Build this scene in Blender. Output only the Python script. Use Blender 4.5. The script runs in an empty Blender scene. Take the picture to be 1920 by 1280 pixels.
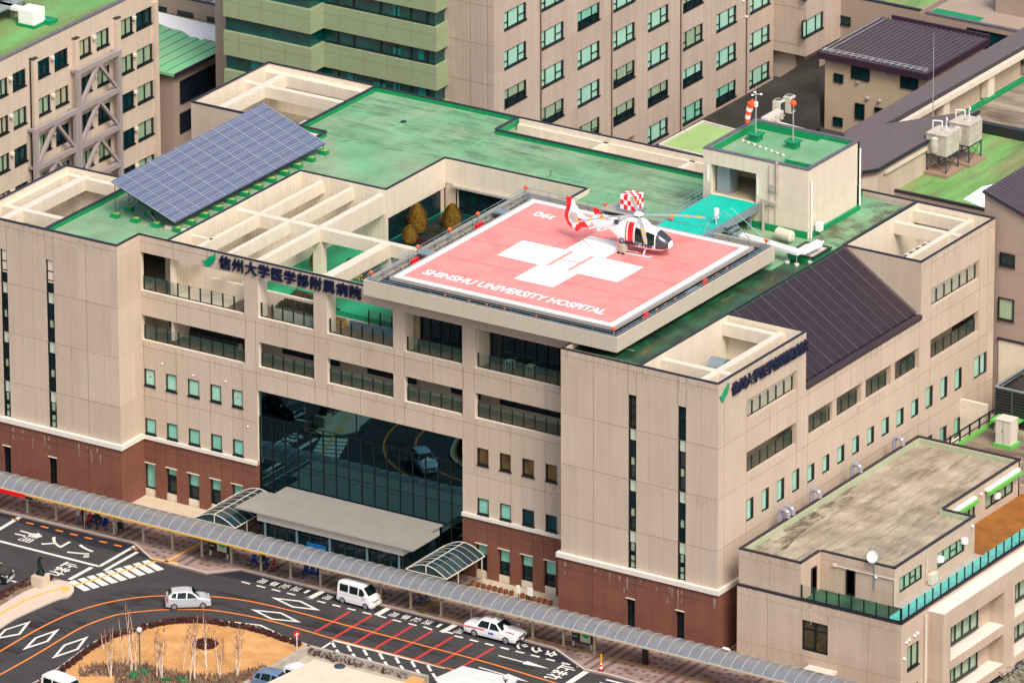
import bpy, bmesh, math, random
from mathutils import Vector, Matrix
random.seed(7)
sc = bpy.context.scene
COL = sc.collection
# ------------------------------------------------------------------ camera
F, YAW, PIT, ROLL = 16933.57, -0.56262, 0.37686, -0.00084
CX, CY, CZ, PX, PY = 320.08622, -527.47642, 266.00223, 116.25, 68.45
def cam_axes():
    f = Vector((math.sin(YAW)*math.cos(PIT), math.cos(YAW)*math.cos(PIT), -math.sin(PIT)))
    r = Vector((math.cos(YAW), -math.sin(YAW), 0)); u = r.cross(f)
    return r*math.cos(ROLL)+u*math.sin(ROLL), -r*math.sin(ROLL)+u*math.cos(ROLL), f
RV, UV, FV = cam_axes()
C0 = Vector((CX, CY, CZ))
cd = bpy.data.cameras.new("camera"); cam = bpy.data.objects.new("camera", cd); COL.objects.link(cam)
cd.sensor_width = 36.0; cd.lens = F*36.0/1920.0; cd.shift_x = -PX/1920.0; cd.shift_y = PY/1920.0
cd.clip_start = 5.0; cd.clip_end = 4000.0
m3 = Matrix((RV, UV, -FV)).transposed()
cam.matrix_world = Matrix.Translation(C0) @ m3.to_4x4()
sc.camera = cam
# ------------------------------------------------------------------ light
SUN_EL, SUN_AZ = 50.0, 124.0       # azimuth clockwise from +Y : light from the right, a little in front
world = bpy.data.worlds.new("World"); sc.world = world; world.use_nodes = True
nt = world.node_tree; bg = nt.nodes["Background"]
sky = nt.nodes.new("ShaderNodeTexSky"); sky.sky_type = 'NISHITA'; sky.sun_disc = False
sky.sun_elevation = math.radians(SUN_EL); sky.sun_rotation = math.radians(SUN_AZ)
sky.air_density = 1.0; sky.dust_density = 5.0; sky.ozone_density = 0.4
nt.links.new(sky.outputs[0], bg.inputs[0]); bg.inputs[1].default_value = 0.11
sd = bpy.data.lights.new("sun", 'SUN'); sd.energy = 1.4; sd.angle = math.radians(20); sd.color = (1.0, 0.95, 0.88)
sun = bpy.data.objects.new("sun", sd); COL.objects.link(sun)
sdir = Vector((math.sin(math.radians(SUN_AZ))*math.cos(math.radians(SUN_EL)), math.cos(math.radians(SUN_AZ))*math.cos(math.radians(SUN_EL)), math.sin(math.radians(SUN_EL))))
sun.rotation_euler = sdir.to_track_quat('Z', 'Y').to_euler(); sun.location = (60, -60, 120)
vs = sc.view_settings
vs.view_transform = 'Standard'; vs.look = 'None'; vs.exposure = 0.78; vs.gamma = 1.0
sc.cycles.max_bounces = 6; sc.cycles.diffuse_bounces = 3; sc.cycles.glossy_bounces = 3; sc.cycles.transmission_bounces = 4
# ------------------------------------------------------------------ survey helpers: sight lines to planes of known height / depth
def ray(u, v):
    return (RV*((u-960-PX)/F) + UV*(-(v-640-PY)/F) + FV)
def on(u, v, ax, val):
    r = ray(u, v); t = (val-C0[ax])/r[ax]; return C0+r*t
def GZ(u, v, z): p = on(u, v, 2, z); return (p.x, p.y)
def GY(u, v, y): p = on(u, v, 1, y); return (p.x, p.z)
def GX(u, v, x): p = on(u, v, 0, x); return (p.y, p.z)
def along(u, p, ax):
    """coordinate on axis ax, through point p, that is seen in column u"""
    k = (u-960-PX)/F
    n = RV - FV*k                      # plane of the column: n.(P-C)=0
    d = Vector(p)-C0
    others = sum(n[i]*d[i] for i in range(3) if i != ax)
    return C0[ax] - others/n[ax]
def zs(ox, oy, s, pts): return [(ox+a/s, oy+b/s) for a, b in pts]
def zpoly(pts, z): return [GZ(a, b, z) for a, b in pts]
# ------------------------------------------------------------------ materials
MATS = {}
def mat(name, col, rough=0.7, metal=0.0, var=0.0, vscale=1.0, col2=None, bump=0.0, bscale=20.0, streak=0.0, alpha=1.0, spec=0.5, stretch=None, trans=0.0, fine=0.0, coat=0.0, det=6, panel=None):
    if name in MATS: return MATS[name]
    m = bpy.data.materials.new(name); m.use_nodes = True; n = m.node_tree.nodes; l = m.node_tree.links
    b = n["Principled BSDF"]
    b.inputs["Base Color"].default_value = (*col, 1); b.inputs["Roughness"].default_value = rough
    b.inputs["Metallic"].default_value = metal; b.inputs["Specular IOR Level"].default_value = spec
    b.inputs["Alpha"].default_value = alpha; b.inputs["Transmission Weight"].default_value = trans
    b.inputs["Coat Weight"].default_value = coat
    tc = n.new("ShaderNodeTexCoord"); src = tc.outputs["Object"]
    if stretch:
        mp = n.new("ShaderNodeMapping"); mp.inputs["Scale"].default_value = stretch; l.new(src, mp.inputs[0]); src = mp.outputs[0]
    last = None
    def rgb(c): 
        x = n.new("ShaderNodeRGB"); x.outputs[0].default_value = (*c, 1); return x.outputs[0]
    def mix(a, bb, fac, mode='MIX'):
        x = n.new("ShaderNodeMix"); x.data_type = 'RGBA'; x.blend_type = mode
        l.new(a, x.inputs[6]); l.new(bb, x.inputs[7])
        if isinstance(fac, float): x.inputs[0].default_value = fac
        else: l.new(fac, x.inputs[0])
        return x.outputs[2]
    def noise(scale, detail=6, rg=0.6, s=None):
        x = n.new("ShaderNodeTexNoise"); x.inputs["Scale"].default_value = scale; x.inputs["Detail"].default_value = detail; x.inputs["Roughness"].default_value = rg
        l.new(s or src, x.inputs["Vector"]); return x.outputs[0]
    def ramp(a, lo, hi):
        x = n.new("ShaderNodeMapRange"); x.inputs[1].default_value = lo; x.inputs[2].default_value = hi; l.new(a, x.inputs[0]); return x.outputs[0]
    if var > 0 or col2 or fine or streak:
        last = rgb(col)
        if panel:
            sp_ = n.new("ShaderNodeVectorMath"); sp_.operation = 'DIVIDE'; sp_.inputs[1].default_value = panel; l.new(tc.outputs["Object"], sp_.inputs[0])
            fl_ = n.new("ShaderNodeVectorMath"); fl_.operation = 'FLOOR'; l.new(sp_.outputs[0], fl_.inputs[0])
            wn = n.new("ShaderNodeTexWhiteNoise"); wn.noise_dimensions = '3D'; l.new(fl_.outputs[0], wn.inputs["Vector"])
            x = n.new("ShaderNodeMix"); x.data_type = 'RGBA'; x.inputs[6].default_value = (.945, .935, .925, 1); x.inputs[7].default_value = (1.045, 1.045, 1.05, 1)
            l.new(wn.outputs["Value"], x.inputs[0]); last = mix(last, x.outputs[2], 1.0, 'MULTIPLY')
        if col2: last = mix(last, rgb(col2), ramp(noise(vscale, det, 0.62), 0.40, 0.62))
        if var > 0:
            d = tuple(c*(1-var) for c in (1, 1, 1)); u = tuple(1+var for c in range(3))
            x = n.new("ShaderNodeMix"); x.data_type = 'RGBA'; x.inputs[6].default_value = (*d, 1); x.inputs[7].default_value = (*u, 1)
            l.new(ramp(noise(vscale*1.7, 8, 0.65), 0.3, 0.7), x.inputs[0]); last = mix(last, x.outputs[2], 1.0, 'MULTIPLY')
        if streak > 0:
            mp2 = n.new("ShaderNodeMapping"); mp2.inputs["Scale"].default_value = (2.2, 2.2, 0.12); l.new(tc.outputs["Object"], mp2.inputs[0])
            x = n.new("ShaderNodeMix"); x.data_type = 'RGBA'; x.inputs[6].default_value = (1-streak,)*3+(1,); x.inputs[7].default_value = (1+streak*.5,)*3+(1,)
            l.new(ramp(noise(1.0, 5, 0.6, mp2.outputs[0]), 0.35, 0.6), x.inputs[0]); last = mix(last, x.outputs[2], 1.0, 'MULTIPLY')
        if fine > 0:
            x = n.new("ShaderNodeMix"); x.data_type = 'RGBA'; x.inputs[6].default_value = (1-fine,)*3+(1,); x.inputs[7].default_value = (1+fine,)*3+(1,)
            l.new(ramp(noise(7.0, 3, 0.7, tc.outputs["Object"]), 0.3, 0.7), x.inputs[0]); last = mix(last, x.outputs[2], 1.0, 'MULTIPLY')
        l.new(last, b.inputs["Base Color"])
    if bump > 0:
        bp = n.new("ShaderNodeBump"); bp.inputs["Strength"].default_value = bump; bp.inputs["Distance"].default_value = 0.05
        l.new(noise(bscale, 4), bp.inputs["Height"]); l.new(bp.outputs[0], b.inputs["Normal"])
    MATS[name] = m; return m
WALL = mat('wall_tile_beige', (.52, .425, .335), .75, var=.05, vscale=.25, streak=.045, fine=.06, panel=(3.03, 2.0, 4.08))
WALLT = mat('ward_wall_panel', (.46, .37, .30), .75, var=.05, vscale=.2, streak=.08, fine=.05, panel=(2.1, 2.6, 3.42))
WALL2 = mat('wall_panel_grey_beige', (.50, .39, .30), .75, var=.06, vscale=.3, streak=.055, fine=.06, panel=(3.1, 2.4, 2.2))
WALLY = mat('wall_inner_cream', (.42, .36, .26), .8, var=.04, vscale=.4, streak=.06, fine=.03)
BROWN = mat('wall_tile_brown', (.185, .07, .044), .7, var=.12, vscale=.35, streak=.08, fine=.16, panel=(3.03, 2.0, 1.5))
JOINT = mat('joint_line', (.27, .17, .12), .9)
JOINTB = mat('joint_line_dark', (.07, .022, .014), .9)
BELT = mat('white_stone', (.72, .67, .60), .6, var=.04, vscale=1)
CREAM = mat('cream_paint', (.68, .60, .48), .6, var=.06, vscale=.7, streak=.05)
CAPD = mat('dark_metal_cap', (.030, .028, .038), .35, metal=.3, var=.2, vscale=2)
CAPG = mat('grey_metal_cap', (.16, .15, .17), .45, metal=.3)
BLACK = mat('black_frame', (.008, .011, .013), .3)
ROOFG = mat('green_roof_membrane', (.15, .35, .18), .75, var=.22, vscale=.2, col2=(.23, .33, .20), fine=.12, det=9)
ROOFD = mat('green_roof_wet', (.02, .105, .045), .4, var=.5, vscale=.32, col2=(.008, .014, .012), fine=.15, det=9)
ROOFK = mat('green_upstand', (.0, .24, .085), .5, var=.1, vscale=1)
ROOFC = mat('green_court_paint', (.0, .28, .12), .5, var=.3, vscale=.4, fine=.1)
ROOFL = mat('lime_roof', (.30, .44, .15), .8, var=.12, vscale=.3)
ROOFT = mat('weathered_lime_roof', (.15, .33, .09), .8, var=.35, vscale=.3, col2=(.20, .22, .09), stretch=(1.6, .35, 1), fine=.15)
SNOW = mat('snow', (.95, .95, .95), .9)
MINT = mat('mint_blind', (.22, .54, .42), .12, var=.10, vscale=.8, coat=.6)
MINTL = mat('pale_mint_blind', (.36, .66, .52), .10, var=.08, vscale=.8, coat=.6)
SAGE = mat('sage_curtain', (.30, .42, .28), .18, var=.25, vscale=2.5, stretch=(6, 6, .2), coat=.5)
DARKG = mat('dark_glass', (.006, .02, .024), .05, var=.5, vscale=1.2, spec=.45)
DARKB = mat('dark_room_glass', (.05, .04, .02), .06, var=.7, vscale=1.0, spec=.7)
TEALG = mat('teal_glass', (.0, .03, .036), .06, var=.6, vscale=.6, spec=.5)
MIRR = mat('mirror_glass', (.05, .125, .145), .012, metal=1.0)
RAILG = mat('rail_glass', (.10, .20, .16), .08, alpha=.16, spec=.4)
FLOORB = mat('brown_deck', (.20, .085, .04), .7, var=.25, vscale=1.2, fine=.1)
CONC = mat('concrete', (.38, .35, .30), .85, var=.15, vscale=.8, fine=.08)
CONCD = mat('stained_concrete', (.42, .355, .265), .9, var=.18, vscale=.35, col2=(.28, .23, .165), fine=.12, det=9)
STEEL = mat('galvanised_steel', (.30, .38, .42), .45, metal=.5, var=.1, vscale=2)
STEELD = mat('dark_steel', (.05, .075, .09), .45, metal=.4)
WHITE = mat('white_paint', (.82, .82, .80), .5)
OFFW = mat('off_white', (.60, .56, .48), .6, var=.06, vscale=2)
PINK = mat('pad_pink', (.84, .265, .245), .65, var=.09, vscale=.35, fine=.05)
PADW = mat('pad_white', (.88, .86, .82), .6, var=.03, vscale=1)
PADE = mat('pad_edge', (.34, .32, .29), .6, var=.08, vscale=1)
PADR = mat('pad_red_line', (.75, .10, .09), .6)
RED = mat('red_paint', (.72, .008, .012), .35)
ORANGE = mat('orange_lamp', (.75, .10, .02), .35)
TEAL = mat('teal_deck_paint', (.0, .48, .36), .55, var=.12, vscale=.6)
SOLAR = mat('solar_cell', (.125, .15, .225), .3, var=.16, vscale=.9, stretch=(1, 6, 1), coat=.6)
ALU = mat('aluminium', (.62, .64, .68), .35, metal=.6)
LOUV = mat('plum_metal', (.075, .052, .066), .45, metal=.35, var=.15, vscale=1)
METR = mat('grey_purple_metal_roof', (.115, .092, .108), .4, metal=.35, var=.12, vscale=.6)
METS = mat('mauve_shingle_roof', (.125, .098, .100), .7, var=.08, vscale=1)
ASPH = mat('asphalt', (.042, .038, .039), .85, var=.22, vscale=.35, fine=.16)
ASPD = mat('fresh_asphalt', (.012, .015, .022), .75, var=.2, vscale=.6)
PAVE = mat('paving_pink', (.33, .225, .20), .85, var=.12, vscale=.6, fine=.1)
PAVD = mat('paving_dark', (.16, .10, .085), .85, var=.15, vscale=.9, fine=.1)
PAVT = mat('paving_terrace', (.55, .46, .33), .8, var=.1, vscale=1.2, fine=.05)
ISLE = mat('island_concrete', (.60, .47, .37), .8, var=.06, vscale=.6, fine=.04)
KERB = mat('kerb_stone', (.55, .50, .42), .85, var=.1, vscale=1)
RWHITE = mat('road_white', (.70, .68, .62), .7, var=.14, vscale=2.5)
RYEL = mat('tactile_yellow', (.75, .42, .10), .75, var=.12, vscale=3)
RYELD = mat('worn_yellow', (.38, .21, .06), .8, var=.2, vscale=3)
RORG = mat('road_orange', (.78, .22, .035), .7, var=.1, vscale=2)
RRED = mat('road_red', (.45, .035, .03), .75, var=.2, vscale=2)
LAWN = mat('dry_lawn', (.62, .33, .12), .95, var=.16, vscale=.5, fine=.2, col2=(.50, .25, .085))
SHRUB = mat('dead_groundcover', (.17, .10, .07), .95, var=.5, vscale=1.6, col2=(.28, .19, .13), fine=.3)
HEDGE = mat('maroon_hedge', (.055, .014, .010), .9, var=.5, vscale=4)
HEDGG = mat('green_leaf', (.02, .20, .07), .8, var=.4, vscale=3)
CONIF = mat('golden_conifer', (.24, .13, .010), .9, var=.6, vscale=5, fine=.3)
SHRUBD = mat('dark_shrub', (.035, .028, .012), .9, var=.5, vscale=2)
BIRCH = mat('birch_bark', (.80, .70, .58), .8, var=.25, vscale=6)
TWIG = mat('birch_twig', (.16, .045, .03), .9)
NAVY = mat('navy_letter', (.006, .012, .045), .35)
LOGOG = mat('emblem_green', (.0, .30, .13), .3, var=.3, vscale=3)
PLAST = mat('poly_sheet', (.25, .26, .275), .28, metal=.35, var=.14, vscale=.8, coat=.3)
BLUEP = mat('blue_plastic', (.006, .03, .20), .35)
TYRE = mat('tyre_rubber', (.012, .012, .013), .8)
RIM = mat('wheel_rim', (.50, .50, .52), .3, metal=.7)
CARS = mat('silver_car_paint', (.60, .65, .69), .25, metal=.35, coat=.8)
CARW = mat('white_car_paint', (.84, .84, .84), .22, coat=.8)
CARK = mat('black_car_paint', (.010, .012, .016), .2, coat=.8)
CARB = mat('blue_grey_car_paint', (.16, .26, .40), .3, metal=.3, coat=.7)
CGLS = mat('car_glass', (.004, .012, .012), .08, spec=.35)
TERRA = mat('terracotta', (.20, .055, .02), .8)
SKIN = mat('skin', (.55, .32, .22), .6)
HAIR = mat('dark_hair', (.015, .012, .01), .6)
CLOTHK = mat('dark_clothes', (.012, .016, .03), .85)
CLOTHR = mat('red_clothes', (.30, .012, .015), .85)
CLOTHB = mat('denim_clothes', (.05, .09, .17), .85)
CLOTHW = mat('pale_clothes', (.60, .55, .50), .85)
GBBAND = mat('sage_panel', (.27, .33, .19), .6, var=.07, vscale=.5, fine=.03)
GBCONC = mat('dark_teal_shade', (.0, .055, .05), .25, var=.5, vscale=.5, spec=.7)
STAINR = mat('mud_stained_roof', (.34, .29, .21), .9, var=.3, vscale=.25, col2=(.12, .085, .06), stretch=(.5, 1.6, 1), fine=.15, det=9)
ORNG = mat('ochre_terrace', (.30, .11, .012), .8, var=.22, vscale=.5, fine=.18, col2=(.24, .085, .012))
POOLT = mat('turquoise_gutter', (.10, .62, .56), .4, var=.15, vscale=1.5, stretch=(1, .3, 1))
GREENB = mat('bright_green_metal', (.13, .45, .08), .5)
LILAC = mat('lilac_duct', (.38, .38, .46), .35, metal=.3)
# ------------------------------------------------------------------ mesh helper
class MB:
    def __init__(s): s.v = []; s.f = []; s.mi = []
    def face(s, pts, mi=0):
        b = len(s.v); s.v += [tuple(p) for p in pts]; s.f.append(tuple(range(b, b+len(pts)))); s.mi.append(mi)
    def box(s, x0, x1, y0, y1, z0, z1, mi=0):
        if x0 > x1: x0, x1 = x1, x0
        if y0 > y1: y0, y1 = y1, y0
        if z0 > z1: z0, z1 = z1, z0
        b = len(s.v)
        s.v += [(x0, y0, z0), (x1, y0, z0), (x1, y1, z0), (x0, y1, z0), (x0, y0, z1), (x1, y0, z1), (x1, y1, z1), (x0, y1, z1)]
        for q in ((0, 3, 2, 1), (4, 5, 6, 7), (0, 1, 5, 4), (1, 2, 6, 5), (2, 3, 7, 6), (3, 0, 4, 7)):
            s.f.append(tuple(b+i for i in q)); s.mi.append(mi)
    def obox(s, c, dx, dy, dz, ang=0.0, mi=0, tilt=None):
        """box centred at c with sizes, rotated ang about z"""
        M = Matrix.Rotation(ang, 3, 'Z')
        if tilt: M = M @ tilt
        b = len(s.v); c = Vector(c)
        for k in (-1, 1):
            for i, j in ((-1, -1), (1, -1), (1, 1), (-1, 1)):
                s.v.append(tuple(c + M @ Vector((i*dx/2, j*dy/2, k*dz/2))))
        for q in ((0, 3, 2, 1), (4, 5, 6, 7), (0, 1, 5, 4), (1, 2, 6, 5), (2, 3, 7, 6), (3, 0, 4, 7)):
            s.f.append(tuple(b+i for i in q)); s.mi.append(mi)
    def prism(s, poly, z0, z1, mi=0, top_mi=None):
        a = sum(poly[i][0]*poly[(i+1) % len(poly)][1]-poly[(i+1) % len(poly)][0]*poly[i][1] for i in range(len(poly)))
        if a < 0: poly = poly[::-1]
        n = len(poly); b = len(s.v)
        s.v += [(p[0], p[1], z0) for p in poly]+[(p[0], p[1], z1) for p in poly]
        s.f.append(tuple(b+i for i in reversed(range(n)))); s.mi.append(mi)
        s.f.append(tuple(b+n+i for i in range(n))); s.mi.append(mi if top_mi is None else top_mi)
        for i in range(n):
            j = (i+1) % n; s.f.append((b+i, b+j, b+n+j, b+n+i)); s.mi.append(mi)
    def sheet(s, poly, z, mi=0):
        a = sum(poly[i][0]*poly[(i+1) % len(poly)][1]-poly[(i+1) % len(poly)][0]*poly[i][1] for i in range(len(poly)))
        if a < 0: poly = poly[::-1]
        s.face([(p[0], p[1], z) for p in poly], mi)
    def tube(s, p, q, r, n=8, r2=None, mi=0, caps=True):
        p = Vector(p); q = Vector(q); d = q-p
        if d.length < 1e-6: return
        r2 = r if r2 is None else r2
        u = d.orthogonal().normalized(); w = d.normalized().cross(u); b = len(s.v)
        for c, rr in ((p, r), (q, r2)):
            for i in range(n):
                a = 2*math.pi*i/n; s.v.append(tuple(c+(u*math.cos(a)+w*math.sin(a))*rr))
        for i in range(n):
            j = (i+1) % n; s.f.append((b+i, b+j, b+n+j, b+n+i)); s.mi.append(mi)
        if caps:
            s.f.append(tuple(b+i for i in reversed(range(n)))); s.mi.append(mi)
            s.f.append(tuple(b+n+i for i in range(n))); s.mi.append(mi)
    def path(s, pts, r, n=6, mi=0):
        for a, b in zip(pts, pts[1:]): s.tube(a, b, r, n, mi=mi)
    def lathe(s, c, prof, n=16, mi=0):
        b = len(s.v); c = Vector(c)
        for r, z in prof:
            for i in range(n):
                a = 2*math.pi*i/n; s.v.append((c.x+r*math.cos(a), c.y+r*math.sin(a), c.z+z))
        for k in range(len(prof)-1):
            for i in range(n):
                j = (i+1) % n; s.f.append((b+k*n+i, b+k*n+j, b+(k+1)*n+j, b+(k+1)*n+i)); s.mi.append(mi)
        s.f.append(tuple(b+i for i in reversed(range(n)))); s.mi.append(mi)
        s.f.append(tuple(b+(len(prof)-1)*n+i for i in range(n))); s.mi.append(mi)
    def loft(s, rings, mi=0, caps=True):
        n = len(rings[0]); b = len(s.v)
        for r in rings: s.v += [tuple(p) for p in r]
        for k in range(len(rings)-1):
            for i in range(n):
                j = (i+1) % n; s.f.append((b+k*n+i, b+k*n+j, b+(k+1)*n+j, b+(k+1)*n+i)); s.mi.append(mi)
        if caps:
            s.f.append(tuple(b+i for i in reversed(range(n)))); s.mi.append(mi)
            s.f.append(tuple(b+(len(rings)-1)*n+i for i in range(n))); s.mi.append(mi)
    def strip(s, pts, w, z, mi=0):
        """flat ribbon along 2d points"""
        L = []; R = []
        for i, p in enumerate(pts):
            a = Vector(pts[max(0, i-1)]); c = Vector(pts[min(len(pts)-1, i+1)]); d = (c-a).normalized(); n_ = Vector((-d.y, d.x))*w/2
            L.append(Vector(p)+n_); R.append(Vector(p)-n_)
        for i in range(len(pts)-1):
            s.face([(*R[i], z), (*R[i+1], z), (*L[i+1], z), (*L[i], z)], mi)
    def split(s, name, mats, parent, **k):
        """one object per primitive added"""
        own = {}
        for fi, f in enumerate(s.f): own.setdefault(s.grp[fi], []).append(fi)
        out = []
        for g_, fs in own.items():
            m = MB(); mp = {}
            for fi in fs:
                m.f.append(tuple(mp.setdefault(i, len(mp)) for i in s.f[fi])); m.mi.append(s.mi[fi])
            m.v = [s.v[i] for i in mp]; out.append(m.build(name, mats, parent, **k))
        return out
    @property
    def grp(s):
        par = list(range(len(s.v)))
        def fd(a):
            while par[a] != a: par[a] = par[par[a]]; a = par[a]
            return a
        key = {}
        for i, p in enumerate(s.v):
            q = (round(p[0], 4), round(p[1], 4), round(p[2], 4))
            if q in key: par[fd(i)] = fd(key[q])
            else: key[q] = i
        for f in s.f:
            for i in f[1:]: par[fd(i)] = fd(f[0])
        return [fd(f[0]) for f in s.f]
    def build(s, name, mats, parent=None, smooth=False, loc=None, fix=False, bevel=0):
        me = bpy.data.meshes.new(name); 
        org = Vector((0, 0, 0))
        if parent is None and loc is not None: org = Vector(loc)
        me.from_pydata([tuple(Vector(v)-org) for v in s.v], [], s.f)
        if not isinstance(mats, (list, tuple)): mats = [mats]
        for m in mats: me.materials.append(m)
        me.polygons.foreach_set('material_index', s.mi)
        if smooth: me.polygons.foreach_set('use_smooth', [True]*len(me.polygons))
        if fix:
            bm = bmesh.new(); bm.from_mesh(me); bmesh.ops.remove_doubles(bm, verts=bm.verts, dist=1e-4); bmesh.ops.recalc_face_normals(bm, faces=bm.faces); bm.to_mesh(me); bm.free()
        me.update()
        o = bpy.data.objects.new(name, me); COL.objects.link(o)
        if parent is not None: attach(o, parent)
        else: o.location = org
        if bevel:
            md = o.modifiers.new('bevel', 'BEVEL'); md.width = bevel; md.segments = 2; md.limit_method = 'ANGLE'
        return o
def worldloc(o):
    p = Vector(o.location)
    while o.parent is not None: o = o.parent; p += Vector(o.location)
    return p
def attach(o, parent):
    o.parent = parent; o.location = -worldloc(parent)
def thing(name, label, cat, loc=(0, 0, 0), group=None):
    o = bpy.data.objects.new(name, None); COL.objects.link(o); o.location = loc; o.empty_display_size = .3
    return tag(o, label, cat, group)
def tag(o, label=None, cat=None, group=None):
    if label: o['label'] = label
    if cat: o['category'] = cat
    if group: o['group'] = group
    return o
def struct(o, kind='structure'):
    o['kind'] = kind; return o
def text_mesh(txt, size=1.0, offset=0.0, extrude=0.0, align='LEFT'):
    cu = bpy.data.curves.new('txt', 'FONT'); cu.body = txt; cu.size = size; cu.offset = offset; cu.extrude = extrude; cu.align_x = align; cu.resolution_u = 3
    o = bpy.data.objects.new('txt', cu); COL.objects.link(o)
    dg = bpy.context.evaluated_depsgraph_get(); me = bpy.data.meshes.new_from_object(o.evaluated_get(dg))
    bpy.data.objects.remove(o); bpy.data.curves.remove(cu)
    return me
def text_obj(name, txt, mtl, origin, xdir, ydir, size, parent=None, offset=0, extrude=0, align='LEFT', sx=1.0):
    me = text_mesh(txt, 1.0, offset, extrude/size if size else 0, align)
    x = Vector(xdir).normalized(); y = Vector(ydir).normalized(); z = x.cross(y)
    M = Matrix.Translation(Vector(origin)) @ Matrix((x*size*sx, y*size, z*size)).transposed().to_4x4()
    me.transform(M); me.materials.clear(); me.materials.append(mtl); me.name = name
    o = bpy.data.objects.new(name, me); COL.objects.link(o)
    if parent is not None: attach(o, parent)
    return o
# walls with openings ------------------------------------------------
def facemap(ax, plane):
    """ax 'F': faces -y at y=plane (depth goes +y); 'R': faces +x at x=plane (depth goes -x); 'B' faces +y; 'L' faces -x"""
    if ax == 'F': return lambda u, d, z: (u, plane+d, z)
    if ax == 'R': return lambda u, d, z: (plane-d, u, z)
    if ax == 'B': return lambda u, d, z: (u, plane-d, z)
    return lambda u, d, z: (plane+d, u, z)
def wall(mb, ax, plane, u0, u1, z0, z1, holes=(), th=.3, mi=0, mr=None):
    fm = facemap(ax, plane); mr = mi if mr is None else mr
    us = sorted({u0, u1, *[min(max(h[0], u0), u1) for h in holes], *[min(max(h[1], u0), u1) for h in holes]})
    zz = sorted({z0, z1, *[min(max(h[2], z0), z1) for h in holes], *[min(max(h[3], z0), z1) for h in holes]})
    def solid(i, j):
        if i < 0 or j < 0 or i >= len(us)-1 or j >= len(zz)-1: return False
        cu = (us[i]+us[i+1])/2; cz = (zz[j]+zz[j+1])/2
        return not any(h[0] < cu < h[1] and h[2] < cz < h[3] for h in holes)
    flip = ax in ('B', 'L')
    def put(p, m=None):
        p = [fm(*q) for q in p]; mb.face(p[::-1] if flip else p, mi if m is None else m)
    for i in range(len(us)-1):
        for j in range(len(zz)-1):
            if not solid(i, j): continue
            a, b, c, d = us[i], us[i+1], zz[j], zz[j+1]
            put([(a, 0, c), (b, 0, c), (b, 0, d), (a, 0, d)])
            put([(b, th, c), (a, th, c), (a, th, d), (b, th, d)])
            if not solid(i-1, j): put([(a, th, c), (a, 0, c), (a, 0, d), (a, th, d)], mr)
            if not solid(i+1, j): put([(b, 0, c), (b, th, c), (b, th, d), (b, 0, d)], mr)
            if not solid(i, j-1): put([(a, th, c), (b, th, c), (b, 0, c), (a, 0, c)], mr)
            if not solid(i, j+1): put([(a, 0, d), (b, 0, d), (b, th, d), (a, th, d)], mr)
def fbox(mb, ax, plane, u0, u1, d0, d1, z0, z1, mi=0):
    fm = facemap(ax, plane); a = fm(u0, d0, z0); b = fm(u1, d1, z1)
    mb.box(a[0], b[0], a[1], b[1], z0, z1, mi)
def window(root, ax, plane, u0, u1, z0, z1, pane=None, rec=.1, fr=.09, mull=(), tr=(), name='window', side=None, sill=None, low=0.0, lowmat=None, blind=1.0, bmat=None):
    """frame object with the pane as its child; mull: vertical bar positions 0..1, tr: (from, to, height) transoms; blind: share of the pane (from the top) closed by a blind"""
    mb = MB()
    s0 = fr if side is None else side
    fbox(mb, ax, plane, u0, u0+fr, rec-.06, rec+.12, z0, z1); fbox(mb, ax, plane, u1-s0, u1, rec-.06, rec+.12, z0, z1)
    fbox(mb, ax, plane, u0+fr, u1-s0, rec-.06, rec+.12, z0, z0+fr*1.3); fbox(mb, ax, plane, u0+fr, u1-s0, rec-.06, rec+.12, z1-fr*.8, z1)
    for m in mull:
        c = u0+(u1-u0)*m; fbox(mb, ax, plane, c-fr*.55, c+fr*.55, rec-.05, rec+.12, z0+fr*1.3, z1-fr*.8)
    for a, b, h in tr:
        zc = z0+(z1-z0)*h; fbox(mb, ax, plane, u0+(u1-u0)*a, u0+(u1-u0)*b, rec-.04, rec+.12, zc-.03, zc+.03)
    if sill: fbox(mb, ax, plane, u0-.03, u1+.06, -.07, rec-.07, z0-.07, z0+.05)
    f = mb.build(name, BLACK, root)
    pane = pane or MINT
    pb = MB(); fbox(pb, ax, plane, u0+.02, u1-.02, rec+.05, rec+.09, z0+.02, z1-.02)
    pb.build('pane', DARKG if blind < 1 else pane, f)
    if blind < 1:
        bb = MB(); fbox(bb, ax, plane, u0+.05, u1-.05, rec+.03, rec+.045, z1-(z1-z0)*blind, z1-.05); bb.build('blind', pane, f)
    return f
def joints(root, ax, plane, hs=(), vs_=(), w=.035, m=None, name='panel_joint'):
    """thin recess lines: hs (z,u0,u1), vs (u,z0,z1)"""
    mb = MB(); fm = facemap(ax, plane)
    for z, a, b in hs: fbox(mb, ax, plane, a, b, -.004, .01, z-w/2, z+w/2)
    for u, a, b in vs_: fbox(mb, ax, plane, u-w/2, u+w/2, -.005, .01, a, b)
    return mb.build(name, m or JOINT, root)
def railing(root, ax, plane, u0, u1, z, n, h=1.15, d=.28, glass=True, first=True):
    mb = MB()
    for i in range(n+1):
        u = u0+(u1-u0)*i/n
        fbox(mb, ax, plane, u-.045, u+.045, d, d+.09, z, z+h)
    fbox(mb, ax, plane, u0, u1, d+.02, d+.07, z+.0, z+.07)
    r = mb.build('balcony_railing', BLACK, root)
    if glass:
        g = MB(); fbox(g, ax, plane, u0, u1, d+.03, d+.05, z+.08, z+h-.02); g.build('glass_panel', RAILG, r)
    return r
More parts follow.
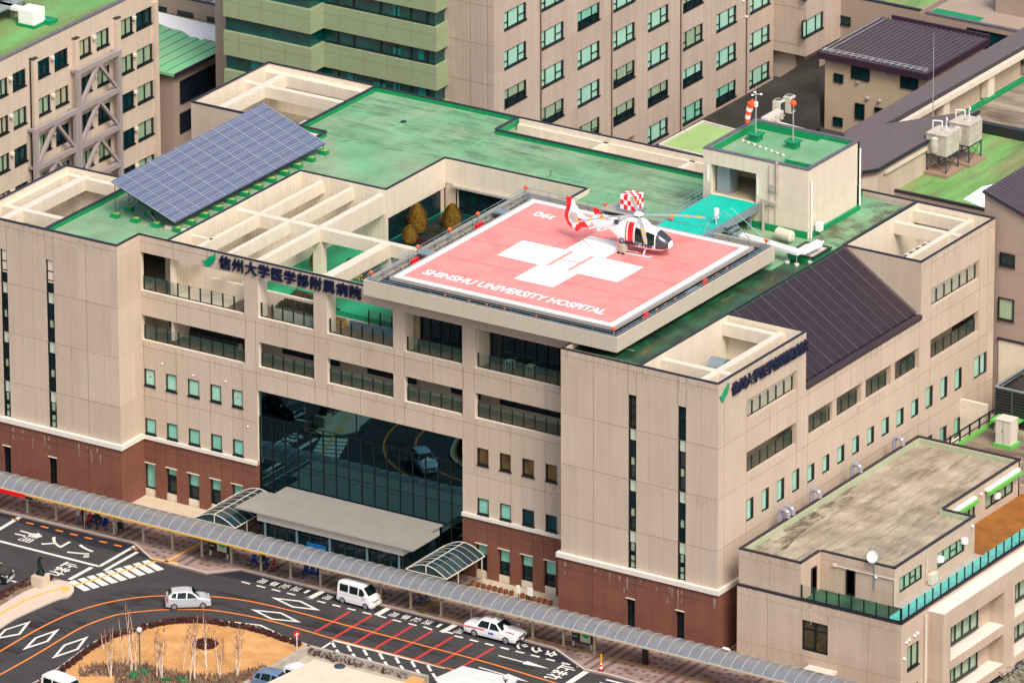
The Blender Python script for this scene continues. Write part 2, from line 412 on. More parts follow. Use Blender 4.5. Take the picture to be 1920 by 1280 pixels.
# ================================================================== GROUND
GR = -0.25; RD = -0.40
def pz(pts, z=RD): return zpoly(pts, z)
g = MB(); g.sheet([(-900, -900), (600, -900), (600, 1200), (-900, 1200)], -3.2)
struct(g.build('ground', mat('far_ground', (.07, .065, .06), .9, var=.2, vscale=.1)))
g = MB(); g.prism([(-400, -400), (17.2, -400), (17.2, -7), (15.5, -.6), (15.5, 600), (-400, 600)], -3.1, RD)
struct(g.build('road', ASPH))
pv = [(-40, 932), (0, 957), (140, 990.5), (248.6, 1016.3), (283, 1046.5), (386, 1073), (450, 1066), (602.5, 1103.8), (734.7, 1137.8), (850, 1166.7), (975, 1197), (1039, 1214.4), (1094.5, 1254), (1134, 1262), (1200, 1280), (1300, 1307), (1500, 1360)]
pvw = [GZ(a, b, GR) for a, b in pv]; pvw[0] = (-85, pvw[1][1])
pvpoly = [q for q in pvw if q[0] < 15.2]+[(15.3, [q for q in pvw if q[0] < 15.2][-1][1]-.3), (15.3, 2.9), (-85, 2.9)]
g = MB(); g.prism(pvpoly, RD-.02, GR)
pavement = struct(g.build('pavement', PAVE))
g = MB(); g.strip([(x, y+.08) for x, y in pvw], .16, GR+.004)
struct(g.build('kerb', KERB))
# darker banding and small square setts
g = MB(); 
def inpoly(x, y, P):
    c = False
    for i in range(len(P)):
        x1, y1 = P[i]; x2, y2 = P[i-1]
        if (y1 > y) != (y2 > y) and x < (x2-x1)*(y-y1)/(y2-y1)+x1: c = not c
    return c
x = -80.0; k = 0
rnd = random.Random(3)
while x < 16:
    band = (int((x+80)/1.25) % 5) in (3, 4)
    if band and (int((x+80)/1.25) % 5) == 3:
        for q in range(3):
            y = -9.0
            xx = x+q*.8
            g_y0 = next((yy/10 for yy in range(-120, 28) if inpoly(xx, yy/10, pvpoly) and inpoly(xx+.35, yy/10, pvpoly)), None)
            if g_y0 is not None: g.box(xx, xx+.34, g_y0+.3, 2.8, GR-.01, GR+.003)
    elif not band:
        for r_ in range(14):
            y = -9.6+r_*.86+(.43 if k % 2 else 0)
            for q in (0, .62):
                if inpoly(x+q-.1, y-.4, pvpoly) and inpoly(x+q+.5, y-.4, pvpoly) and y < 2.5 and rnd.random() < .93:
                    g.box(x+q, x+q+.33, y, y+.33, GR-.01, GR+.003)
    x += 1.25; k += 1
struct(g.build('paving_pattern', PAVD, pavement))
# tactile strips
g = MB(); z = GR+.007
g.strip([GZ(975, 1190, GR), GZ(1100, 1221, GR), GZ(1300, 1272, GR), (16, GZ(1300, 1272, GR)[1])], .30, z)
g.strip([GZ(787, 1146, GR), GZ(975, 1190, GR)], .28, z, 0)
g.strip([GZ(787, 1148, GR), GZ(832, 1119, GR)], .32, z, 0)
g.strip([GZ(283, 1046, GR), GZ(335, 1056, GR)], .28, z, 1)
g.strip([GZ(308, 1054, GR), GZ(376, 1017, GR)], .3, z, 1)
struct(g.build('tactile_paving', [RYELD, RYEL], pavement))
# light terraces in front of the recessed wings
g = MB(); g.box(-53.7, -44.0, .2, 2.95, RD, GR+.06); g.box(-22.6, -13.95, .5, 2.95, RD, GR+.06)
struct(g.build('terrace', PAVT))
g = MB(); g.box(-23.8, -13.95, -.35, .4, GR-.01, GR+.005); struct(g.build('drain_gravel', PAVD, pavement))
# road areas ---------------------------------------------------------
z1 = RD+.004; z2 = RD+.008
g = MB()
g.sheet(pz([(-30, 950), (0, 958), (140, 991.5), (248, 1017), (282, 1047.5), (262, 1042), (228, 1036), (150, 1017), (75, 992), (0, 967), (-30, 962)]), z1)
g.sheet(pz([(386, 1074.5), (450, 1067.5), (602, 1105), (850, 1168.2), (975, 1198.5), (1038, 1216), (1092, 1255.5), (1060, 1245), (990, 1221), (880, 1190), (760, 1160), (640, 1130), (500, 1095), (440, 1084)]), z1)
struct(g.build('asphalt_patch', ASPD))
w = MB()
def line(p, q, wid, mi=0, zz=z2): w.strip([GZ(*p, RD), GZ(*q, RD)], wid, zz, mi)
def curve(pts, wid, mi=0, zz=z2): w.strip(pz(smoothpts(pts)), wid, zz, mi)
def smoothpts(P, n=6):
    out = []
    for i in range(len(P)-1):
        p0 = P[max(0, i-1)]; p1 = P[i]; p2 = P[i+1]; p3 = P[min(len(P)-1, i+2)]
        for k in range(n):
            t = k/n; out.append(tuple(.5*((2*p1[j])+(-p0[j]+p2[j])*t+(2*p0[j]-5*p1[j]+4*p2[j]-p3[j])*t*t+(-p0[j]+3*p1[j]-3*p2[j]+p3[j])*t**3) for j in (0, 1)))
    out.append(P[-1]); return out
# bus bay outline
line((-60, 999), (187, 1061.5), .30); line((186, 1061.5), (253, 1023), .30); line((196, 1069), (258, 1034), .32); line((130, 1086), (172, 1063), .36)
line((-20, 1003), (39, 968), .34); line((18, 1087), (41, 1094), .2)
# crosswalk
for i in range(9):
    a = (157-i*0+i*16.9, 1095-i*4.8)
for i in range(9):
    cx_ = 150.5+17.2*i; cy_ = 1096.8-4.75*i
    p = GZ(cx_, cy_, RD); q = GZ(cx_+1, cy_, RD)
    a = GZ(134+17.2*i, 1088.5-4.75*i, RD); b = GZ(164+17.2*i, 1106.2-4.75*i, RD)
    w.strip([a, b], .62, z2)
# dashed edges of the drop-off lane, rows of white dashes
for i in range(5): line((453+28.3*i, 1090+7*i), (469+28.3*i, 1094+7*i), .2)
for i in range(3): line((595+28.2*i, 1126+6.9*i), (610+28.2*i, 1129.8+6.9*i), .2)
line((680, 1147), (696, 1151), .2); line((709, 1153.5), (724, 1157.5), .2); line((736, 1161), (752, 1165), .2); line((766, 1168), (781, 1172), .2); line((794, 1174), (810, 1180), .2)
for i in range(9): line((852+28.7*i, 1191+7.2*i), (868+28.7*i, 1195+7.2*i), .22)
line((566, 1118), (580, 1122), .2); line((850, 1187), (837, 1184), .2)
# bay ends
line((580, 1121), (610, 1105.5), .48); line((706, 1152.5), (732, 1137.5), .48); line((828, 1184.5), (858, 1168.5), .48); line((1060, 1284), (1101, 1257), .5)
line((571, 1111), (580, 1105.8), .26); line((694, 1142), (703, 1137.5), .26); line((819, 1175), (828, 1169), .26)
# diamonds
def diamond(pts, wid=.17):
    P = [Vector(q) for q in pz(pts)]; c = sum(P, Vector((0, 0)))/4
    sc_ = 1-2.6*wid/((P[1]-P[3]).length)
    I = [c+(p-c)*sc_ for p in P]
    for i in range(4):
        j = (i+1) % 4; w.face([(*P[i], z2), (*P[j], z2), (*I[j], z2), (*I[i], z2)][::1])
diamond([(508, 1119), (564, 1125.5), (601, 1144), (548, 1138)]); diamond([(470, 1141.5), (528, 1147.5), (565, 1166.5), (508, 1160.5)]); diamond([(436, 1164.5), (489, 1170.5), (526, 1188), (473, 1183)])
diamond([(-10, 1198), (8, 1179.5), (58, 1163.5), (38, 1189)]); diamond([(42, 1218), (65, 1194.5), (112, 1178), (91, 1202)]); diamond([(97, 1234), (119, 1208), (166, 1192), (147, 1217)])
# hatched apron beside the planter
line((600, 1217), (626, 1200.5), .2); line((624, 1199.5), (835, 1252), .22)
for i in range(7): 
    line((622+30*i, 1202+7.4*i), (628+30*i, 1213+7.4*i), .22); line((631+30*i, 1217+7.4*i), (637+30*i, 1226+7.4*i), .22)
# arrows
def arrow(p, q, wid, hw, hl):
    a = Vector(GZ(*p, RD)); b = Vector(GZ(*q, RD)); d = (b-a).normalized(); n_ = Vector((-d.y, d.x)); e = b-d*hl
    w.strip([tuple(a), tuple(e)], wid, z2); w.face([(*(e-n_*hw), z2), (*b, z2), (*(e+n_*hw), z2)])
arrow((934, 1228), (1030, 1253), .16, .32, 2.2); arrow((898, 1250), (992, 1278), .16, .32, 2.2); arrow((38, 994.5), (80, 1006), .2, .5, .8)
line((28, 1000), (48, 1004.5), .2); line((1136, 1273), (1185, 1285), .22); line((1124, 1279), (1160, 1288), .2)
# orange curves and dashes (mi 1), red hatch (mi 2), crossing guide (mi 3)
curve([(-40, 1239), (0, 1220), (67, 1181), (134, 1149), (201, 1129), (268, 1118.5), (330, 1116), (396, 1117.5), (453, 1124), (504, 1134), (571, 1150.5), (640, 1169), (781, 1206), (909, 1240), (1033, 1277), (1100, 1296)], .17, 1)
curve([(-30, 1280), (0, 1264), (67, 1226.5), (134, 1186), (168, 1169), (218, 1152.3), (268, 1145.5), (320, 1142), (386, 1142.5), (437, 1149), (504, 1162.5), (571, 1181), (640, 1201), (700, 1216), (831, 1250), (900, 1268)], .17, 1)
for i in range(8): line((49+27.5*(i-1), 979+6.95*(i-1)), (63+27.5*(i-1), 982.3+6.95*(i-1)), .22, 1)
line((245, 1026.5), (257, 1030), .22, 1)
for a, b in [((656.5, 1145.5), (588, 1186)), ((698, 1152.5), (626, 1195)), ((737, 1161), (664, 1206)), ((773, 1172.5), (703, 1215)), ((811, 1182), (740, 1224)), ((849, 1193), (779, 1235)), ((886.5, 1205), (818, 1246)), ((927, 1213), (858, 1254))]:
    line(a, b, .26, 2, z2-.002)
line((130, 1100), (295, 1051), .24, 3, z2+.003)
struct(w.build('road_marking', [RWHITE, RORG, RRED, RYEL]))
def roadchar(ch, px, py, sx, sy, off=.03):
    c = GZ(px, py, RD)
    # driver looks along +x : top of the letter towards +x, its right towards -y
    o = text_obj('road_lettering', ch, RWHITE, (c[0]-sy*.36, c[1]+sx*.46*len(ch), z2+.002), (0, -1, 0), (1, 0, 0), sy, offset=off, sx=sx/sy)
    return struct(o)
roadchar('ス', 108, 1016.5, 2.2, 2.4, .01); roadchar('バ', 156, 1031.5, 2.2, 2.4, .01); roadchar('専用', 57, 1007, .95, 1.3, .01)
roadchar('止まれ', 119, 1066, .95, 1.5, .03); roadchar('止まれ', 1051, 1259, .95, 1.5, .03)
for bx, by in ((493, 1088.5), (739.5, 1151)):
    for i, ch in enumerate('用専迎送'): roadchar(ch, bx+21*i, by+5*i, .95, .75, .012)
roadchar('用', 615, 1119, .95, .75, .012); roadchar('用', 862, 1182.5, .95, .75, .012)
for i, ch in enumerate('シクタ'): roadchar(ch, 977+28*i, 1210+7*i, 1.15, 1.15, .035)
# ------------------------------------------------------------------ lawn island, hedge, beds
arc = smoothpts([(-20, 1322), (60, 1284), (107, 1256), (185, 1201), (250, 1180), (300, 1167), (335, 1162), (370, 1161.5), (420, 1166.5), (480, 1178), (525, 1193), (578, 1211)])
lawn_pts = arc+[(520, 1248), (440, 1300), (200, 1400), (0, 1400)]
L = pz(lawn_pts)
g = MB(); g.prism(L, RD-.05, RD+.12)
struct(g.build('lawn', LAWN))
g = MB(); g.strip(pz(arc), .16, RD+.13); struct(g.build('lawn_kerb', KERB))
rnd = random.Random(11)
def leafy(mb, cx, cy, cz, rx, ry, rz, n, s, mi=0, shell=.55):
    for _ in range(n):
        a = rnd.uniform(0, 2*math.pi); u = rnd.uniform(-1, 1); rr = rnd.uniform(shell, 1)**.6; k = math.sqrt(1-u*u)
        c = Vector((cx+rx*rr*k*math.cos(a), cy+ry*rr*k*math.sin(a), cz+rz*rr*u))
        d1 = Vector((rnd.uniform(-1, 1), rnd.uniform(-1, 1), rnd.uniform(-1, 1))).normalized(); d2 = d1.orthogonal().normalized(); ss = s*rnd.uniform(.5, 1.3)
        mb.face([c-d1*ss, c+d2*ss*.5, c+d1*ss, c-d2*ss*.5], mi)
def hedge(pts, w_, h, label, n_per=60, base=RD+.1, mats=HEDGE, grp=None):
    P = pts; mb = MB()
    core = MB()
    for i in range(len(P)-1):
        a = Vector(P[i]); b = Vector(P[i+1]); L_ = (b-a).length; k = max(1, int(L_/.35))
        for j in range(k):
            c = a+(b-a)*(j+.5)/k
            leafy(mb, c.x+rnd.uniform(-.08, .08), c.y+rnd.uniform(-.08, .08), base+h*.5, w_*.55, w_*.55, h*.55*rnd.uniform(.8, 1.15), int(n_per*.35), .12)
    o = mb.build('hedge', mats, None, loc=(*P[0], base)); tag(o, label, 'hedge', grp); return o
inner = [(a+(5.5 if a < 200 else 0), b+5.5) for a, b in arc]
hp = pz([q for q in inner if 40 < q[0] < 570], RD+.1)
hedge(hp, .42, .42, 'low dark maroon hedge curving round the straw coloured lawn', 260)
# ground cover at the foot of the birches
g = MB()
for _ in range(5200):
    u_ = rnd.uniform(150, 500); v_ = rnd.uniform(1236, 1300)
    edge = 1262-22*math.sin((u_-150)/350*math.pi*2.2)*0.5
    if v_ < edge-rnd.uniform(0, 10): continue
    if u_ < 215 and v_ > 1268: continue
    x_, y_ = GZ(u_, v_, RD+.12)
    a = rnd.uniform(0, 6.28); h = rnd.uniform(.15, .55); s_ = .10
    g.face([(x_-s_*math.cos(a), y_-s_*math.sin(a), RD+.1), (x_+s_*math.cos(a), y_+s_*math.sin(a), RD+.1), (x_+rnd.uniform(-.15, .15), y_+rnd.uniform(-.15, .15), RD+.1+h)], 0)
for cx_, cy_ in ((250, 1268), (268, 1262), (312, 1278), (342, 1276)):
    x_, y_ = GZ(cx_, cy_, RD+.2); leafy(g, x_, y_, RD+.3, .5, .4, .22, 120, .12, 1)
o = g.build('ground_cover', [SHRUB, HEDGG]); struct(o, 'stuff')
o = MB(); c = GZ(385, 1209, RD+.12); leafy(o, c[0], c[1], RD+.25, .95, .95, .22, 700, .13)
tag(o.build('planting_ring', HEDGE, None, loc=(c[0], c[1], RD+.1)), 'round dark planting bed in the middle of the straw lawn', 'shrub bed')
# left traffic island ------------------------------------------------
isl = smoothpts([(-30, 1159), (0, 1137), (45, 1110), (75, 1098), (103, 1088), (124, 1089.5), (134, 1097), (137, 1107), (128, 1117), (108, 1122), (62, 1142), (30, 1157), (0, 1176), (-30, 1196)])
I = zpoly(isl, RD+.14); g = MB(); g.prism(I, RD-.02, RD+.14); isle = struct(g.build('traffic_island', ISLE))
g = MB(); g.strip(I[:], .14, RD+.146); struct(g.build('island_kerb', KERB, isle))
g = MB(); g.strip(zpoly(smoothpts([(-30, 1170), (8, 1146), (50, 1124), (90, 1109), (117, 1102.5)]), RD+.14), .26, RD+.148); q = zpoly([(112, 1100), (128, 1097.5), (132, 1106), (118, 1110)], RD+.14); g.sheet(q, RD+.15)
struct(g.build('tactile_paving', RYEL, isle))
g = MB(); bed = zpoly([(-20, 1136), (0, 1112), (30, 1098), (58, 1085), (92, 1080), (116, 1086), (90, 1092), (50, 1106), (10, 1130), (-20, 1150)], RD+.1); g.prism(bed, RD-.03, RD+.1); struct(g.build('planting_bed', SHRUB))
hedge(zpoly([(-15, 1132), (5, 1118), (28, 1105), (56, 1094)], RD+.1), .75, .45, 'maroon hedge behind the statue on the left traffic island', 90)
hedge(zpoly([(90, 1087), (104, 1086)], RD+.1), .5, .35, 'short maroon hedge piece between statue plinth and crossing', 90)
# planter and terrace at the bottom right of the lawn ------------------
g = MB(); pl = pz([(577, 1212.5), (582, 1210.5), (785, 1263), (770, 1285), (700, 1300), (440, 1310), (520, 1252)])
g.prism(pl, RD-.03, RD+.1); struct(g.build('yard', mat('yard_slab', (.42, .36, .28), .85, var=.15, vscale=.6)))
wt = thing('planter_wall', 'low concrete planter wall around the yard beside the hatched apron', 'wall', (*pl[1], RD))
g = MB()
for a, b in (((578, 1209), (800, 1266)), ((578, 1209), (440, 1290))):
    p = Vector(GZ(*a, RD+.75)); q = Vector(GZ(*b, RD+.75)); d = (q-p); ang = math.atan2(d.y, d.x); c = (p+q)/2
    g.obox((c.x, c.y, RD+.37), d.length+.2, .28, .78, ang)
g.build('wall_body', CONC, wt)
hedge(pz([(583, 1222), (640, 1236), (700, 1250), (765, 1268)], RD+.3), .55, .6, 'dark brown hedge inside the concrete planter wall', 90)
bt = thing('flat_roof_hut', 'cream flat roofed low hut with a round dark vent', 'hut', (*GZ(660, 1270, RD), RD))
R_ = zpoly([(589, 1236), (765, 1281), (700, 1330), (480, 1290), (560, 1252)], 2.0)
g = MB(); g.prism(R_, RD, 1.9); g.build('wall', CONC, bt)
g = MB(); g.prism(R_, 1.91, 2.05); g.build('roof', mat('cream_roof', (.62, .54, .42), .8, var=.08, vscale=1), bt)
g = MB(); c = GZ(637, 1248, 2.1); g.lathe((c[0], c[1], 2.05), [(.42, 0), (.42, .08), (.3, .16), (.05, .2)], 20); g.build('roof_vent', STEELD, bt)
ct = thing('corrugated_shelter', 'white corrugated shelter roof at the bottom edge, beside the orange road line', 'shelter', (*GZ(900, 1270, RD), RD))
Q = zpoly([(868, 1249), (970, 1273), (950, 1300), (840, 1300), (815, 1272)], 2.0)
g = MB(); g.prism(Q, 1.9, 2.02); a0 = Vector(Q[0]); a1 = Vector(Q[1]); b0 = Vector(Q[4]); b1 = Vector(Q[2])
for i in range(14):
    t = (i+.5)/14; p = a0+(b0-a0)*t; q = a1+(b1-a1)*t; g.tube((*p, 2.05), (*q, 2.05), .06, 6)
g.build('roof', mat('corrugated_white', (.62, .64, .62), .6, var=.06, vscale=1), ct)
g = MB(); g.path([(*Q[0], 1.86), (*Q[1], 1.86), (*Q[2], 1.86)], .06)
for q in Q: g.tube((*q, RD), (*q, 1.9), .05)
g.build('post', STEELD, ct)
dk = thing('timber_deck', 'orange timber slatted deck between hut and corrugated shelter', 'deck', (*GZ(780, 1275, RD), RD))
Q = pz([(775, 1264), (800, 1270), (775, 1296), (735, 1290)], RD+.5); g = MB(); a0, a1, b1, b0 = [Vector(q) for q in Q]
for i in range(10):
    t0 = i/10; t1 = (i+.8)/10; g.prism([tuple(a0+(a1-a0)*t0), tuple(a0+(a1-a0)*t1), tuple(b0+(b1-b0)*t1), tuple(b0+(b1-b0)*t0)], RD, RD+.5)
g.build('deck_boards', mat('orange_timber', (.70, .36, .12), .7, var=.15, vscale=2), dk)
# ================================================================== HOSPITAL
H = thing('hospital_building', 'beige tiled hospital with brown ground floor, green roof, deep balconies and mirror glass entrance hall', 'hospital', (-27, 3, GR))
XL, XLW, XR, YM, ZR = -53.85, -67.5, -13.7, 3.0, 21.4
YB = 40.9
# ---- front wall of the recessed middle -----------------------------------
wl1 = [(-53.61, -52.62), (-51.59, -50.58), (-49.56, -48.48), (-47.45, -46.46), (-45.43, -44.44)]
wr1 = [(-23.06, -22.07), (-21.07, -20.05), (-19.05, -17.97), (-16.96, -15.93)]
bays5 = [(-53.8, -44.18), (-42.92, -37.82), (-36.63, -30.6), (-29.6, -24.37), (-23.25, -13.95)]
holes = [(a, b, 8.96, 10.37) for a, b in wl1+wr1]+[(a, b, 4.95, 6.27) for a, b in wl1+wr1]
holes += [(a, b, 12.70, 14.76) for a, b in bays5]+[(a, b, 16.76, 19.93) for a, b in bays5]
holes += [(-43.12, -24.40, GR-.1, 10.75)]
mb = MB(); wall(mb, 'F', YM, XL, XR, 4.6, 21.3, holes, .42, 0, 1)
mb.build('front_wall', [WALL, CREAM], H)
gl = [(a, b, .35, 2.56) for a, b in [(-53.75, -52.74), (-51.73, -50.73), (-49.70, -48.62), (-47.62, -46.61), (-45.59, -44.59)]]
grr = [(a, b, .35, 2.56) for a, b in [(-23.22, -22.2), (-21.19, -20.16), (-19.18, -18.10), (-17.11, -16.06)]]
gs = [(a, b, GR-.1, .35) for a, b, _, _ in gl+grr]
mb = MB(); wall(mb, 'F', YM-.05, XL, -43.12, GR-.1, 4.6, gl+gs[:5], .45, 0); wall(mb, 'F', YM-.05, -24.40, XR, GR-.1, 4.6, grr+gs[5:], .45, 0)
mb.split('ground_floor_wall', BROWN, H)
mb = MB()
for a, b, _, _ in gs: mb.box(a, b, YM+.06, YM+.3, GR-.1, .34)
for a, b, c, d in gl+grr: mb.box(a-.04, b+.04, YM-.12, YM+.2, d-.02, d+.05); 
mb.split('spandrel', CREAM, H)
# ---- tower fronts -----------------------------------------------------------
slL = [(-64.9, -64.24), (-60.6, -59.86)]; slR = [(-7.81, -7.09), (-3.49, -2.77)]
mb = MB(); wall(mb, 'F', 0, -82, XL, 4.95, 21.3, [(a, b, 4.9, 18.92) for a, b in slL], .4)
wall(mb, 'F', 0, XR, 0, 4.95, 21.3, [(a, b, 4.9, 18.92) for a, b in slR], .4)
mb.split('tower_wall', WALL, H)
mb = MB(); gsl = [(-64.95, -64.25), (-60.62, -59.87)]; gsr = [(-7.83, -7.1), (-3.5, -2.77)]
wall(mb, 'F', -.15, -82, XL+.15, GR-.1, 4.62, [(a, b, .37, 2.6) for a, b in gsl], .5); wall(mb, 'F', -.15, XR-.15, .15, GR-.1, 4.62, [(a, b, .37, 2.6) for a, b in gsr], .5)
# side faces: left tower faces +x, right tower faces -x
wall(mb, 'R', XL+.15, .35, YM-.05, GR-.1, 4.62, (), .4); wall(mb, 'L', XR-.15, .35, YM-.05, GR-.1, 4.62, (), .4)
wall(mb, 'R', .15, .35, 3.0, GR-.1, 4.62, (), .4)
mb.split('ground_floor_wall', BROWN, H)
mb = MB(); wall(mb, 'R', XL, .4, YM, 4.95, 21.3, (), .3); wall(mb, 'L', XR, .4, YM, 4.95, 21.3, (), .3)
mb.split('tower_side_wall', WALL, H)
mb = MB()   # belt course
def belt(poly_): mb.prism(poly_, 4.62, 4.98)
mb.box(-82, XL+.3, -.3, .2, 4.62, 4.99); mb.box(XL-.1, XL+.3, .2, YM-.2, 4.621, 4.988)
mb.box(XL+.0, -43.12, YM-.2, YM+.1, 4.58, 4.87); mb.box(-24.4, XR-.1, YM-.2, YM+.1, 4.58, 4.87)
mb.box(XR-.3, .3, -.3, .2, 4.62, 4.99); mb.box(XR-.3, XR+.1, .2, YM-.2, 4.621, 4.988); mb.box(-.1, .3, .2, 41.2, 4.621, 4.988)
mb.split('belt_course', BELT, H)
for sl in (slL, slR):
    for a, b in sl:
        mb = MB(); mb.box(a, a+.14, .08, .3, 4.9, 18.92); mb.box(b-.05, b, .08, .3, 4.9, 18.92)
        for z in (17.95, 17.2, 14.0, 13.25, 9.9, 9.1, 6.3, 5.6): mb.box(a+.14, b-.05, .1, .3, z-.04, z+.04)
        for z in (16.25, 12.15, 8.06): mb.box(a+.14, b-.05, .1, .3, z-.05, z+.08)
        f = mb.build('slit_window', BLACK, H)
        mb = MB(); mb.box(a+.02, b-.02, .2, .26, 4.92, 18.9); mb.build('pane', DARKG, f)
        mb = MB()
        for z in (15.3, 11.2, 7.1): mb.box(a+.14, b-.05, .14, .24, z, z+.88)
        mb.split('spandrel', mat('pale_spandrel', (.55, .62, .50), .3, var=.05, vscale=2), f)
        mb = MB()
        for z in (13.3, 9.2, 6.4, 5.1): mb.box(a+.2, b-.25, .16, .21, z, z+.6+.3*(z < 6))
        mb.split('blind', SAGE, f)
for gs_ in (gsl, gsr):
    for a, b in gs_:
        window(H, 'F', -.15, a, b, .37, 2.6, DARKG, rec=.25, fr=.07, mull=(.45,), name='slit_window')
        mb = MB(); mb.box(a-.04, b+.04, -.22, .1, 2.6, 2.67); mb.box(a-.02, b+.04, -.22, .1, .30, .37); mb.build('sill', CREAM, H)
# ---- windows of the recessed wall ----------------------------------------------
rr = random.Random(5)
for i, (a, b) in enumerate(wl1):
    window(H, 'F', YM, a, b, 8.96, 10.37, MINTL, rec=.06, fr=.09, side=.06, sill=True)
    window(H, 'F', YM, a, b, 4.95, 6.27, MINT, rec=.06, fr=.09, side=.06, sill=True)
for i, (a, b) in enumerate(wr1):
    window(H, 'F', YM, a, b, 8.96, 10.37, DARKB, rec=.06, fr=.09, side=.06, sill=True)
    window(H, 'F', YM, a, b, 4.95, 6.27, MINT if i < 2 else TEALG, rec=.06, fr=.09, side=.06, sill=True)
for i, (a, b, c, d) in enumerate(gl+grr):
    window(H, 'F', YM-.05, a, b, c, d, MINT, rec=.28, fr=.08, side=.06, blind=(1, .3, .5, .45, .6, .42, .5, .45, .55)[i])
mb = MB()
for (a, b), z in ((wl1[0], 9.75), (wl1[4], 9.75), (wr1[0], 9.7)):
    c = (a+b)/2; mb.face([(c-.09, YM+.06, z+.07), (c+.09, YM+.06, z+.07), (c, YM+.06, z-.09)][::-1])
mb.split('rescue_marker', RED, H)
mb = MB()
for px_, pz_ in ((-51.9, 11.1), (-49.0, 10.75), (-46.0, 10.9), (-44.0, 7.6)): mb.lathe((px_, YM-.06, pz_), [(.02, -.06), (.07, -.02), (.07, .04), (.02, .07)], 8)
mb.split('vent_cap', WHITE, H)
# ---- joints ------------------------------------------------------------------------
z8l = [(z, XL+.02, -43.14) for z in (8.07,)]+[(z, -24.38, XR-.02) for z in (8.07,)]+[(z, XL+.02, XR-.02) for z in (12.18, 16.28)]+[(20.8, XL+.02, -31.5)]
vs1 = [(u, 4.9, 12.6) for u in (-53.63, -50.62, -47.48, -44.48, -23.1, -20.07, -16.98)]+[(-43.18, 10.8, 16.6), (-24.34, 10.8, 16.6), (-37.72, 10.8, 12.6), (-36.6, 10.8, 12.6), (-30.52, 10.8, 12.6), (-29.6, 10.8, 12.6), (-23.3, 8.1, 12.6)]
vs1 += [(u, 14.8, 16.7) for u in (-50.5, -47.4, -44.1, -40.3, -37.8, -33.6, -30.5, -29.6, -27.0, -24.3, -23.3, -20.06, -16.95)]
vs1 += [(u, 10.8, 12.65) for u in (-40.3, -33.6, -27.0)]
vs1 += [(u, 19.98, 21.3) for u in (-50.7, -47.5, -44.1, -41, -37.8, -34.6)]
joints(H, 'F', YM, z8l, vs1, m=JOINT)
faint = mat('faint_joint', (.42, .30, .23), .9)
vs2 = [(u, 4.95, 12.2) for u in (-52.6, -51.6, -49.55, -48.5, -46.45, -45.45, -22.05, -21.05, -19.05, -18.0, -16.0)]
joints(H, 'F', YM, (), vs2, .025, faint)
hz = (8.02, 12.12, 16.2, 20.82)
joints(H, 'F', 0, [(z, XR+.02, -.02) for z in hz]+[(z, -82, XL-.02) for z in hz], [(u, 4.99, 21.3) for u in (-10.85, -56.8)]+[(u, 18.95, 21.3) for u in (-7.83, -7.08, -3.5, -2.77, -64.25, -60.62, -59.85, -64.9)]+[(-68.2, 4.99, 21.3)])
joints(H, 'F', 0, (), [(u, 4.99, 20.8) for u in (-12.37, -9.44, -5.91, -4.69, -1.45, -62.95, -61.81, -58.32, -55.24, -66, -67)], .022, faint)
joints(H, 'R', XL, [(z, .02, 2.95) for z in hz], [(1.5, 4.99, 20.8), (2.75, 4.99, 21.3)], .022, faint)
joints(H, 'F', -.15, [(3.85, XR-.1, .13), (3.85, -82, XL+.13)], [(u, GR, 4.6) for u in (-10.85, -56.8)]+[(u, 2.68, 4.6) for u in (-7.83, -7.08, -3.5, -2.77, -64.25, -60.62, -59.85)], .035, JOINTB)
joints(H, 'F', YM-.05, [(3.85, XL+.2, -43.14), (3.85, -24.38, XR-.2)], [(u, GR, 4.55) for u in (-47.5, -20.1)]+[(u, 2.62, 4.55) for u in (-53.7, -52.7, -51.7, -50.7, -49.7, -48.6, -46.5, -45.5, -44.5, -23.2, -22.2, -21.1, -19.1, -18.1, -17.1, -16.1)], .028, JOINTB)
# ---- curtain wall -----------------------------------------------------------------------
cw = MB(); cwx0, cwx1 = -43.12, -24.40
cw.box(cwx0, cwx1, YM+.28, YM+.34, GR, 10.75); cwo = cw.build('curtain_wall', MIRR, H)
cw = MB(); nb = 16
for i in range(nb+1):
    u = cwx0+.03+(cwx1-cwx0-.06)*i/nb; cw.box(u-.03, u+.03, YM+.20, YM+.285, GR, 8.55 if i % 1 == 0 else 10.7)
for z in (1.6, 3.25, 5.1, 6.0, 8.55): cw.box(cwx0, cwx1, YM+.23, YM+.285, z-.02, z+.02)
for u in (-38.8, -34.2, -29.6): cw.box(u-.02, u+.02, YM+.22, YM+.285, 8.55, 10.75)
cw.build('mullion', BLACK, cwo)
# ---- balconies ----------------------------------------------------------------------------
sol = MB()                                   # the body behind the fronts
sol.box(-82, XL-.31, .41, 12.4, GR, 16.4); sol.box(-13.39, -.41, .41, 3.4, GR, 12.3)
sol.box(XL-.3, XR+.3, YM+.45, YB-.3, GR, 12.25)
sol.box(XR+.3, -.41, 3.4, YB-.3, GR, 12.25)
sol.box(-60.5, XL-.3, 12.4, YB-.3, GR, 12.25); sol.box(-60.5, XL-.3, 12.4, 29.9, 12.25, 20.6)
sol.box(-67.2, -57.2, 30.0, YB-.2, GR, 17.2)
sol.box(XL-.3, XR+.3, 5.6, YB-.3, 12.25, 16.1)       # storey 4 core (front left open as balcony)
sol.box(-10.2, -2.0, 2.6, 38, 12.25, 16.1)
sol.build('core', WALLY, H)
fl = MB()
fl.box(XL+.0, XR, YM+.42, 5.9, 15.95, 16.55); fl.box(XL, XR, YM+.42, 5.6, 12.26, 12.5)
fl.box(-2.9, -.3, 3.0, YB-.5, 12.26, 12.5); fl.box(-2.9, -.3, 3.0, YB-.5, 16.0, 16.5)
fl.split('balcony_floor', FLOORB, H)
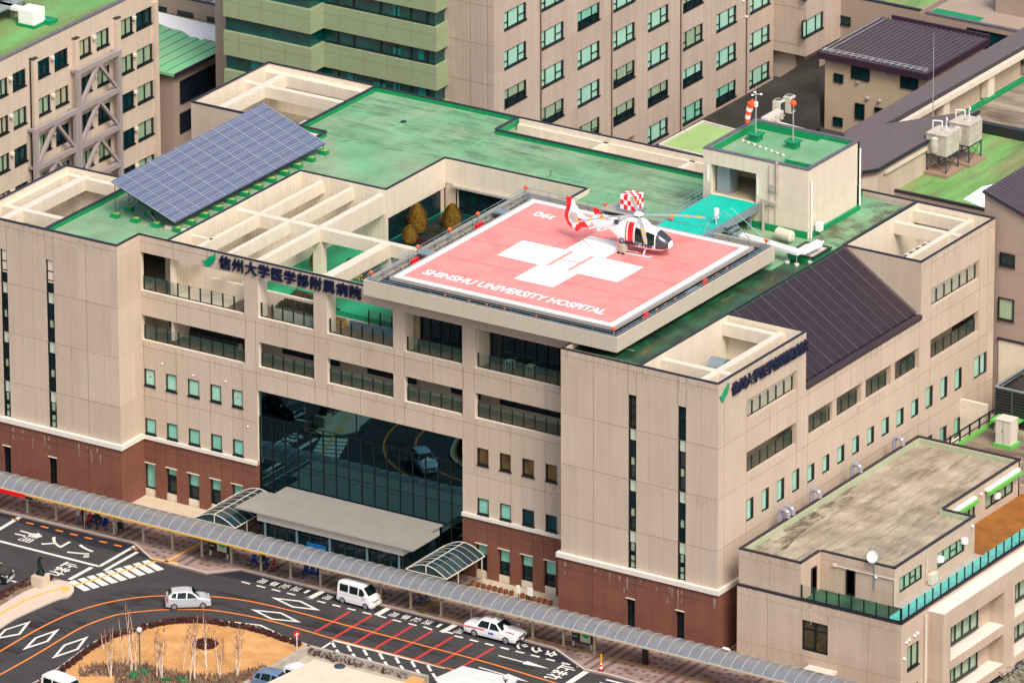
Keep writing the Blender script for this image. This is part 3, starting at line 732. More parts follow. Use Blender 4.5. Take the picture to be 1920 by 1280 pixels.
for k, (a, b) in enumerate(bays5):
    n = max(2, round((b-a)/1.07)); ins = .12
    railing(H, 'F', YM, a+ins, b-ins, 12.70, n); railing(H, 'F', YM, a+ins, b-ins, 16.76, n)
# storey 4 back wall: cream sill with a ribbon window
for a, b, n in ((-52.9, -46.2, 6), (-42.4, -37.2, 4), (-34.6, -30.2, 3), (-27.0, -24.4, 2), (-22.6, -14.2, 6)):
    window(H, 'F', 5.6, a, b, 13.12, 15.9, TEALG, rec=-.09, fr=.12, mull=[i/n for i in range(1, n)], name='ribbon_window')
window(H, 'F', 5.6, -46.1, -44.6, 12.6, 15.9, DARKG, rec=-.09, fr=.12, mull=(.5,), name='balcony_door')
# storey 5 behind bays 4 and 5: full height glazing
mb = MB(); mb.box(-30.2, XR+.3, 5.1, 9, 16.1, 20.95); mb.box(-30.25, -29.9, YM+.42, 9, 16.3, 20.95); mb.build('core', WALLY, H)
for a, b, n in ((-29.4, -24.2, 6), (-23.1, -14.0, 9)):
    window(H, 'F', 5.1, a, b, 16.6, 20.2, DARKG, rec=-.12, fr=.1, mull=[i/n for i in range(1, n)], name='glazed_front')
mb = MB(); mb.box(-24.4, -23.2, YM+.42, 5.05, 16.5, 20.95); mb.box(-30.2, XR+.3, YM+.42, 5.1, 19.95, 20.94)
mb.split('pier', CREAM, H)
# furniture seen behind the glass front
# ---- roof slabs ---------------------------------------------------------------------------
D = 20.95
rects = [(-60.55, XL-.08, .35, 29.9), (XL-.08, -51.3, 3.35, 29.9), (-51.3, -43.35, 21.35, 29.9), (-56.85, -43.35, 29.9, 40.6), (-43.35, -11.9, 29.85, 37.3), (-30.05, -13.7, 3.35, 29.85), (-13.7, -6.95, .35, 29.85), (-11.9, -6.95, 29.85, 40.5)]
mb = MB()
for a, b, c, d in rects: mb.box(a, b, c, d, D-.6, D)
roof = mb.build('roof', ROOFG, H)
# damp darker roof along the pad
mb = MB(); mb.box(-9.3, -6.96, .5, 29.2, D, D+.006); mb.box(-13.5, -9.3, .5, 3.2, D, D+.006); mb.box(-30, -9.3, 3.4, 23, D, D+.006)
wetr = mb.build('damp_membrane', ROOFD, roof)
# parapets: (wall cap) list of segments, each as box; cap colour dark; inner upstand green
cap = MB(); up = MB()
def capx(x0, x1, y, side, wid=.16, inner=True):      # runs along x; side=+1: roof lies on +y side
    a, b = (y, y+wid) if side > 0 else (y-wid, y)
    cap.box(x0, x1, a-.02 if side > 0 else a, b if side > 0 else b+.02, 21.3, 21.4)
    if inner: up.box(x0+.02, x1-.02, min(y+side*.03, y+side*.15), max(y+side*.03, y+side*.15), 20.7, 21.299)
def capy(y0, y1, x, side, wid=.16, inner=True):
    a, b = (x, x+wid) if side > 0 else (x-wid, x)
    cap.box(a-.02 if side > 0 else a, b if side > 0 else b+.02, y0, y1, 21.302, 21.402)
    if inner: up.box(min(x+side*.03, x+side*.15), max(x+side*.03, x+side*.15), y0+.02, y1-.02, 20.7, 21.297)
capx(-82, XL, 0, 1); capy(.16, 3.0, XL, -1); capx(XL-.16, -31.9, 3.0, 1); capx(XR, 0, 0, 1); capy(.16, YM, XR, 1)
capy(.16, 12.5, 0, -1, .16, False); capx(-6.8, 0, 12.62, -1, .12, False)
capy(.16, 29.7, -6.8, -1, .14)                                   # ridge side
capx(-6.8, 0, 29.69, 1, .16, False); capy(29.8, 41.0, 0, -1, .16, False); capx(-11.9, 0, 41.0, -1); capy(29.8, 40.9, -6.85, -1, .2)
capy(37.35, 40.9, -11.9, 1); capx(-43.3, -11.9, 37.35, -1, .2); capx(-57.1, -43.3, 40.7, -1); capy(37.35, 40.7, -43.3, -1, .2); capx(-43.3, -11.9, 40.7, -1)
capy(29.9, 40.7, -57.05, 1, .2); capx(-67.5, -57.05, 29.8, 1, .16, False); capy(29.8, 40.9, -67.5, 1, .16, False); capx(-67.5, -57.1, 40.9, -1, .16, False)
capy(.16, 12.6, -60.75, 1, .2); capy(.16, 12.6, -67.5, 1, .16, False); capx(-67.5, -60.75, 12.6, -1, .16, False); capy(12.6, 29.8, -60.75, 1)
capx(-57.05, -54.5, 29.7, 1); capy(28.4, 29.7, -54.5, 1, .2); 
# courtyard edge
capy(3.0, 21.25, -51.2, -1, .14); capx(-51.2, -43.2, 21.25, 1, .14); capy(21.25, 29.7, -43.2, -1, .14); capx(-43.3, -30.2, 29.7, 1, .14); capy(26.9, 29.8, -30.15, 1, .14)
cap.build('parapet_cap', CAPD, H); up.build('upstand', ROOFK, H)
# ---- inner walls of wells and courtyard ------------------------------------------------------
mb = MB(); T = 21.3
mb.box(-51.3, -51.06+.02, 3.42, 21.2, 13.0, T); mb.box(-51.25, -43.19, 21.19, 21.5, 13, T-.002); mb.box(-43.5, -43.19, 21.5, 29.66, 18.9, T-.004); mb.box(-43.5, -30.0, 29.65, 29.95, 19.3, T)
mb.box(-30.2, -29.95, 9, 29.7, 16.4, T-.002)
mb.box(-82, XL-.01, .12, .4, 17, T)
for x0, x1, y0, y1 in ((-6.72, -.42, .42, 12.4), (-6.72, -.42, 29.96, 40.68), (-67.08, -60.7, .42, 12.4), (-67.08, -57.15, 29.98, 40.55)):
    lo = 17.0
    mb.box(x0-.05, x0, y0, y1, lo, T-.004)
    if x1 > -10: mb.box(x1, x1+.015, y0, y1, lo, T-.004)
    if x1 < -10: mb.box(x1, x1+.05, y0, y1, lo, T-.004)
    mb.box(x0+.01, x1-.01, y1, y1+.035, lo, T-.006); mb.box(x0+.01, x1-.01, y0-.015, y0, lo, T-.006)
mb.box(-43.2, -11.95, 40.45, 40.69, 17, T-.002); mb.box(-43.2, -11.95, 37.36, 37.5, 17, T-.002)
mb.box(-43.15, -12, 37.5, 40.5, 19.2, 19.4)
mb.box(-57, -54.6, 28.3, 29.6, 20.9, 21.05)
mb.split('well_wall', CREAM, H)
rib = MB()
for i in range(44): y = 4+i*.4; rib.box(-51.05, -51.03, y-.012, y+.012, 17, 20.7)
for i in range(20): x = -51+i*.4; rib.box(x-.012, x+.012, 21.18, 21.2, 17, 20.7)
rib.build('panel_joint', mat('faint_rib', (.50, .43, .33), .9), H)
fl = MB(); fl.box(-6.7, -.3, .38, 12.4, 16.9, 17.1); fl.box(-67.3, -60.75, .38, 12.4, 16.5, 17.0); fl.box(-6.7, -.3, 29.95, 40.8, 16.9, 17.1); fl.box(-67.3, -57.2, 29.95, 40.7, 17.2, 17.5)
fl.build('well_floor', mat('well_floor', (.22, .19, .15), .85, var=.2, vscale=.8), H)
bm = MB()
def bx_y(x, w_, y0, y1, zt=20.9, d=.95): bm.box(x-w_/2, x+w_/2, y0, y1, zt-d, zt)
def bx_x(y, w_, x0, x1, zt=20.897, d=.94): bm.box(x0, x1, y-w_/2, y+w_/2, zt-d, zt)
bx_y(-2.0, .62, .4, 12.4); bx_x(3.2, .6, -6.7, -2.32); bx_x(3.2, .6, -1.68, -.3); bx_x(11.9, .6, -6.7, -2.32)
bx_y(-1.95, .5, 29.95, 40.8); bx_x(37.3, .5, -6.7, -2.21); bx_x(37.3, .5, -1.69, -.3); bx_x(40.3, .5, -6.7, -2.21)
bx_y(-65.4, .7, .4, 12.4); bx_x(3.7, .6, -67.3, -65.76); bx_x(3.7, .6, -65.04, -60.8); bx_x(12.0, .6, -67.3, -65.76); bx_x(12.0, .6, -65.04, -60.8); bx_y(-67.0, .5, 4.0, 11.7)
bx_y(-65.4, .7, 30, 40.7); bx_x(37.2, .6, -67.3, -65.76); bx_x(37.2, .6, -65.04, -57.2); bx_x(40.2, .7, -67.3, -65.76); bx_x(40.2, .7, -65.04, -57.2)
for x in (-49.2, -46.4): bx_y(x, .42, 3.45, 12.28); bx_y(x, .42, 12.92, 21.2)
bx_y(-43.62, .55, 3.45, 12.28, d=1.0); bx_y(-43.62, .55, 12.92, 21.3, d=1.6); bx_y(-37.35, .85, 3.45, 12.28, d=1.05)
bx_x(12.6, .62, -51.05, -32.1, d=1.0)
for x in (-35, -27, -19.0): bx_y(x, .5, 37.5, 40.45, 20.9)
bm.box(-43.2, -12, 40.2, 40.44, 20.0, 20.9)
bm.split('roof_beam', CREAM, H)
cl = MB()
cl.box(-44.05, -43.25, 12.25, 12.95, 16.9, 19.9); cl.box(-37.75, -36.95, 12.25, 12.95, 16.9, 19.9); cl.box(-44.2, -42.93, 3.42, 4.3, 16.5, 19.93); cl.box(-37.8, -36.65, 3.42, 4.3, 16.5, 19.93); cl.box(-30.58, -29.62, 3.42, 4.3, 16.5, 20.9)
cl.split('column', CREAM, H)
# courtyard floors and inner parapets
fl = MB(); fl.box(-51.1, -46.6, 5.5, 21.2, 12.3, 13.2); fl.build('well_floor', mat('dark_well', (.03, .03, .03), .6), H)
fl = MB(); fl.box(-46.5, -30.2, 7.0, 29.6, 16.1, 17.0); fl.build('courtyard_floor', ROOFC, H)
mb = MB(); mb.box(-51.0, -46.4, 3.42, 6.3, 16.55, 16.6)
mb.box(-53.5, -51.2, 5.9, 6.2, 16.5, 21.2); mb.box(-51.2, -49.15, 5.9, 6.2, 16.5, 20.9)           # inner back wall of the first bay
mb.box(-49.15, -38.6, 5.9, 6.15, 16.5, 17.75); mb.box(-46.62, -46.4, 6.3, 21.2, 13.0, 17.9)
mb.split('inner_parapet', CREAM, H)
mb = MB(); mb.box(-38.6, -30.3, 5.6, 7.0, 16.0, 16.56); mb.build('terrace_edge', CONC, H)
# courtyard glazing (dark) under the upper walls
mb = MB(); mb.box(-43.45, -43.25, 21.4, 29.6, 17.0, 18.9); mb.box(-43.2, -42.0, 29.7, 29.9, 17.0, 19.3); mb.build('wall', WALL, H)
window(H, 'B', 0, 0, 0.1, 0, .1) if False else None
g = MB(); g.box(-43.24, -43.2, 21.5, 29.0, 17.0, 18.85); g.build('courtyard_glazing', DARKG, H)
window(H, 'F', 29.68, -42.2, -35.0, 17.0, 19.1, DARKG, rec=.05, fr=.1, mull=(.14, .28, .42, .57, .71, .86), name='courtyard_window')
mb = MB(); mb.box(-42.4, -34, 29.35, 29.68, 19.12, 19.3); mb.box(-32.6, -31.0, 29.62, 29.66, 19.4, 20.2); mb.build('lintel', CONC, H)
# ---- right side wall (plane x = 0) ---------------------------------------------------------
tz = 17.12
side_holes = [(4.1, 11.25, 17.12, 18.68), (4.1, 11.25, 12.74, 14.52), (31.26, 38.6, 17.12, 18.68), (31.26, 38.6, 12.74, 14.5), (13.02, 29.45, 12.78, 14.46)]
wy = [(4.09, 5.16), (6.31, 7.37), (8.53, 9.60), (10.74, 11.79), (12.95, 14.0), (15.16, 16.2), (17.36, 18.42), (19.56, 20.62), (21.8, 22.86), (24.0, 25.08), (26.22, 27.3), (28.43, 29.5), (30.65, 31.72), (32.9, 33.95), (35.1, 36.17), (38.04, 40.06)]
side_holes += [(a, b, 8.95, 10.68 if (i < 4 or i > 11) else 10.34) for i, (a, b) in enumerate(wy)]
wy2 = wy[8:15]; side_holes += [(a, b, 4.99, 6.6) for a, b in wy2]
mb = MB(); 
wall(mb, 'R', 0, .4, 12.6, 4.95, 21.3, side_holes, .4); wall(mb, 'R', 0, 12.6, 29.7, 4.95, 16.8, side_holes, .4); wall(mb, 'R', 0, 29.7, 41.0, 4.95, 21.3, side_holes, .4)
mb.box(-7.0, -.41, 12.45, 12.6, 16.7, 21.29); mb.box(-7.0, -.41, 29.69, 29.9, 16.5, 21.29)
mb.box(-11.9, -.41, 40.82, 41.0, 4, 21.29); mb.box(-67.19, -56, 40.72, 40.9, 4, 21.29); mb.box(-67.45, -67.2, .4, 12.6, GR, 21.28); mb.box(-67.45, -67.2, 29.8, 40.9, GR, 21.28); mb.box(-67.2, -57.1, 29.82, 29.96, GR, 21.26); mb.box(-60.75, -60.55, 12.6, 29.8, GR, 21.28)
mb.split('side_wall', WALL, H)
mb = MB(); mb.box(.0, .15, 3, 41, GR-2.5, 4.62); mb.split('ground_floor_wall', BROWN, H)
joints(H, 'R', 0, [(z, .02, 40.9) for z in (8.05, 12.1)]+[(16.2, .02, 40.9), (20.8, .02, 12.5), (20.8, 29.8, 40.9)], [(.9, 4.99, 21.3)]+[(u, 4.99, 21.3) for u in (4.07, 11.33, 31.2, 38.7)]+[(u, 14.5, 17.1) for u in (7.4, 8.5, 34.2, 36.3)]+[(u, 4.99, 16.7) for u in (12.95, 29.5)]+[(u, 14.5, 16.7) for u in (16.9, 19.3, 21.4, 23.6, 25.8)]+[(39.9, 4.99, 21.3)], .03, JOINT)
for a, b, z in ((4.2, 11.1, 17.12), (4.2, 11.1, 12.74), (31.4, 38.5, 17.12), (31.4, 38.5, 12.74), (13.15, 16.6, 12.78), (17.3, 20.6, 12.78), (21.8, 25.0, 12.78), (26.2, 29.3, 12.78)):
    railing(H, 'R', 0, a, b, z, max(3, round((b-a)/1.1)), h=1.1)
mb = MB()
for y in (16.95, 21.25, 25.65): mb.box(-.55, -.06, y-.32, y+.32, 12.6, 14.6)
mb.split('pier', WALL2, H)
mb = MB(); mb.box(-3.2, -3.0, .4, 12.4, 12.2, 16.9); mb.box(-2.95, -2.8, 3, 40.6, 12.2, 16.2); mb.box(-3.3, -3.1, 29.95, 40.8, 16.9, 21.2) if False else None
mb.split('balcony_back_wall', WALLY, H)
for a, b in ((6, 8.6), (14, 15.4), (18.2, 20.3), (23, 24.6), (27, 28.6), (33.5, 35.5), (36.4, 38)):
    window(H, 'R', -2.8, a, b, 12.9, 14.9, DARKG, rec=-.08, fr=.1, mull=(.5,), name='balcony_window')
for i, (a, b) in enumerate(wy):
    zt = 10.68 if (i < 4 or i > 11) else 10.34
    window(H, 'R', 0, a, b, 8.95, zt, MINTL, rec=.08, fr=.07, side=.26, mull=(.5,) if i == 15 else ())
for a, b in wy2: window(H, 'R', 0, a, b, 4.99, 6.6, MINT, rec=.08, fr=.07, side=.3)
# ---- louvred roof slope ------------------------------------------------------------------------
LZ0, LZ1 = 16.95, 21.38
def lp(t, dz=0): return (-6.75*(1-t)+.12*t, LZ1*(1-t)+LZ0*t+dz)
mb = MB(); a = lp(0, -.25); b = lp(1, -.25)
mb.face([(a[0], 12.62, a[1]), (b[0], 12.62, b[1]), (b[0], 29.68, b[1]), (a[0], 29.68, a[1])])
lv = mb.build('louvre_roof', mat('louvre_void', (.006, .005, .006), .8), H)
mb = MB(); n = 50
for i in range(n):
    t0 = .015+i/n*.925; x0, za = lp(t0); x1, zb = lp(t0+.0100)
    mb.face([(x0, 12.66, za), (x1, 12.66, zb-.0), (x1, 29.62, zb), (x0, 29.62, za)]); mb.face([(x0, 12.66, za-.02), (x0, 29.62, za-.02), (x1, 29.62, zb-.02), (x1, 12.66, zb-.02)])
mb.build('louvre_slat', LOUV, lv)
mb = MB()
for i in range(14):
    y = 13.4+i*1.22; a = lp(0, .02); b = lp(.95, .02); r_ = .018 if i % 3 else .03
    mb.tube((a[0], y, a[1]), (b[0], y, b[1]), r_, 6)
mb.build('louvre_rafter', mat('rafter', (.11, .09, .12), .4, metal=.5), lv)
mb = MB(); x0, za = lp(.945); mb.box(x0, .14, 12.62, 29.68, LZ0-.16, LZ0+.12); mb.build('gutter', LOUV, lv)
# ---- signs on the building -------------------------------------------------------------------------
txt = '信州大学医学部附属病院'
xs0, xs1 = -46.45, -33.35; step = (xs1-xs0)/len(txt)
sg = thing('wall_sign', 'navy character sign with green bird emblem along the top of the front, above the terrace', 'sign', (-46, 2.9, 20))
for i, ch in enumerate(txt):
    text_obj('letter', ch, NAVY, (xs0+step*i+.06, 2.88, 20.26), (1, 0, 0), (0, 0, 1), 1.12, sg, offset=.016, extrude=.08)
def emblem(root, fm):
    pts = [(0, .42), (.12, .30), (.17, .44), (.42, .72), (.62, .80), (.72, 1.02), (.76, .84), (.72, .55), (.60, .30), (.46, .20), (.32, .0), (.16, .02), (.10, .16)]
    mb = MB(); n = len(pts); f = [fm(u, -.02, z) for u, z in pts]; k = [fm(u, -.12, z) for u, z in pts]
    mb.face(k); mb.face(f[::-1])
    for i in range(n): j = (i+1) % n; mb.face([f[i], f[j], k[j], k[i]])
    mb.build('emblem', LOGOG, root, fix=True)
emblem(sg, lambda u, d, z: (-47.9+u*1.55, 3.0+d, 19.98+z*1.28))
sg2 = thing('wall_sign', 'navy character sign with green bird emblem on the side wall beside the plum louvred roof', 'sign', (.1, 2, 20))
for i, ch in enumerate(txt):
    text_obj('letter', ch, NAVY, (.12, 1.75+i*.985, 19.92), (0, 1, 0), (0, 0, 1), 1.06, sg2, offset=.016, extrude=.08)
emblem(sg2, lambda u, d, z: (.0-d, .12+u*1.6, 19.82+z*1.25))
for o in (sg, sg2): pass
# ---- things in the light wells and on the roof -----------------------------------------------------------
def ac_unit(x, y, z, label, nx=1, ny=2, w_=.95, d_=.8, h=1.55, grp=None, ang=0):
    t = thing('air_conditioner', label, 'air conditioner', (x, y, z), grp)
    mb = MB(); mb.box(x, x+nx*w_, y, y+ny*d_, z, z+h); mb.build('casing', OFFW, t, bevel=.03)
    mb = MB(); fb = MB()
    for i in range(nx):
        for j in range(ny):
            c = (x+(i+.5)*w_, y+(j+.5)*d_); mb.lathe((c[0], c[1], z+h), [(.33, 0), (.33, .07), (.27, .07), (.27, .01)], 16); fb.lathe((c[0], c[1], z+h+.02), [(.26, 0), (.26, .01)], 16)
    mb.build('fan_guard', CONC, t); fb.build('fan', STEELD, t)
    gb = MB(); gb.box(x+nx*w_, x+nx*w_+.02, y+.05, y+ny*d_-.05, z+.15, z+h-.15); gb.build('grille', STEELD, t)
    return t
ac_unit(-3.9, 31.0, 18.6, 'long row of off white air conditioners in the right rear light well', 1, 7, .9, .95, 1.3)
ac_unit(-59.6, 32.2, 17.9, 'pair of off white air conditioners in the rear left light well behind the solar panels', 1, 2, 1.2, 1.1, 2.0)
mb = MB(); mb.tube((-5.6, 8.2, 18.9), (-4.3, 8.2, 18.9), .75, 24); mb.tube((-4.3, 8.2, 18.9), (-4.28, 8.2, 18.9), .68, 24)
tag(mb.build('exhaust_duct', STEEL, None, loc=(-5, 8.2, 18.1), smooth=False), 'fat round metal exhaust duct inside the right front light well', 'duct')
mb = MB(); mb.tube((-10.9, 27.3, 21.9), (-9.7, 28.2, 21.9), .62, 20); 
# ================================================================== HELIPAD
HP = thing('helipad', 'pink rooftop helipad with white cross, letter H and steel edge frame on the hospital roof', 'helipad', (-20.7, 12.3, 21.4))
hx0, hx1, hy0, hy1 = -31.95, -9.45, 1.05, 23.75
dx0, dx1, dy0, dy1 = -30.2, -10.25, 1.95, 22.0
mb = MB(); mb.box(dx0, dx1, dy0, dy1, 22.76, 23.0); mb.build('deck', PADE, HP)
mb = MB(); mb.box(dx0+.25, dx1-.25, dy0+.22, dy1-.25, 22.9, 23.01); mb.build('border', PADW, HP)
mb = MB(); mb.box(dx0+.75, dx1-.75, dy0+.72, dy1-.75, 22.95, 23.018); mb.build('landing_surface', PINK, HP)
mb = MB(); z = 23.023
for q in ((-25.8, -21.95+.0, 10.08, 13.8),): mb.sheet([(-25.82, 10.08), (-22.05, 10.08), (-22.05, 13.8), (-25.82, 13.8)], z)
mb.sheet([(-22.05, 6.6), (-18.55, 6.6), (-18.55, 17.35), (-22.05, 17.35)], z); mb.sheet([(-18.55, 10.08), (-15.05, 10.08), (-15.05, 13.85), (-18.55, 13.85)], z)
mb.build('cross_mark', PADW, HP)
mb = MB(); z = 23.028; PK2 = PINK
mb.sheet([(-21.55, 10.28), (-21.2, 10.28), (-21.2, 13.78), (-21.55, 13.78)], z); mb.sheet([(-19.65, 10.25), (-19.33, 10.25), (-19.33, 13.78), (-19.65, 13.78)], z); mb.sheet([(-21.2, 11.88), (-19.65, 11.88), (-19.65, 12.08), (-21.2, 12.08)], z)
mb.build('letter_mark', mat('letter_pink', (.80, .32, .29), .65), HP)
mb = MB(); z = 23.0225
for y in (8.0, 12.0, 16.0): mb.sheet([(dx0+.8, y-.04), (dx1-.8, y-.04), (dx1-.8, y+.04), (dx0+.8, y+.04)], z-.001)
mb.build('seam', PADR, HP)
t_ = text_obj('lettering', 'SHINSHU UNIVERSITY HOSPITAL', PADW, (-28.55, 3.80, 23.03), (1, 0, 0), (0, 1, 0), 1.42, HP, offset=.028)
me = t_.data; xs_ = [v.co.x for v in me.vertices]; w0 = min(xs_); k = 16.1/(max(xs_)-w0)
for v in me.vertices: v.co.x = w0+(v.co.x-w0)*k
text_obj('lettering', '06t', PADW, (-28.2, 18.75, 23.03), (1, 0, 0), (0, 1, 0), 1.35, HP, offset=.025)
text_obj('lettering', '270', PADW, (-23.9, 18.6, 23.03), (1, 0, 0), (0, 1, 0), 1.5, HP, offset=.025)
mb = MB(); t = .12
mb.box(hx0, hx1, hy0, hy0+t, 21.5, 22.7); mb.box(hx0, hx1, hy1-t, hy1, 21.5, 22.7); mb.box(hx0, hx0+t, hy0+t, hy1-t, 21.5, 22.7); mb.box(hx1-t, hx1, hy0+t, hy1-t, 21.5, 22.7)
mb.build('fascia', mat('fascia_panel', (.52, .46, .37), .55, var=.03, vscale=.3), HP)
joints(HP, 'F', hy0, (), [(hx0+i*2.25, 21.5, 22.68) for i in range(1, 10)], .02, mat('fascia_joint', (.36, .31, .26), .8)); joints(HP, 'R', hx1, (), [(hy0+i*2.27, 21.5, 22.68) for i in range(1, 10)], .02, MATS['fascia_joint'])
mb = MB(); mb.box(hx0+.3, hx1-.3, hy0+.5, hy1-.5, 21.75, 21.95); mb.build('under_frame', STEELD, HP)
mb = MB()
for x in (-29, -24, -19, -14, -11): 
    for y in (4.5, 10.5, 16.5, 22): mb.box(x-.2, x+.2, y-.2, y+.2, 20.9, 21.8)
mb.split('support', STEELD, HP)
# steel channel between deck and fascia : rails, cross members, plates
mb = MB(); rz = 22.62
for a, b in (((hx0+.3, hy0+.35), (hx1-.3, hy0+.35)), ((hx0+.3, hy1-.35), (hx1-.3, hy1-.35)), ((hx0+.35, hy0+.3), (hx0+.35, hy1-.3)), ((hx1-.35, hy0+.3), (hx1-.35, hy1-.3))):
    mb.tube((*a, rz+.05), (*b, rz+.05), .05, 6)
for i in range(13):
    x = hx0+.5+i*1.8; mb.box(x-.04, x+.04, hy0+.1, dy0, 22.42, 22.5); mb.tube((x, hy0+.15, 22.5), (x, hy0+.15, 23.0), .02, 5); mb.box(x-.04, x+.04, dy1, hy1-.1, 22.42, 22.5); mb.tube((x, hy1-.2, 22.5), (x, hy1-.2, 23.05), .02, 5)
    y = hy0+.5+i*1.8; mb.box(hx0+.1, dx0, y-.04, y+.04, 22.42, 22.5); mb.box(dx1, hx1-.1, y-.04, y+.04, 22.42, 22.5); mb.tube((hx0+.2, y, 22.5), (hx0+.2, y, 23.05), .02, 5); mb.tube((hx1-.2, y, 22.5), (hx1-.2, y, 23.0), .02, 5)
for zz in (22.85, 23.08): mb.tube((hx0+.2, hy0+.2, zz), (hx0+.2, hy1-.2, zz), .025, 5)
mb.tube((hx0+.2, hy0+.15, 22.98), (hx1-.2, hy0+.15, 22.98), .022, 5); mb.tube((hx1-.2, hy0+.2, 22.98), (hx1-.2, hy1-.2, 22.98), .022, 5); mb.tube((hx0+.2, hy1-.2, 23.05), (hx1-.2, hy1-.2, 23.05), .022, 5)
mb.build('edge_frame', STEEL, HP)
mb = MB(); mb.box(hx0+.13, dx0-.02, hy0+.13, hy1-.13, 21.96, 22.0); mb.box(dx0, dx1, dy1+.02, hy1-.13, 22.25, 22.3)
mb.build('edge_gap_shade_plate', mat('gap_shade_plate', (.02, .035, .05), .5, metal=.2, var=.2, vscale=1.5), HP)  # plates coloured near black so the edge gap reads as shade
mb = MB()
for x in (-26, -19.5): mb.box(x-.4, x+.4, hy0+.15, dy0-.02, 22.3, 22.45)
for y in (8.5, 19): mb.box(hx0+.4, dx0-.05, y-.5, y+.5, 22.6, 22.72)
mb.box(dx1+.02, hx1-.15, 12, 13.4, 22.3, 22.62)
mb.split('equipment_box', STEEL, HP)
# lights
def hlight(x, y, z, r, h0):
    mb = MB(); mb.lathe((x, y, z), [(r*.35, 0), (r*.8, .1*r), (r, r*.7), (r*.9, r*1.4), (r*.5, r*1.9), (r*.1, r*2.0)], 10); 
    for i in range(6):
        a = i*math.pi/3; mb.tube((x, y, z+r), (x+math.cos(a)*r*1.25, y+math.sin(a)*r*1.25, z+r*1.1), r*.16, 4)
    o = mb.build('edge_light', ORANGE, HP); s = MB(); s.tube((x, y, h0), (x, y, z), .035, 6); s.build('light_post', STEEL, o)
for x, y in ((hx0+.25, hy0+.7), (hx0+.25, 8.2), (hx0+.25, 12.6), (hx0+.25, 16.6), (hx0+.25, hy1-.3), (-24.5, hy1-.2), (-18.6, hy1-.15), (hx1-.55, hy1-.35), (hx1-.6, hy0+.55)): hlight(x, y, 22.97, .16, 22.3)
for x in (-24.9, -22.8, -21.2, -19.6, -16.8): hlight(x, hy0+.45, 22.72, .075, 22.3)
for y in (5.5, 7.4, 8.6, 10.0, 16.0, 17.5): hlight(hx1-.45, y, 22.72, .075, 22.3)
for i, (x, y, s) in enumerate(((dx0-.55, 6.3, .9), (dx0-.55, 15.3, .9), (hx1-.5, 6.0, .38), (hx1-.45, 14.3, .4), (dx0+11.7, hy1-.9, .0))):
    if s: 
        mb = MB(); mb.box(x-.14, x+.14, y-s*.5, y+s*.5, 22.5, 22.95); tag(mb.build('extinguisher_box', RED, None, loc=(x, y, 22.5), bevel=.03), ('red equipment box at the front left edge of the helipad', 'red equipment box at the rear left edge of the helipad', 'small red box on the right edge frame of the helipad near its front corner', 'small red box at the middle of the right edge frame of the helipad')[i], 'equipment box')
# teal ramp to the lift house -------------------------------------------------
RP = thing('access_ramp', 'turquoise access ramp joining helipad and rooftop lift house, with handrails', 'ramp', (-17, 26, 21))
mb = MB(); mb.prism([(-18.95, 22.0), (-14.95, 22.0), (-14.95, 30.25), (-18.95, 30.25)], 22.6, 22.94); mb.build('deck', TEAL, RP)
mb = MB(); mb.box(-14.95, -14.8, 22.0, 30.2, 22.35, 22.97); mb.box(-19.1, -18.95, 22.0, 30.2, 22.35, 22.97)
for y in (24, 27, 29.5): mb.box(-18.8, -18.5, y, y+.2, 20.9, 22.4); mb.box(-15.4, -15.1, y, y+.2, 20.9, 22.4)
mb.box(-18.9, -15, 22.3, 29.9, 22.2, 22.5); mb.build('edge_beam', STEEL, RP)
mb = MB()
for i in range(8):
    y = 22.6+i*1.05; h = 1.0 if i else .6; mb.tube((-19.0, y, 22.9), (-19.0, y, 22.9+h), .022, 5)
for zz in (.35, .7, 1.0): mb.tube((-19.0, 22.9, 22.9+zz), (-19.0, 30.0, 22.9+zz), .022, 5)
mb.path([(-14.95, 22.2, 22.95), (-14.95, 23.0, 23.75), (-14.95, 25.4, 23.9), (-12.2, 24.9, 22.1)], .03)
mb.tube((-14.95, 23.0, 22.95), (-14.95, 23.0, 23.75), .022, 5); mb.tube((-14.95, 24.3, 22.95), (-14.95, 24.3, 23.85), .022, 5); mb.path([(-14.95, 26.3, 23.9), (-12.2, 26.3, 22.1), (-12.2, 26.3, 21)], .03)
mb.build('handrail', STEEL, RP)
mb = MB()
for i in range(7): mb.box(-14.8+i*.38, -14.45+i*.38, 25.0, 26.2, 22.72-i*.26, 22.76-i*.26); mb.box(-14.8+i*.38, -14.77+i*.38, 25.0, 26.2, 22.55-i*.26, 22.74-i*.26)
mb.build('stair', STEEL, RP)
mb = MB(); mb.tube((-15.3, 24.8, 22.9), (-15.3, 24.8, 23.5), .06, 8); mb.tube((-15.3, 24.8, 23.45), (-15.3, 24.8, 24.2), .2, 14); mb.build('bollard_light', WHITE, RP)
# ================================================================== LIFT HOUSE
PH = thing('lift_house', 'cream ribbed lift house on the hospital roof with a green sunken roof and open doorway', 'rooftop building', (-15, 34, 20.95))
p0, p1, q0, q1 = -19.85, -10.45, 30.3, 38.0; PZ = 26.6
mb = MB(); wall(mb, 'F', q0, p0, p1, 20.9, PZ-.1, [(-19.2, -15.1, 22.9, 25.35)], .35); wall(mb, 'R', p1, q0+.36, q1, 20.9, PZ-.1, (), .3); mb.box(p0, p0+.3, q0+.36, q1, 20.9, PZ-.1); mb.box(p0, p1, q1-.3, q1, 20.9, PZ-.102)
mb.build('wall', CREAM, PH)
fj = mat('faint_cream_joint', (.58, .52, .42), .8)
joints(PH, 'F', q0, [(22.9, -14.9, p1)], [(p0+.6*i, 25.4 if -19.3 < p0+.6*i < -15.0 else 22.9, PZ-.1) for i in range(1, 16)], .025, fj)
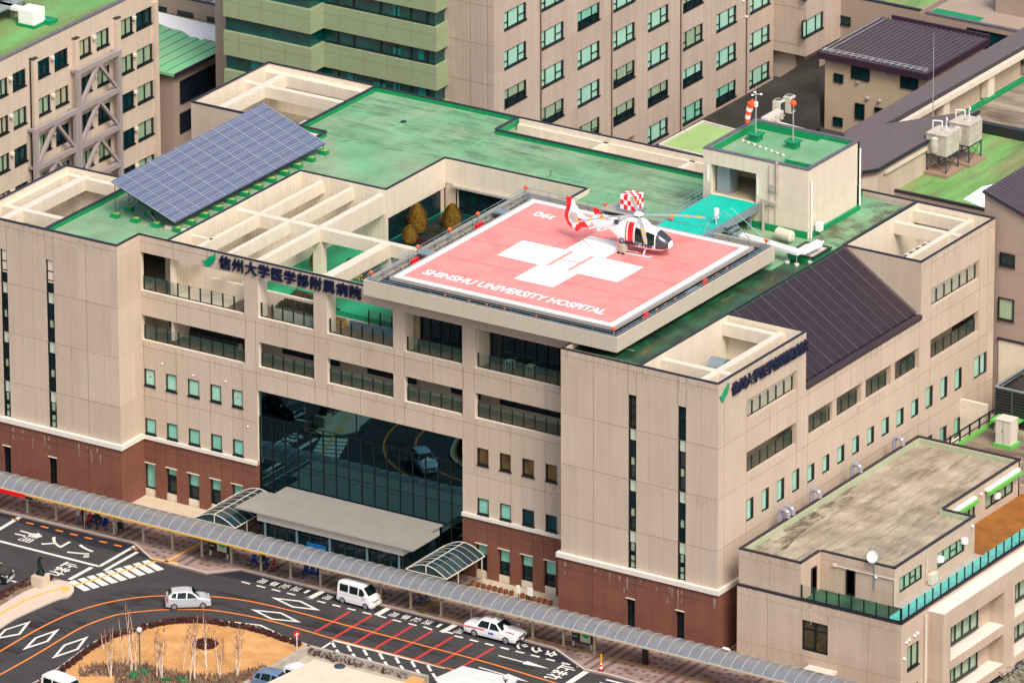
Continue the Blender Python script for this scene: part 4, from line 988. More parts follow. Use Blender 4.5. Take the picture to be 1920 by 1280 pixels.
joints(PH, 'R', p1, [(23.0, q0, q1)], [(q0+.62*i, 23.0, PZ-.1) for i in range(1, 13)], .025, fj)
mb = MB(); mb.box(p0+.3, p1-.3, q0+.35, q1-.3, 25.4, 25.95); mb.build('roof', ROOFG, PH)
mb = MB(); mb.box(-13.6, p1-.5, q0+1.9, q1-.5, 25.95, 26.25); mb.build('raised_roof', ROOFG, PH)
mb = MB(); t = .12
mb.box(p0+.3, p1-.3, q1-.42, q1-.302, 25.9, PZ-.12); mb.box(p0+.302, p0+.42, q0+.4, q1-.43, 25.9, PZ-.12); mb.box(p0+.43, p1-.3, q0+.352, q0+.45, 25.9, PZ-.12); mb.box(p1-.4, p1-.302, q0+.46, q1-.43, 25.9, PZ-.122); mb.box(-13.65, -13.6, q0+1.85, q1-.5, 25.95, 26.24); mb.box(-13.6, p1-.5, q0+1.85, q0+1.9, 25.95, 26.24)
mb.build('upstand', ROOFK, PH)
mb = MB(); mb.box(p0-.03, p1+.03, q0-.03, q0+.33, PZ-.1, PZ); mb.box(p0-.03, p1+.03, q1-.33, q1+.03, PZ-.1, PZ); mb.box(p0-.03, p0+.3, q0+.33, q1-.33, PZ-.1, PZ-.002); mb.box(p1-.3, p1+.03, q0+.33, q1-.33, PZ-.1, PZ-.002); mb.build('parapet_cap', CAPG, PH)
mb = MB(); mb.box(-19.2, -15.1, q0+.02, 35, 22.6, 22.88); mb.build('floor', mat('lift_floor', (.38, .31, .21), .7, var=.1, vscale=1), PH)
mb = MB(); mb.box(-19.5, -14.8, 35, 35.2, 22.6, 25.9); mb.box(-19.5, -19.3, q0+.4, 35, 22.6, 25.9); mb.box(-15.0, -14.8, q0+.4, 35, 22.6, 25.9); mb.build('inner_wall', CREAM, PH)
mb = MB(); mb.box(-17.8, -16.6, 34.9, 34.98, 22.9, 24.9); mb.build('inner_door', BLACK, PH)
mb = MB(); mb.box(-19.05, -17.9, 31.0, 32.2, 22.88, 25.1); tag(mb.build('equipment_cabinet', mat('steel_cabinet', (.28, .32, .36), .4, metal=.3), None, loc=(-18.5, 31.6, 22.88), bevel=.02), 'tall grey steel cabinet just inside the doorway of the rooftop lift house', 'cabinet')
mb = MB(); mb.box(-13.6, -12.9, q0-.06, q0, 23.0, 24.9) if False else None
mb.tube((-13.9, q0-.08, 20.95), (-13.9, q0-.08, 26.3), .035, 6); mb.tube((-13.3, q0-.08, 20.95), (-13.3, q0-.08, 24.3), .035, 6); mb.tube((-14.3, q0-.25, 20.95), (-14.3, q0-.25, 23.2), .13, 8); mb.tube((-13.2, q0-.1, 24.2), (-13.2, q0-.1, 26.7), .11, 8)
mb.box(-14.5, -13.9, q0-.3, q0-.01, 23.1, 23.5); mb.box(-13.8, -13.2, q0-.25, q0-.01, 23.15, 23.4); mb.box(-13.8, -13.35, q0-.25, q0-.01, 24.3, 24.8)
mb.build('conduit', CONC, PH)
mb = MB(); mb.tube((p1+.14, 30.6, 20.9), (p1+.14, 30.6, 25.6), .07, 8); mb.tube((p1+.14, 37.9, 21.2), (p1+.14, 37.9, 26.0), .07, 8); mb.box(-15.0, -14.9, q0-.06, q0-.01, 23.6, 25.0); mb.box(-19.5, -19.35, q0-.06, q0-.01, 23.9, 25.2); mb.build('drain_pipe', WHITE, PH)
mb = MB(); mb.box(p1+.01, p1+.2, q0+.5, q1-.1, 20.95, 21.35); mb.box(p0, p1, q0-.12, q0-.01, 20.95, 21.5); mb.build('upstand', ROOFK, PH)
# masts
def mast(x, y, h, label, name, orange):
    t = thing(name, label, 'mast', (x, y, 25.95)); mb = MB(); mb.box(x-.42, x+.42, y-.4, y+.4, 25.96, 26.45); mb.box(x-.55, x+.55, y-.52, y+.52, 26.45, 26.55); mb.build('plinth', ROOFK, t)
    mb = MB(); mb.tube((x, y, 26.5), (x, y, 26.5+h), .06, 8, .045); mb.tube((x, y, 26.5+h), (x, y, 26.5+h+.9), .015, 5); mb.build('pole', ALU, t); return t
WX, WY = GZ(1417, 262, 26.0)
t = mast(WX, WY, 3.1, 'windsock mast with orange and white windsock on the lift house roof', 'windsock_mast', True)
mb = MB(); segs = 6; 
for i in range(segs):
    a = i/segs; b = (i+1)/segs; P = lambda s: (WX-.15-s*.5-.1*math.sin(s*3), WY-.2, 26.5+2.5-(max(0, s-.18))*2.0); mb.tube(P(a), P(b), .34-.15*a, 10, .34-.15*b, mi=0 if i in (0, 1, 3, 5) else 1)
mb.build('windsock', [mat('windsock_orange', (.85, .10, .02), .7), WHITE], t)
mb = MB(); 
for i in range(3):
    a = i*2.1+.3; mb.tube((WX, WY, 29.75), (WX+.35*math.cos(a), WY+.35*math.sin(a), 29.75), .02, 5); mb.lathe((WX+.4*math.cos(a), WY+.4*math.sin(a), 29.7), [(.02, 0), (.11, .03), (.12, .1), (.02, .13)], 8)
mb.box(WX-.12, WX+.12, WY-.12, WY+.12, 28.7, 29.1); mb.build('anemometer', WHITE, t)
LX_, LY_ = GZ(1487, 276, 26.0)
t = mast(LX_, LY_, 2.9, 'slim mast with a red obstacle light on the lift house roof', 'light_mast', True)
mb = MB(); mb.lathe((LX_, LY_, 29.35), [(.05, 0), (.22, .08), (.26, .25), (.2, .42), (.05, .5)], 10); mb.build('obstacle_light', ORANGE, t)
mb = MB()
for i in range(8): x = -18.9+i*.62; y = 34.6-i*.17; mb.lathe((x, y, 25.95), [(.13, 0), (.13, .1), (.09, .14)], 8)
mb.path([(-18.9, 34.6, 26.02), (-14.5, 33.4, 26.02)], .03); tag(mb.build('cable_run', OFFW, None, loc=(-17, 34, 25.95)), 'cable line on small white blocks across the lift house roof', 'cable')
# pipes on stands, tank, small well beside the lift house
PD = thing('pipe_duct', 'white insulated duct on thin stands running over the roof beside the helipad corner', 'duct', (-10, 26, 20.95))
mb = MB(); 
a = Vector((-14.2, 25.9, 22.0)); b = Vector((-7.95, 25.0, 22.0)); d = (b-a).normalized(); mb.obox(((a+b)/2), (b-a).length, .75, .25, math.atan2(d.y, d.x)); mb.obox((-7.9, 26.3, 22.0), .7, 2.4, .24, -.1)
for i in range(3): mb.tube((-8.15+i*.25, 25.9, 22.15), (-8.0+i*.25, 27.7, 22.15), .08, 8)
mb.build('casing', WHITE, PD)
mb = MB(); ft = MB()
for x, y in ((-12.6, 25.5), (-10.7, 25.2), (-9.1, 25.0), (-8.2, 24.9), (-7.6, 25.9)): mb.tube((x, y, 20.97), (x, y, 21.9), .03, 6); ft.lathe((x, y, 20.96), [(.2, 0), (.2, .16), (.15, .18)], 10)
mb.build('stand', ALU, PD); ft.build('foot', OFFW, PD)
t = thing('skylight_well', 'small beige opening with black rim beside the lift house corner', 'roof opening', (-8.4, 27.2, 20.95))
mb = MB(); mb.box(-9.6, -7.35, 25.9, 28.6, 20.95, 21.35); mb.build('kerb', ROOFK, t); mb = MB(); mb.box(-9.65, -7.3, 25.85, 26.05, 21.35, 21.45); mb.box(-9.65, -7.3, 28.45, 28.65, 21.35, 21.45); mb.box(-7.5, -7.3, 26.05, 28.45, 21.35, 21.448); mb.box(-9.65, -9.45, 26.05, 28.45, 21.35, 21.448); mb.build('rim', BLACK, t)
mb = MB(); mb.box(-9.45, -7.5, 26.05, 28.45, 21.3, 21.37); mb.build('cover', OFFW, t)
mb = MB(); c0_ = Vector((-12.2, 28.8, 21.6)); c1_ = Vector((-10.9, 28.6, 21.6)); mb.tube(c0_, c1_, .45, 20); mb.tube(c0_-Vector((.12, 0, 0)), c0_, .25, 20, .45); mb.tube(c1_, c1_+Vector((.12, 0, 0)), .45, 20, .25)
tag(mb.build('tank', CREAM, None, loc=(-11.5, 28.7, 21.05), smooth=False), 'cream lying tank at the foot of the lift house wall', 'tank')
mb = MB(); mb.box(-10.2, -9.75, 31.0, 31.5, 21.4, 22.1); tag(mb.build('fan_box', WHITE, None, loc=(-9.8, 31.4, 21.2), bevel=.04), 'white fan box on the right hand wall foot of the lift house', 'fan')
# checkered marker box
CB = thing('marker_box', 'red and white checkered marker box on a grey stand behind the helicopter', 'marker box', (-21.6, 23.9, 20.95))
ckx, cky, ckz, cs = -22.82, 22.95, 23.32, 1.3
mb = MB(); n = 4; s_ = cs/n
CH = 1.12
mb.box(ckx+.03, ckx+cs-.03, cky+.03, cky+cs-.0, ckz, ckz+CH-.03, 0)
for i in range(n):
    for j in range(n):
        m_ = (i+j) % 2; a, b, c, d = i*s_, (i+1)*s_, j*s_, (j+1)*s_
        mb.face([(ckx+a, cky+c, ckz+CH), (ckx+b, cky+c, ckz+CH), (ckx+b, cky+d, ckz+CH), (ckx+a, cky+d, ckz+CH)], m_)
        if j < 3:
            c, d = j*CH/3, (j+1)*CH/3
            mb.face([(ckx+a, cky, ckz+c), (ckx+b, cky, ckz+c), (ckx+b, cky, ckz+d), (ckx+a, cky, ckz+d)], m_)
            mb.face([(ckx+cs, cky+a, ckz+c), (ckx+cs, cky+b, ckz+c), (ckx+cs, cky+b, ckz+d), (ckx+cs, cky+a, ckz+d)], 1-m_)
mb.build('checkered_box', [WHITE, RED], CB)
mb = MB(); mb.box(ckx-.3, ckx+cs+.3, cky-.1, cky+cs, ckz-.14, ckz-.02); 
for x, y in ((ckx, cky), (ckx+cs, cky), (ckx, cky+cs-.1), (ckx+cs, cky+cs-.1)): mb.tube((x, y, 20.95), (x, y, ckz-.1), .06, 6)
mb.build('stand', STEEL, CB)
mb = MB(); mb.sheet([(-24.4, 22.3), (-21.4, 22.5), (-21.6, 24.6), (-24.2, 24.4)], 23.12); mb.sheet([(-24.4, 22.3), (-21.4, 22.5), (-21.6, 24.6), (-24.2, 24.4)][::-1], 23.08); mb.build('landing_plate', PADE, CB)
# ================================================================== SOLAR ARRAY
SA = thing('solar_array', 'large tilted blue solar panel array on green footings on the left roof', 'solar panels', (-55.5, 16, 20.95))
sx0, sx1, sy0, sy1 = -52.32, -58.28, 5.6, 26.5; sz0, sz1 = 21.8, 24.0
N1, N2 = 8, 12
def sp(t, y, dz=0): return (sx0+(sx1-sx0)*t, y, sz0+(sz1-sz0)*t+dz)
for i in range(N1):
    for j in range(N2):
        t0 = (i+.012)/N1; t1 = (i+.965)/N1; y0 = sy0+(sy1-sy0)*(j+.018)/N2; y1 = sy0+(sy1-sy0)*(j+.975)/N2
        mb = MB(); mb.face([sp(t0, y0), sp(t0, y1), sp(t1, y1), sp(t1, y0)]); mb.face([sp(t0, y0, -.05), sp(t1, y0, -.05), sp(t1, y1, -.05), sp(t0, y1, -.05)])
        ls = MB()
        for q in (.33, .66): tt = t0+(t1-t0)*q; mb.face([sp(tt-.002, y0, .006), sp(tt-.002, y1, .006), sp(tt+.002, y1, .006), sp(tt+.002, y0, .006)], 1)
        mb.build('solar_panel', [SOLAR, ALU], SA)
mb = MB(); mb.face([sp(0, sy0, -.08), sp(0, sy1, -.08), sp(1, sy1, -.08), sp(1, sy0, -.08)]); mb.face([sp(0, sy0, -.09), sp(1, sy0, -.09), sp(1, sy1, -.09), sp(0, sy1, -.09)])
for j in range(N2+1):
    y = sy0+(sy1-sy0)*j/N2; a = sp(0, y, -.02); b = sp(1, y, -.02); pass
mb.build('support_frame', STEELD, SA)
mb = MB()
for j in range(N2+1):
    y = sy0+(sy1-sy0)*j/N2; a = sp(0, y, .01); b = sp(1, y, .01); mb.tube(a, b, .022, 4)
mb.build('joint_rail', mat('pale_rail', (.42, .44, .50), .5), SA)
mb = MB(); ft = MB(); tp = MB()
for j in range(12):
    y = sy0+.3+(sy1-sy0-.6)*j/11
    for t in (.0, .33, .66, .97):
        x, _, zz = sp(t, y)
        ft.box(x-.3, x+.35, y-.25, y+.25, 20.95, 21.3); tp.box(x-.1, x+.3, y-.17, y+.17, 21.3, 21.34)
        mb.tube((x, y, 21.3), (x, y, zz-.1), .03, 5)
    mb.tube((sp(.33, y)[0], y, 21.35), sp(.66, y, -.1), .025, 5); mb.tube((sp(.97, y)[0], y, 21.35), sp(.66, y, -.1), .025, 5)
mb.build('strut', STEELD, SA); ft.split('footing', ROOFK, SA); tp.split('footing_top', mat('moss_top', (.30, .42, .07), .9), SA)
# roof blemishes: real patches and cracks of the membrane
mb = MB(); rnd = random.Random(21)
def crack(pts, wd=.05):
    P = [GZ(a, b, D) for a, b in pts]
    Q = []
    for i in range(len(P)-1):
        for k in range(4):
            t = k/4; Q.append((P[i][0]+(P[i+1][0]-P[i][0])*t+rnd.uniform(-.12, .12), P[i][1]+(P[i+1][1]-P[i][1])*t+rnd.uniform(-.12, .12)))
    mb.strip(Q, wd, D+.008)
crack([(640, 266), (662, 262)], .10); crack([(668, 267), (700, 272)], .07); crack([(722, 278), (770, 285)], .10); crack([(785, 288), (812, 293)], .05); crack([(750, 230), (764, 228)], .22); crack([(1026, 333), (1034, 322), (1028, 318)], .07); crack([(1120, 314), (1135, 298)], .06); crack([(1137, 363), (1148, 365)], .08)
crack([(1560, 425), (1600, 421)], .05); crack([(1470, 500), (1500, 496)], .06)
mb.build('membrane_crack', mat('crack', (.02, .05, .025), .9), roof)
mb = MB(); mb.lathe((GZ(757, 229, D)[0], GZ(757, 229, D)[1], D), [(.25, 0), (.22, .08)], 10); mb.build('roof_drain', BLACK, roof)
# courtyard floor near the glazing: shade painted in as dark green, and pale patches
mb = MB(); mb.box(-43.1, -36.5, 15.0, 29.5, 16.9, 17.012); mb.box(-43.1, -33, 13.2, 20, 16.9, 17.014); mb.build('painted_floor_shade', mat('shade_dark_green', (.004, .035, .035), .35, var=.4, vscale=.5), H)
# ================================================================== COVERED WALKWAY
CW = thing('covered_walkway', 'long walkway roof of curved clear sheets on beige posts along the hospital front', 'covered walkway', (-30, -4.7, GR))
gx0, gx1 = -84.0, 17.0
def garc(k, n=10, y0=-6.02, y1=-3.38, ze=1.93, rise=.58):
    t = k/n; return (y0+(y1-y0)*t, ze+rise*math.sin(math.pi*t)**.85 if 0 < t < 1 else ze)
mb = MB(); n = 10
for k in range(n):
    a = garc(k); b = garc(k+1); mb.face([(gx0, a[0], a[1]), (gx1, a[0], a[1]), (gx1, b[0], b[1]), (gx0, b[0], b[1])]); mb.face([(gx0, b[0], b[1]-.03), (gx1, b[0], b[1]-.03), (gx1, a[0], a[1]-.03), (gx0, a[0], a[1]-.03)])
mb.build('roof_sheet', PLAST, CW, smooth=True, fix=False)
mb = MB(); x = gx0+.3
while x < gx1:
    for k in range(n): a = garc(k); b = garc(k+1); mb.tube((x, a[0], a[1]+.01), (x, b[0], b[1]+.01), .02, 5, caps=False)
    x += .912
mb.build('roof_rib', mat('pale_rib', (.50, .47, .42), .5, metal=.2), CW)
mb = MB(); mb.box(gx0, gx1, -6.1, -5.98, 1.84, 1.96); mb.box(gx0, gx1, -3.42, -3.3, 1.84, 1.96); mb.box(gx0, gx1, -4.78, -4.62, 1.82, 1.95)
mb.build('gutter', mat('beige_metal', (.46, .40, .28), .5), CW)
mb = MB(); mb.box(-84, -36.0, -6.14, -6.1, 1.83, 1.93, 0); mb.box(-64.1, -58.6, -6.19, -6.13, 1.62, 1.94, 1); mb.box(-58.6, -57.9, -6.17, -6.12, 1.62, 1.8, 2); mb.box(-84, -64.1, -6.17, -6.12, 1.62, 1.8, 2)
mb.build('edge_trim', [mat('yellow_trim', (.62, .34, .02), .5), RED, BLACK], CW)
for i in range(27):
    x = -59.47-2.72*7+2.72*i
    if -59.47+2.72*18 < x: pass
    if x > 15.5: break
    mb = MB(); mb.box(x-.07, x+.07, -4.77, -4.63, GR, 1.84); mb.box(x-.12, x+.12, -4.82, -4.58, GR, GR+.05)
    for s in (-1, 1): mb.tube((x, -4.7, 1.6), (x, -4.7+s*.9, 1.86), .03, 5)
    mb.build('post', MATS['beige_metal'], CW)
# ---- entrance canopy ---------------------------------------------------------------
EC = thing('entrance_canopy', 'flat grey metal canopy with white fascia over the glazed main entrance', 'entrance canopy', (-33.5, 0, GR))
poly = [(-41.65, -2.38), (-25.45, -2.38), (-25.46, 1.41), (-26.28, 1.41), (-26.28, 3.15), (-40.6, 3.15), (-40.6, 1.5), (-41.62, 1.45)]
mb = MB(); mb.prism(poly, 3.2, 3.3); mb.build('roof', mat('canopy_roof', (.33, .31, .275), .55, metal=.2, var=.06, vscale=.5), EC)
joints(EC, 'F', 0, (), (), m=JOINT) if False else None
mb = MB()
for i in range(1, 6): x = -41.6+i*2.7; mb.box(x-.03, x+.03, -2.3, 3.1, 3.3, 3.325)
mb.box(-41.5, -25.5, .2, .25, 3.3, 3.32); mb.build('seam', MATS['canopy_roof'], EC)
mb = MB(); mb.box(-39.9, -26.6, -1.95, -1.8, 2.45, 3.19); mb.box(-39.9, -39.75, -1.8, 3.1, 2.45, 3.19); mb.box(-26.75, -26.6, -1.8, 3.1, 2.45, 3.19); mb.build('fascia', OFFW, EC)
mb = MB(); mb.box(-39.6, -26.9, -1.5, -1.45, GR, 2.45); mb.box(-39.65, -39.6, -1.5, 3.1, GR, 2.45); mb.box(-26.95, -26.9, -1.5, 3.1, GR, 2.45); mb.build('glazing', DARKG, EC)
mb = MB()
for i in range(13): x = -39.6+i*1.058; mb.box(x-.04, x+.04, -1.56, -1.5, GR, 2.45)
mb.box(-39.6, -26.9, -1.55, -1.5, 1.95, 2.03); mb.build('glazing_bar', STEELD, EC)
for x in (-39.3, -36.4, -33.4, -30.0, -27.1):
    mb = MB(); mb.tube((x, -1.75, GR), (x, -1.75, 2.5), .1, 10); mb.build('column', mat('pale_blue_column', (.12, .22, .27), .4), EC)
mb = MB(); mb.box(-35.6, -33.8, -1.62, -1.57, .3, 1.5); mb.build('entrance_screen', mat('blue_panel', (.01, .16, .42), .3), EC)
# ---- two barrel canopies ----------------------------------------------------------------
def barrel(x0, x1, y0, y1, label, z0=1.95, rise=.72):
    t = thing('barrel_canopy', label, 'canopy', ((x0+x1)/2, (y0+y1)/2, GR), 'arched glass canopies beside the main entrance')
    n = 12; P = [(x0+(x1-x0)*k/n, z0+rise*math.sin(math.pi*k/n)) for k in range(n+1)]
    mb = MB()
    for k in range(n): mb.face([(P[k][0], y0, P[k][1]), (P[k+1][0], y0, P[k+1][1]), (P[k+1][0], y1, P[k+1][1]), (P[k][0], y1, P[k][1])])
    for k in range(n): mb.face([(P[k][0], y0+.05, z0), (P[k+1][0], y0+.05, z0), (P[k+1][0], y0+.05, P[k+1][1]), (P[k][0], y0+.05, P[k][1])]) if 0 <= k < n else None
    mb.build('roof_sheet', mat('smoked_sheet', (.02, .05, .06), .15, metal=.2, var=.3, vscale=.8, coat=.4), t)
    mb = MB(); m = 7
    for j in range(m+1):
        y = y0+(y1-y0)*j/m; r_ = .04 if j in (0, m) else .016
        for k in range(n): mb.tube((P[k][0], y, P[k][1]+.01), (P[k+1][0], y, P[k+1][1]+.01), r_, 5, caps=False)
    mb.tube(((x0+x1)/2, y0, z0+rise+.02), ((x0+x1)/2, y1, z0+rise+.02), .035, 6); mb.tube(((x0+x1)/2, y0, z0), ((x0+x1)/2, y0, z0+rise), .04, 6); mb.tube((x0, y0, z0), (x1, y0, z0), .04, 6)
    mb.tube((x1, y0, z0), (x1, y1, z0), .05, 6); mb.tube((x0, y0, z0), (x0, y1, z0), .05, 6)
    mb.build('rib', OFFW, t)
    for x in (x0, x1):
        for y in (y0+1.6, y1-.4): mb = MB(); mb.tube((x, y, GR), (x, y, z0), .06, 8); mb.build('post', MATS['beige_metal'], t)
barrel(-44.9, -41.1, -3.2, 2.9, 'arched smoked glass canopy left of the main entrance, white ribs')
barrel(-25.7, -22.0, -3.0, 2.3, 'arched smoked glass canopy right of the main entrance, white ribs')
# ================================================================== ANNEX at the right
AX = thing('annex_building', 'two storey beige annex with stained flat roof and turquoise roof gutter at lower right', 'building', (8, 8, -2.5))
ax0, ax1 = 1.72, 15.8
mb = MB(); wall(mb, 'F', 0, ax0, ax1, -2.6, 5.75, [(7.35, 9.55, 1.85, 4.25)], .3); wall(mb, 'R', ax1, .3, 34, -2.8, 5.72, [(.9, 2.6, 1.7, 3.6), (.9, 2.6, -1.6, .3)], .3); mb.box(ax0, ax0+.3, .3, 30, -2.6, 5.75)
mb.box(ax0+.3, ax1-.3, .35, 34, -2.5, 5.5); mb.build('wall', WALL2, AX)
mb = MB(); mb.box(ax0, 7.05, .22, .5, 5.6, 8.55); mb.box(6.75, 7.05, .5, 3.0, 5.5, 8.55); mb.box(7.05, 13.42, 3.0, 3.3, 5.5, 8.55); 
wall(mb, 'R', 13.42, 3.3, 14.85, 5.5, 8.55, [(3.75, 7.05, 6.35, 7.55), (9.3, 13.3, 6.35, 7.55)], .3); mb.box(ax0, ax0+.3, .5, 26, 5.5, 8.55); mb.box(10.7, 13.41, 14.7, 14.86, 5.5, 8.55)
wall(mb, 'R', 10.72, 14.86, 26.4, 5.5, 8.55, [(16.6, 19.6, 6.3, 7.6), (21.2, 25.4, 6.3, 7.6)], .3); mb.box(ax0, 10.72, 26.2, 26.5, 5.5, 8.55)
mb.build('upper_wall', WALL2, AX)
RP_ = [(ax0+.25, .45), (6.85, .45), (6.85, 3.25), (13.2, 3.25), (13.2, 14.7), (10.5, 14.7), (10.5, 26.2), (ax0+.25, 26.2)]
mb = MB(); mb.prism(RP_, 5.4, 8.15); mb.build('roof', CONCD, AX)
mb = MB()
for i in range(11):
    x = 2.9+i*1.02; y0_ = .5 if x < 6.85 else 3.35; y1_ = 26.1 if x < 10.5 else 14.6; mb.box(x-.02, x+.02, y0_, y1_, 8.15, 8.158)
mb.build('membrane_seam', mat('seam_brown', (.24, .20, .14), .9), AX)
mb = MB(); capz = (8.55, 8.66)
E_ = [(ax0, .2), (7.08, .2), (7.08, 3.0), (13.45, 3.0), (13.45, 14.9), (10.75, 14.9), (10.75, 26.5), (ax0, 26.5)]
for i in range(8):
    a = E_[i]; b = E_[(i+1) % 8]; w_ = .22
    if abs(a[1]-b[1]) < .01: 
        s = 1 if i in (0, 2, 6) and i != 6 else -1
        if i == 4: s = -1
        mb.box(min(a[0], b[0]), max(a[0], b[0]), a[1], a[1]+s*w_, *capz)
    else:
        s = -1 if i in (1, 3, 5) else 1
        mb.box(a[0], a[0]+s*w_, min(a[1], b[1])+.0, max(a[1], b[1]), capz[0]+.002, capz[1]+.002)
mb.box(ax0-.03, 7.1, .02, .23, 5.72, 5.86); mb.box(7.1, ax1+.03, -.03, .2, 5.72, 5.86); mb.box(ax1-.2, ax1+.03, .2, 34, 5.722, 5.862); mb.box(ax0-.03, 7.1, -.03, .02, 5.72, 5.858)
mb.build('coping', CAPD, AX)
mb = MB()
mb.box(ax0+.26, ax0+.36, .45, 26.2, 8.1, 8.54); mb.box(ax0+.36, 10.5, 26.1, 26.19, 8.1, 8.54); mb.box(10.5, 13.2, 14.6, 14.69, 8.1, 8.54); mb.build('upstand', mat('pale_green_upstand', (.36, .42, .27), .7, var=.1, vscale=1), AX)
mb = MB(); mb.box(7.1, ax1-.25, .2, 3.0, 5.4, 5.56); mb.build('terrace_floor', ROOFD, AX)
mb = MB(); mb.box(14.25, ax1-.22, .25, 34, 5.5, 5.72); mb.build('roof_gutter', POOLT, AX)
mb = MB(); mb.box(10.75, 14.24, 14.9, 34, 5.5, 5.72); mb.build('terrace_floor', ORNG, AX)
mb = MB(); mb.box(13.42, 14.3, 3, 14.9, 5.5, 5.6); mb.build('roof_edge', CONC, AX)
window(AX, 'F', 0, 7.35, 9.55, 1.85, 4.25, DARKB, rec=.08, fr=.09, mull=(.5,), tr=[(0, 1, .72)])
for z in (1.7, -1.6): window(AX, 'R', ax1, .9, 2.6, z, z+1.9, SAGE, rec=.1, fr=.09, mull=(.45,), sill=True)
window(AX, 'F', 3.0, 9.35, 10.1, 5.65, 7.65, DARKG, rec=-.05, fr=.08, name='door'); window(AX, 'R', 7.05, 1.7, 2.4, 5.65, 7.65, DARKG, rec=-.05, fr=.08, name='door')
for a, b in ((3.75, 7.05), (9.3, 13.3)): window(AX, 'R', 13.42, a, b, 6.35, 7.55, SAGE, rec=.08, fr=.08, mull=(.25, .5, .75), tr=[(.5, .75, .5)])
for a, b in ((16.6, 19.6), (21.2, 25.4)): window(AX, 'R', 10.72, a, b, 6.3, 7.6, SAGE, rec=.08, fr=.08, mull=(.25, .5, .75))
joints(AX, 'F', 0, [(5.1, ax0, ax1), (1.35, ax0, ax1)], [(u, -.3, 5.7) for u in (4.35, 13.0)]+[(7.3, 4.3, 5.7), (9.6, 4.3, 5.7), (7.3, -.3, 1.8), (9.6, -.3, 1.8)], .025, JOINT)
joints(AX, 'F', .22, [(8.0, ax0, 7.0)], [(4.4, 5.9, 8.5)], .025, JOINT); joints(AX, 'F', 3.0, [(8.0, 7.1, 13.4)], (), .022, JOINT)
railing(AX, 'F', 0, 7.2, ax1-.1, 5.86, 8, h=1.1, d=.1); railing(AX, 'R', ax1, .1, 33, 5.86, 28, h=1.05, d=.1)
mb = MB(); mb.box(8.6, 11.0, -1.1, -.005, -.15, 0.1) if False else mb.box(8.0, 10.4, -.95, -.01, .55, .8); mb.build('door_hood', OFFW, AX)
# portico frames along the right face
pf = MB(); px1 = ax1+1.25
for y0, y1 in ((4.0, 5.1), (13.1, 14.7), (23.0, 24.4)): pf.box(ax1, px1, y0, y1, -2.9, 5.35)
pf.box(ax1, px1, 5.1, 13.1, 3.95, 5.35); pf.box(ax1, px1, 14.7, 23.0, 3.95, 5.35) if False else pf.box(ax1+.0, px1, 14.7, 23.0, 3.95, 5.35)
pf.box(ax1, px1, 5.1, 13.1, .55, 1.25); pf.box(ax1, px1, 14.7, 23.0, .55, 1.25); pf.box(ax1, px1, 5.1, 13.1, -2.6, -1.9); pf.box(ax1, px1, 14.7, 23.0, -2.6, -1.9)
pf.split('portico_frame', WALL2, AX)
mb = MB(); mb.box(ax1+.0, px1+.02, 3.98, 24.42, 5.35, 5.45); 
for a, b in ((5.12, 13.08), (14.72, 22.98)): mb.box(ax1+.01, px1-.02, a, b, 1.25, 1.28); mb.box(ax1+.01, px1-.02, a, b, -1.9, -1.87)
mb.build('portico_cap', BELT, AX)
for y0 in (5.2, 14.8):
    for z in (1.45, -1.75): window(AX, 'R', ax1, y0+.8, y0+5.9, z+.1, z+2.3, SAGE, rec=-.12, fr=.1, mull=(.22, .34, .55, .78), sill=True)
window(AX, 'R', ax1, 26, 29.6, 1.6, 3.6, SAGE, rec=-.12, fr=.1, mull=(.22, .34, .55, .78)); window(AX, 'R', ax1, 26, 29.6, -1.6, .4, SAGE, rec=-.12, fr=.1, mull=(.22, .34, .55, .78))
mb = MB(); mb.tube((ax1+.12, 3.4, -2.8), (ax1+.12, 3.4, 5.3), .1, 8); mb.tube((ax1+.1, 13.2, -2.8), (ax1+.1, 13.2, 3.9), .05, 6); mb.build('drain_pipe', OFFW, AX)
mb = MB(); 
for x, y, z, dx in ((ax1+.05, .7, 4.1, 0), (ax1+.05, 1.1, 4.15, 0), (ax1+.05, 1.9, 4.2, 0), (ax1+.05, 2.3, 4.25, 0), (ax1+.05, .4, 2.9, 0), (13.5, 14.4, 8.0, 0), (10.8, 20.4, 7.9, 0), (10.8, 26, 8.0, 0), (11.9, 2.93, 7.6, 0), (ax1+.05, 25.4, 4.4, 0)): mb.lathe((x, y, z), [(.03, -.1), (.13, -.04), (.13, .06), (.03, .1)], 8)
mb.build('vent_cap', WHITE, AX)
mb = MB(); mb.lathe((13.5, 9.6, 7.0), [(.05, -.2), (.3, -.15), (.3, .2), (.05, .25)], 10); mb.lathe((13.6, 13.0, 7.3), [(.05, -.2), (.3, -.15), (.3, .2), (.05, .25)], 10); mb.lathe((10.9, 22.6, 7.0), [(.05, -.2), (.3, -.15), (.3, .2), (.05, .25)], 10); mb.build('vent_hood', WHITE, AX)
for a, b in ((15.6, 19.4), (21.0, 26.0)):
    mb = MB(); mb.box(10.74, 11.02, a, b, 7.9, 8.08); f = mb.build('awning_case', WHITE, AX); mb = MB(); mb.box(10.9, 11.2, a+.05, b-.05, 7.62, 7.89); mb.build('awning_fabric', GREENB, f)
mb = MB(); mb.path([(7.9, 2.94, 8.0), (13.4, 2.94, 7.35)], .04) if False else mb.path([(8.4, 2.9, 7.75), (13.5, 2.9, 7.75), (13.5, 2.9, 5.7)], .04); mb.box(8.2, 8.5, 2.85, 3.0, 7.65, 7.85); mb.path([(13.5, 7.6, 8.1), (13.5, 7.6, 6.0)], .045); mb.build('conduit', OFFW, AX)
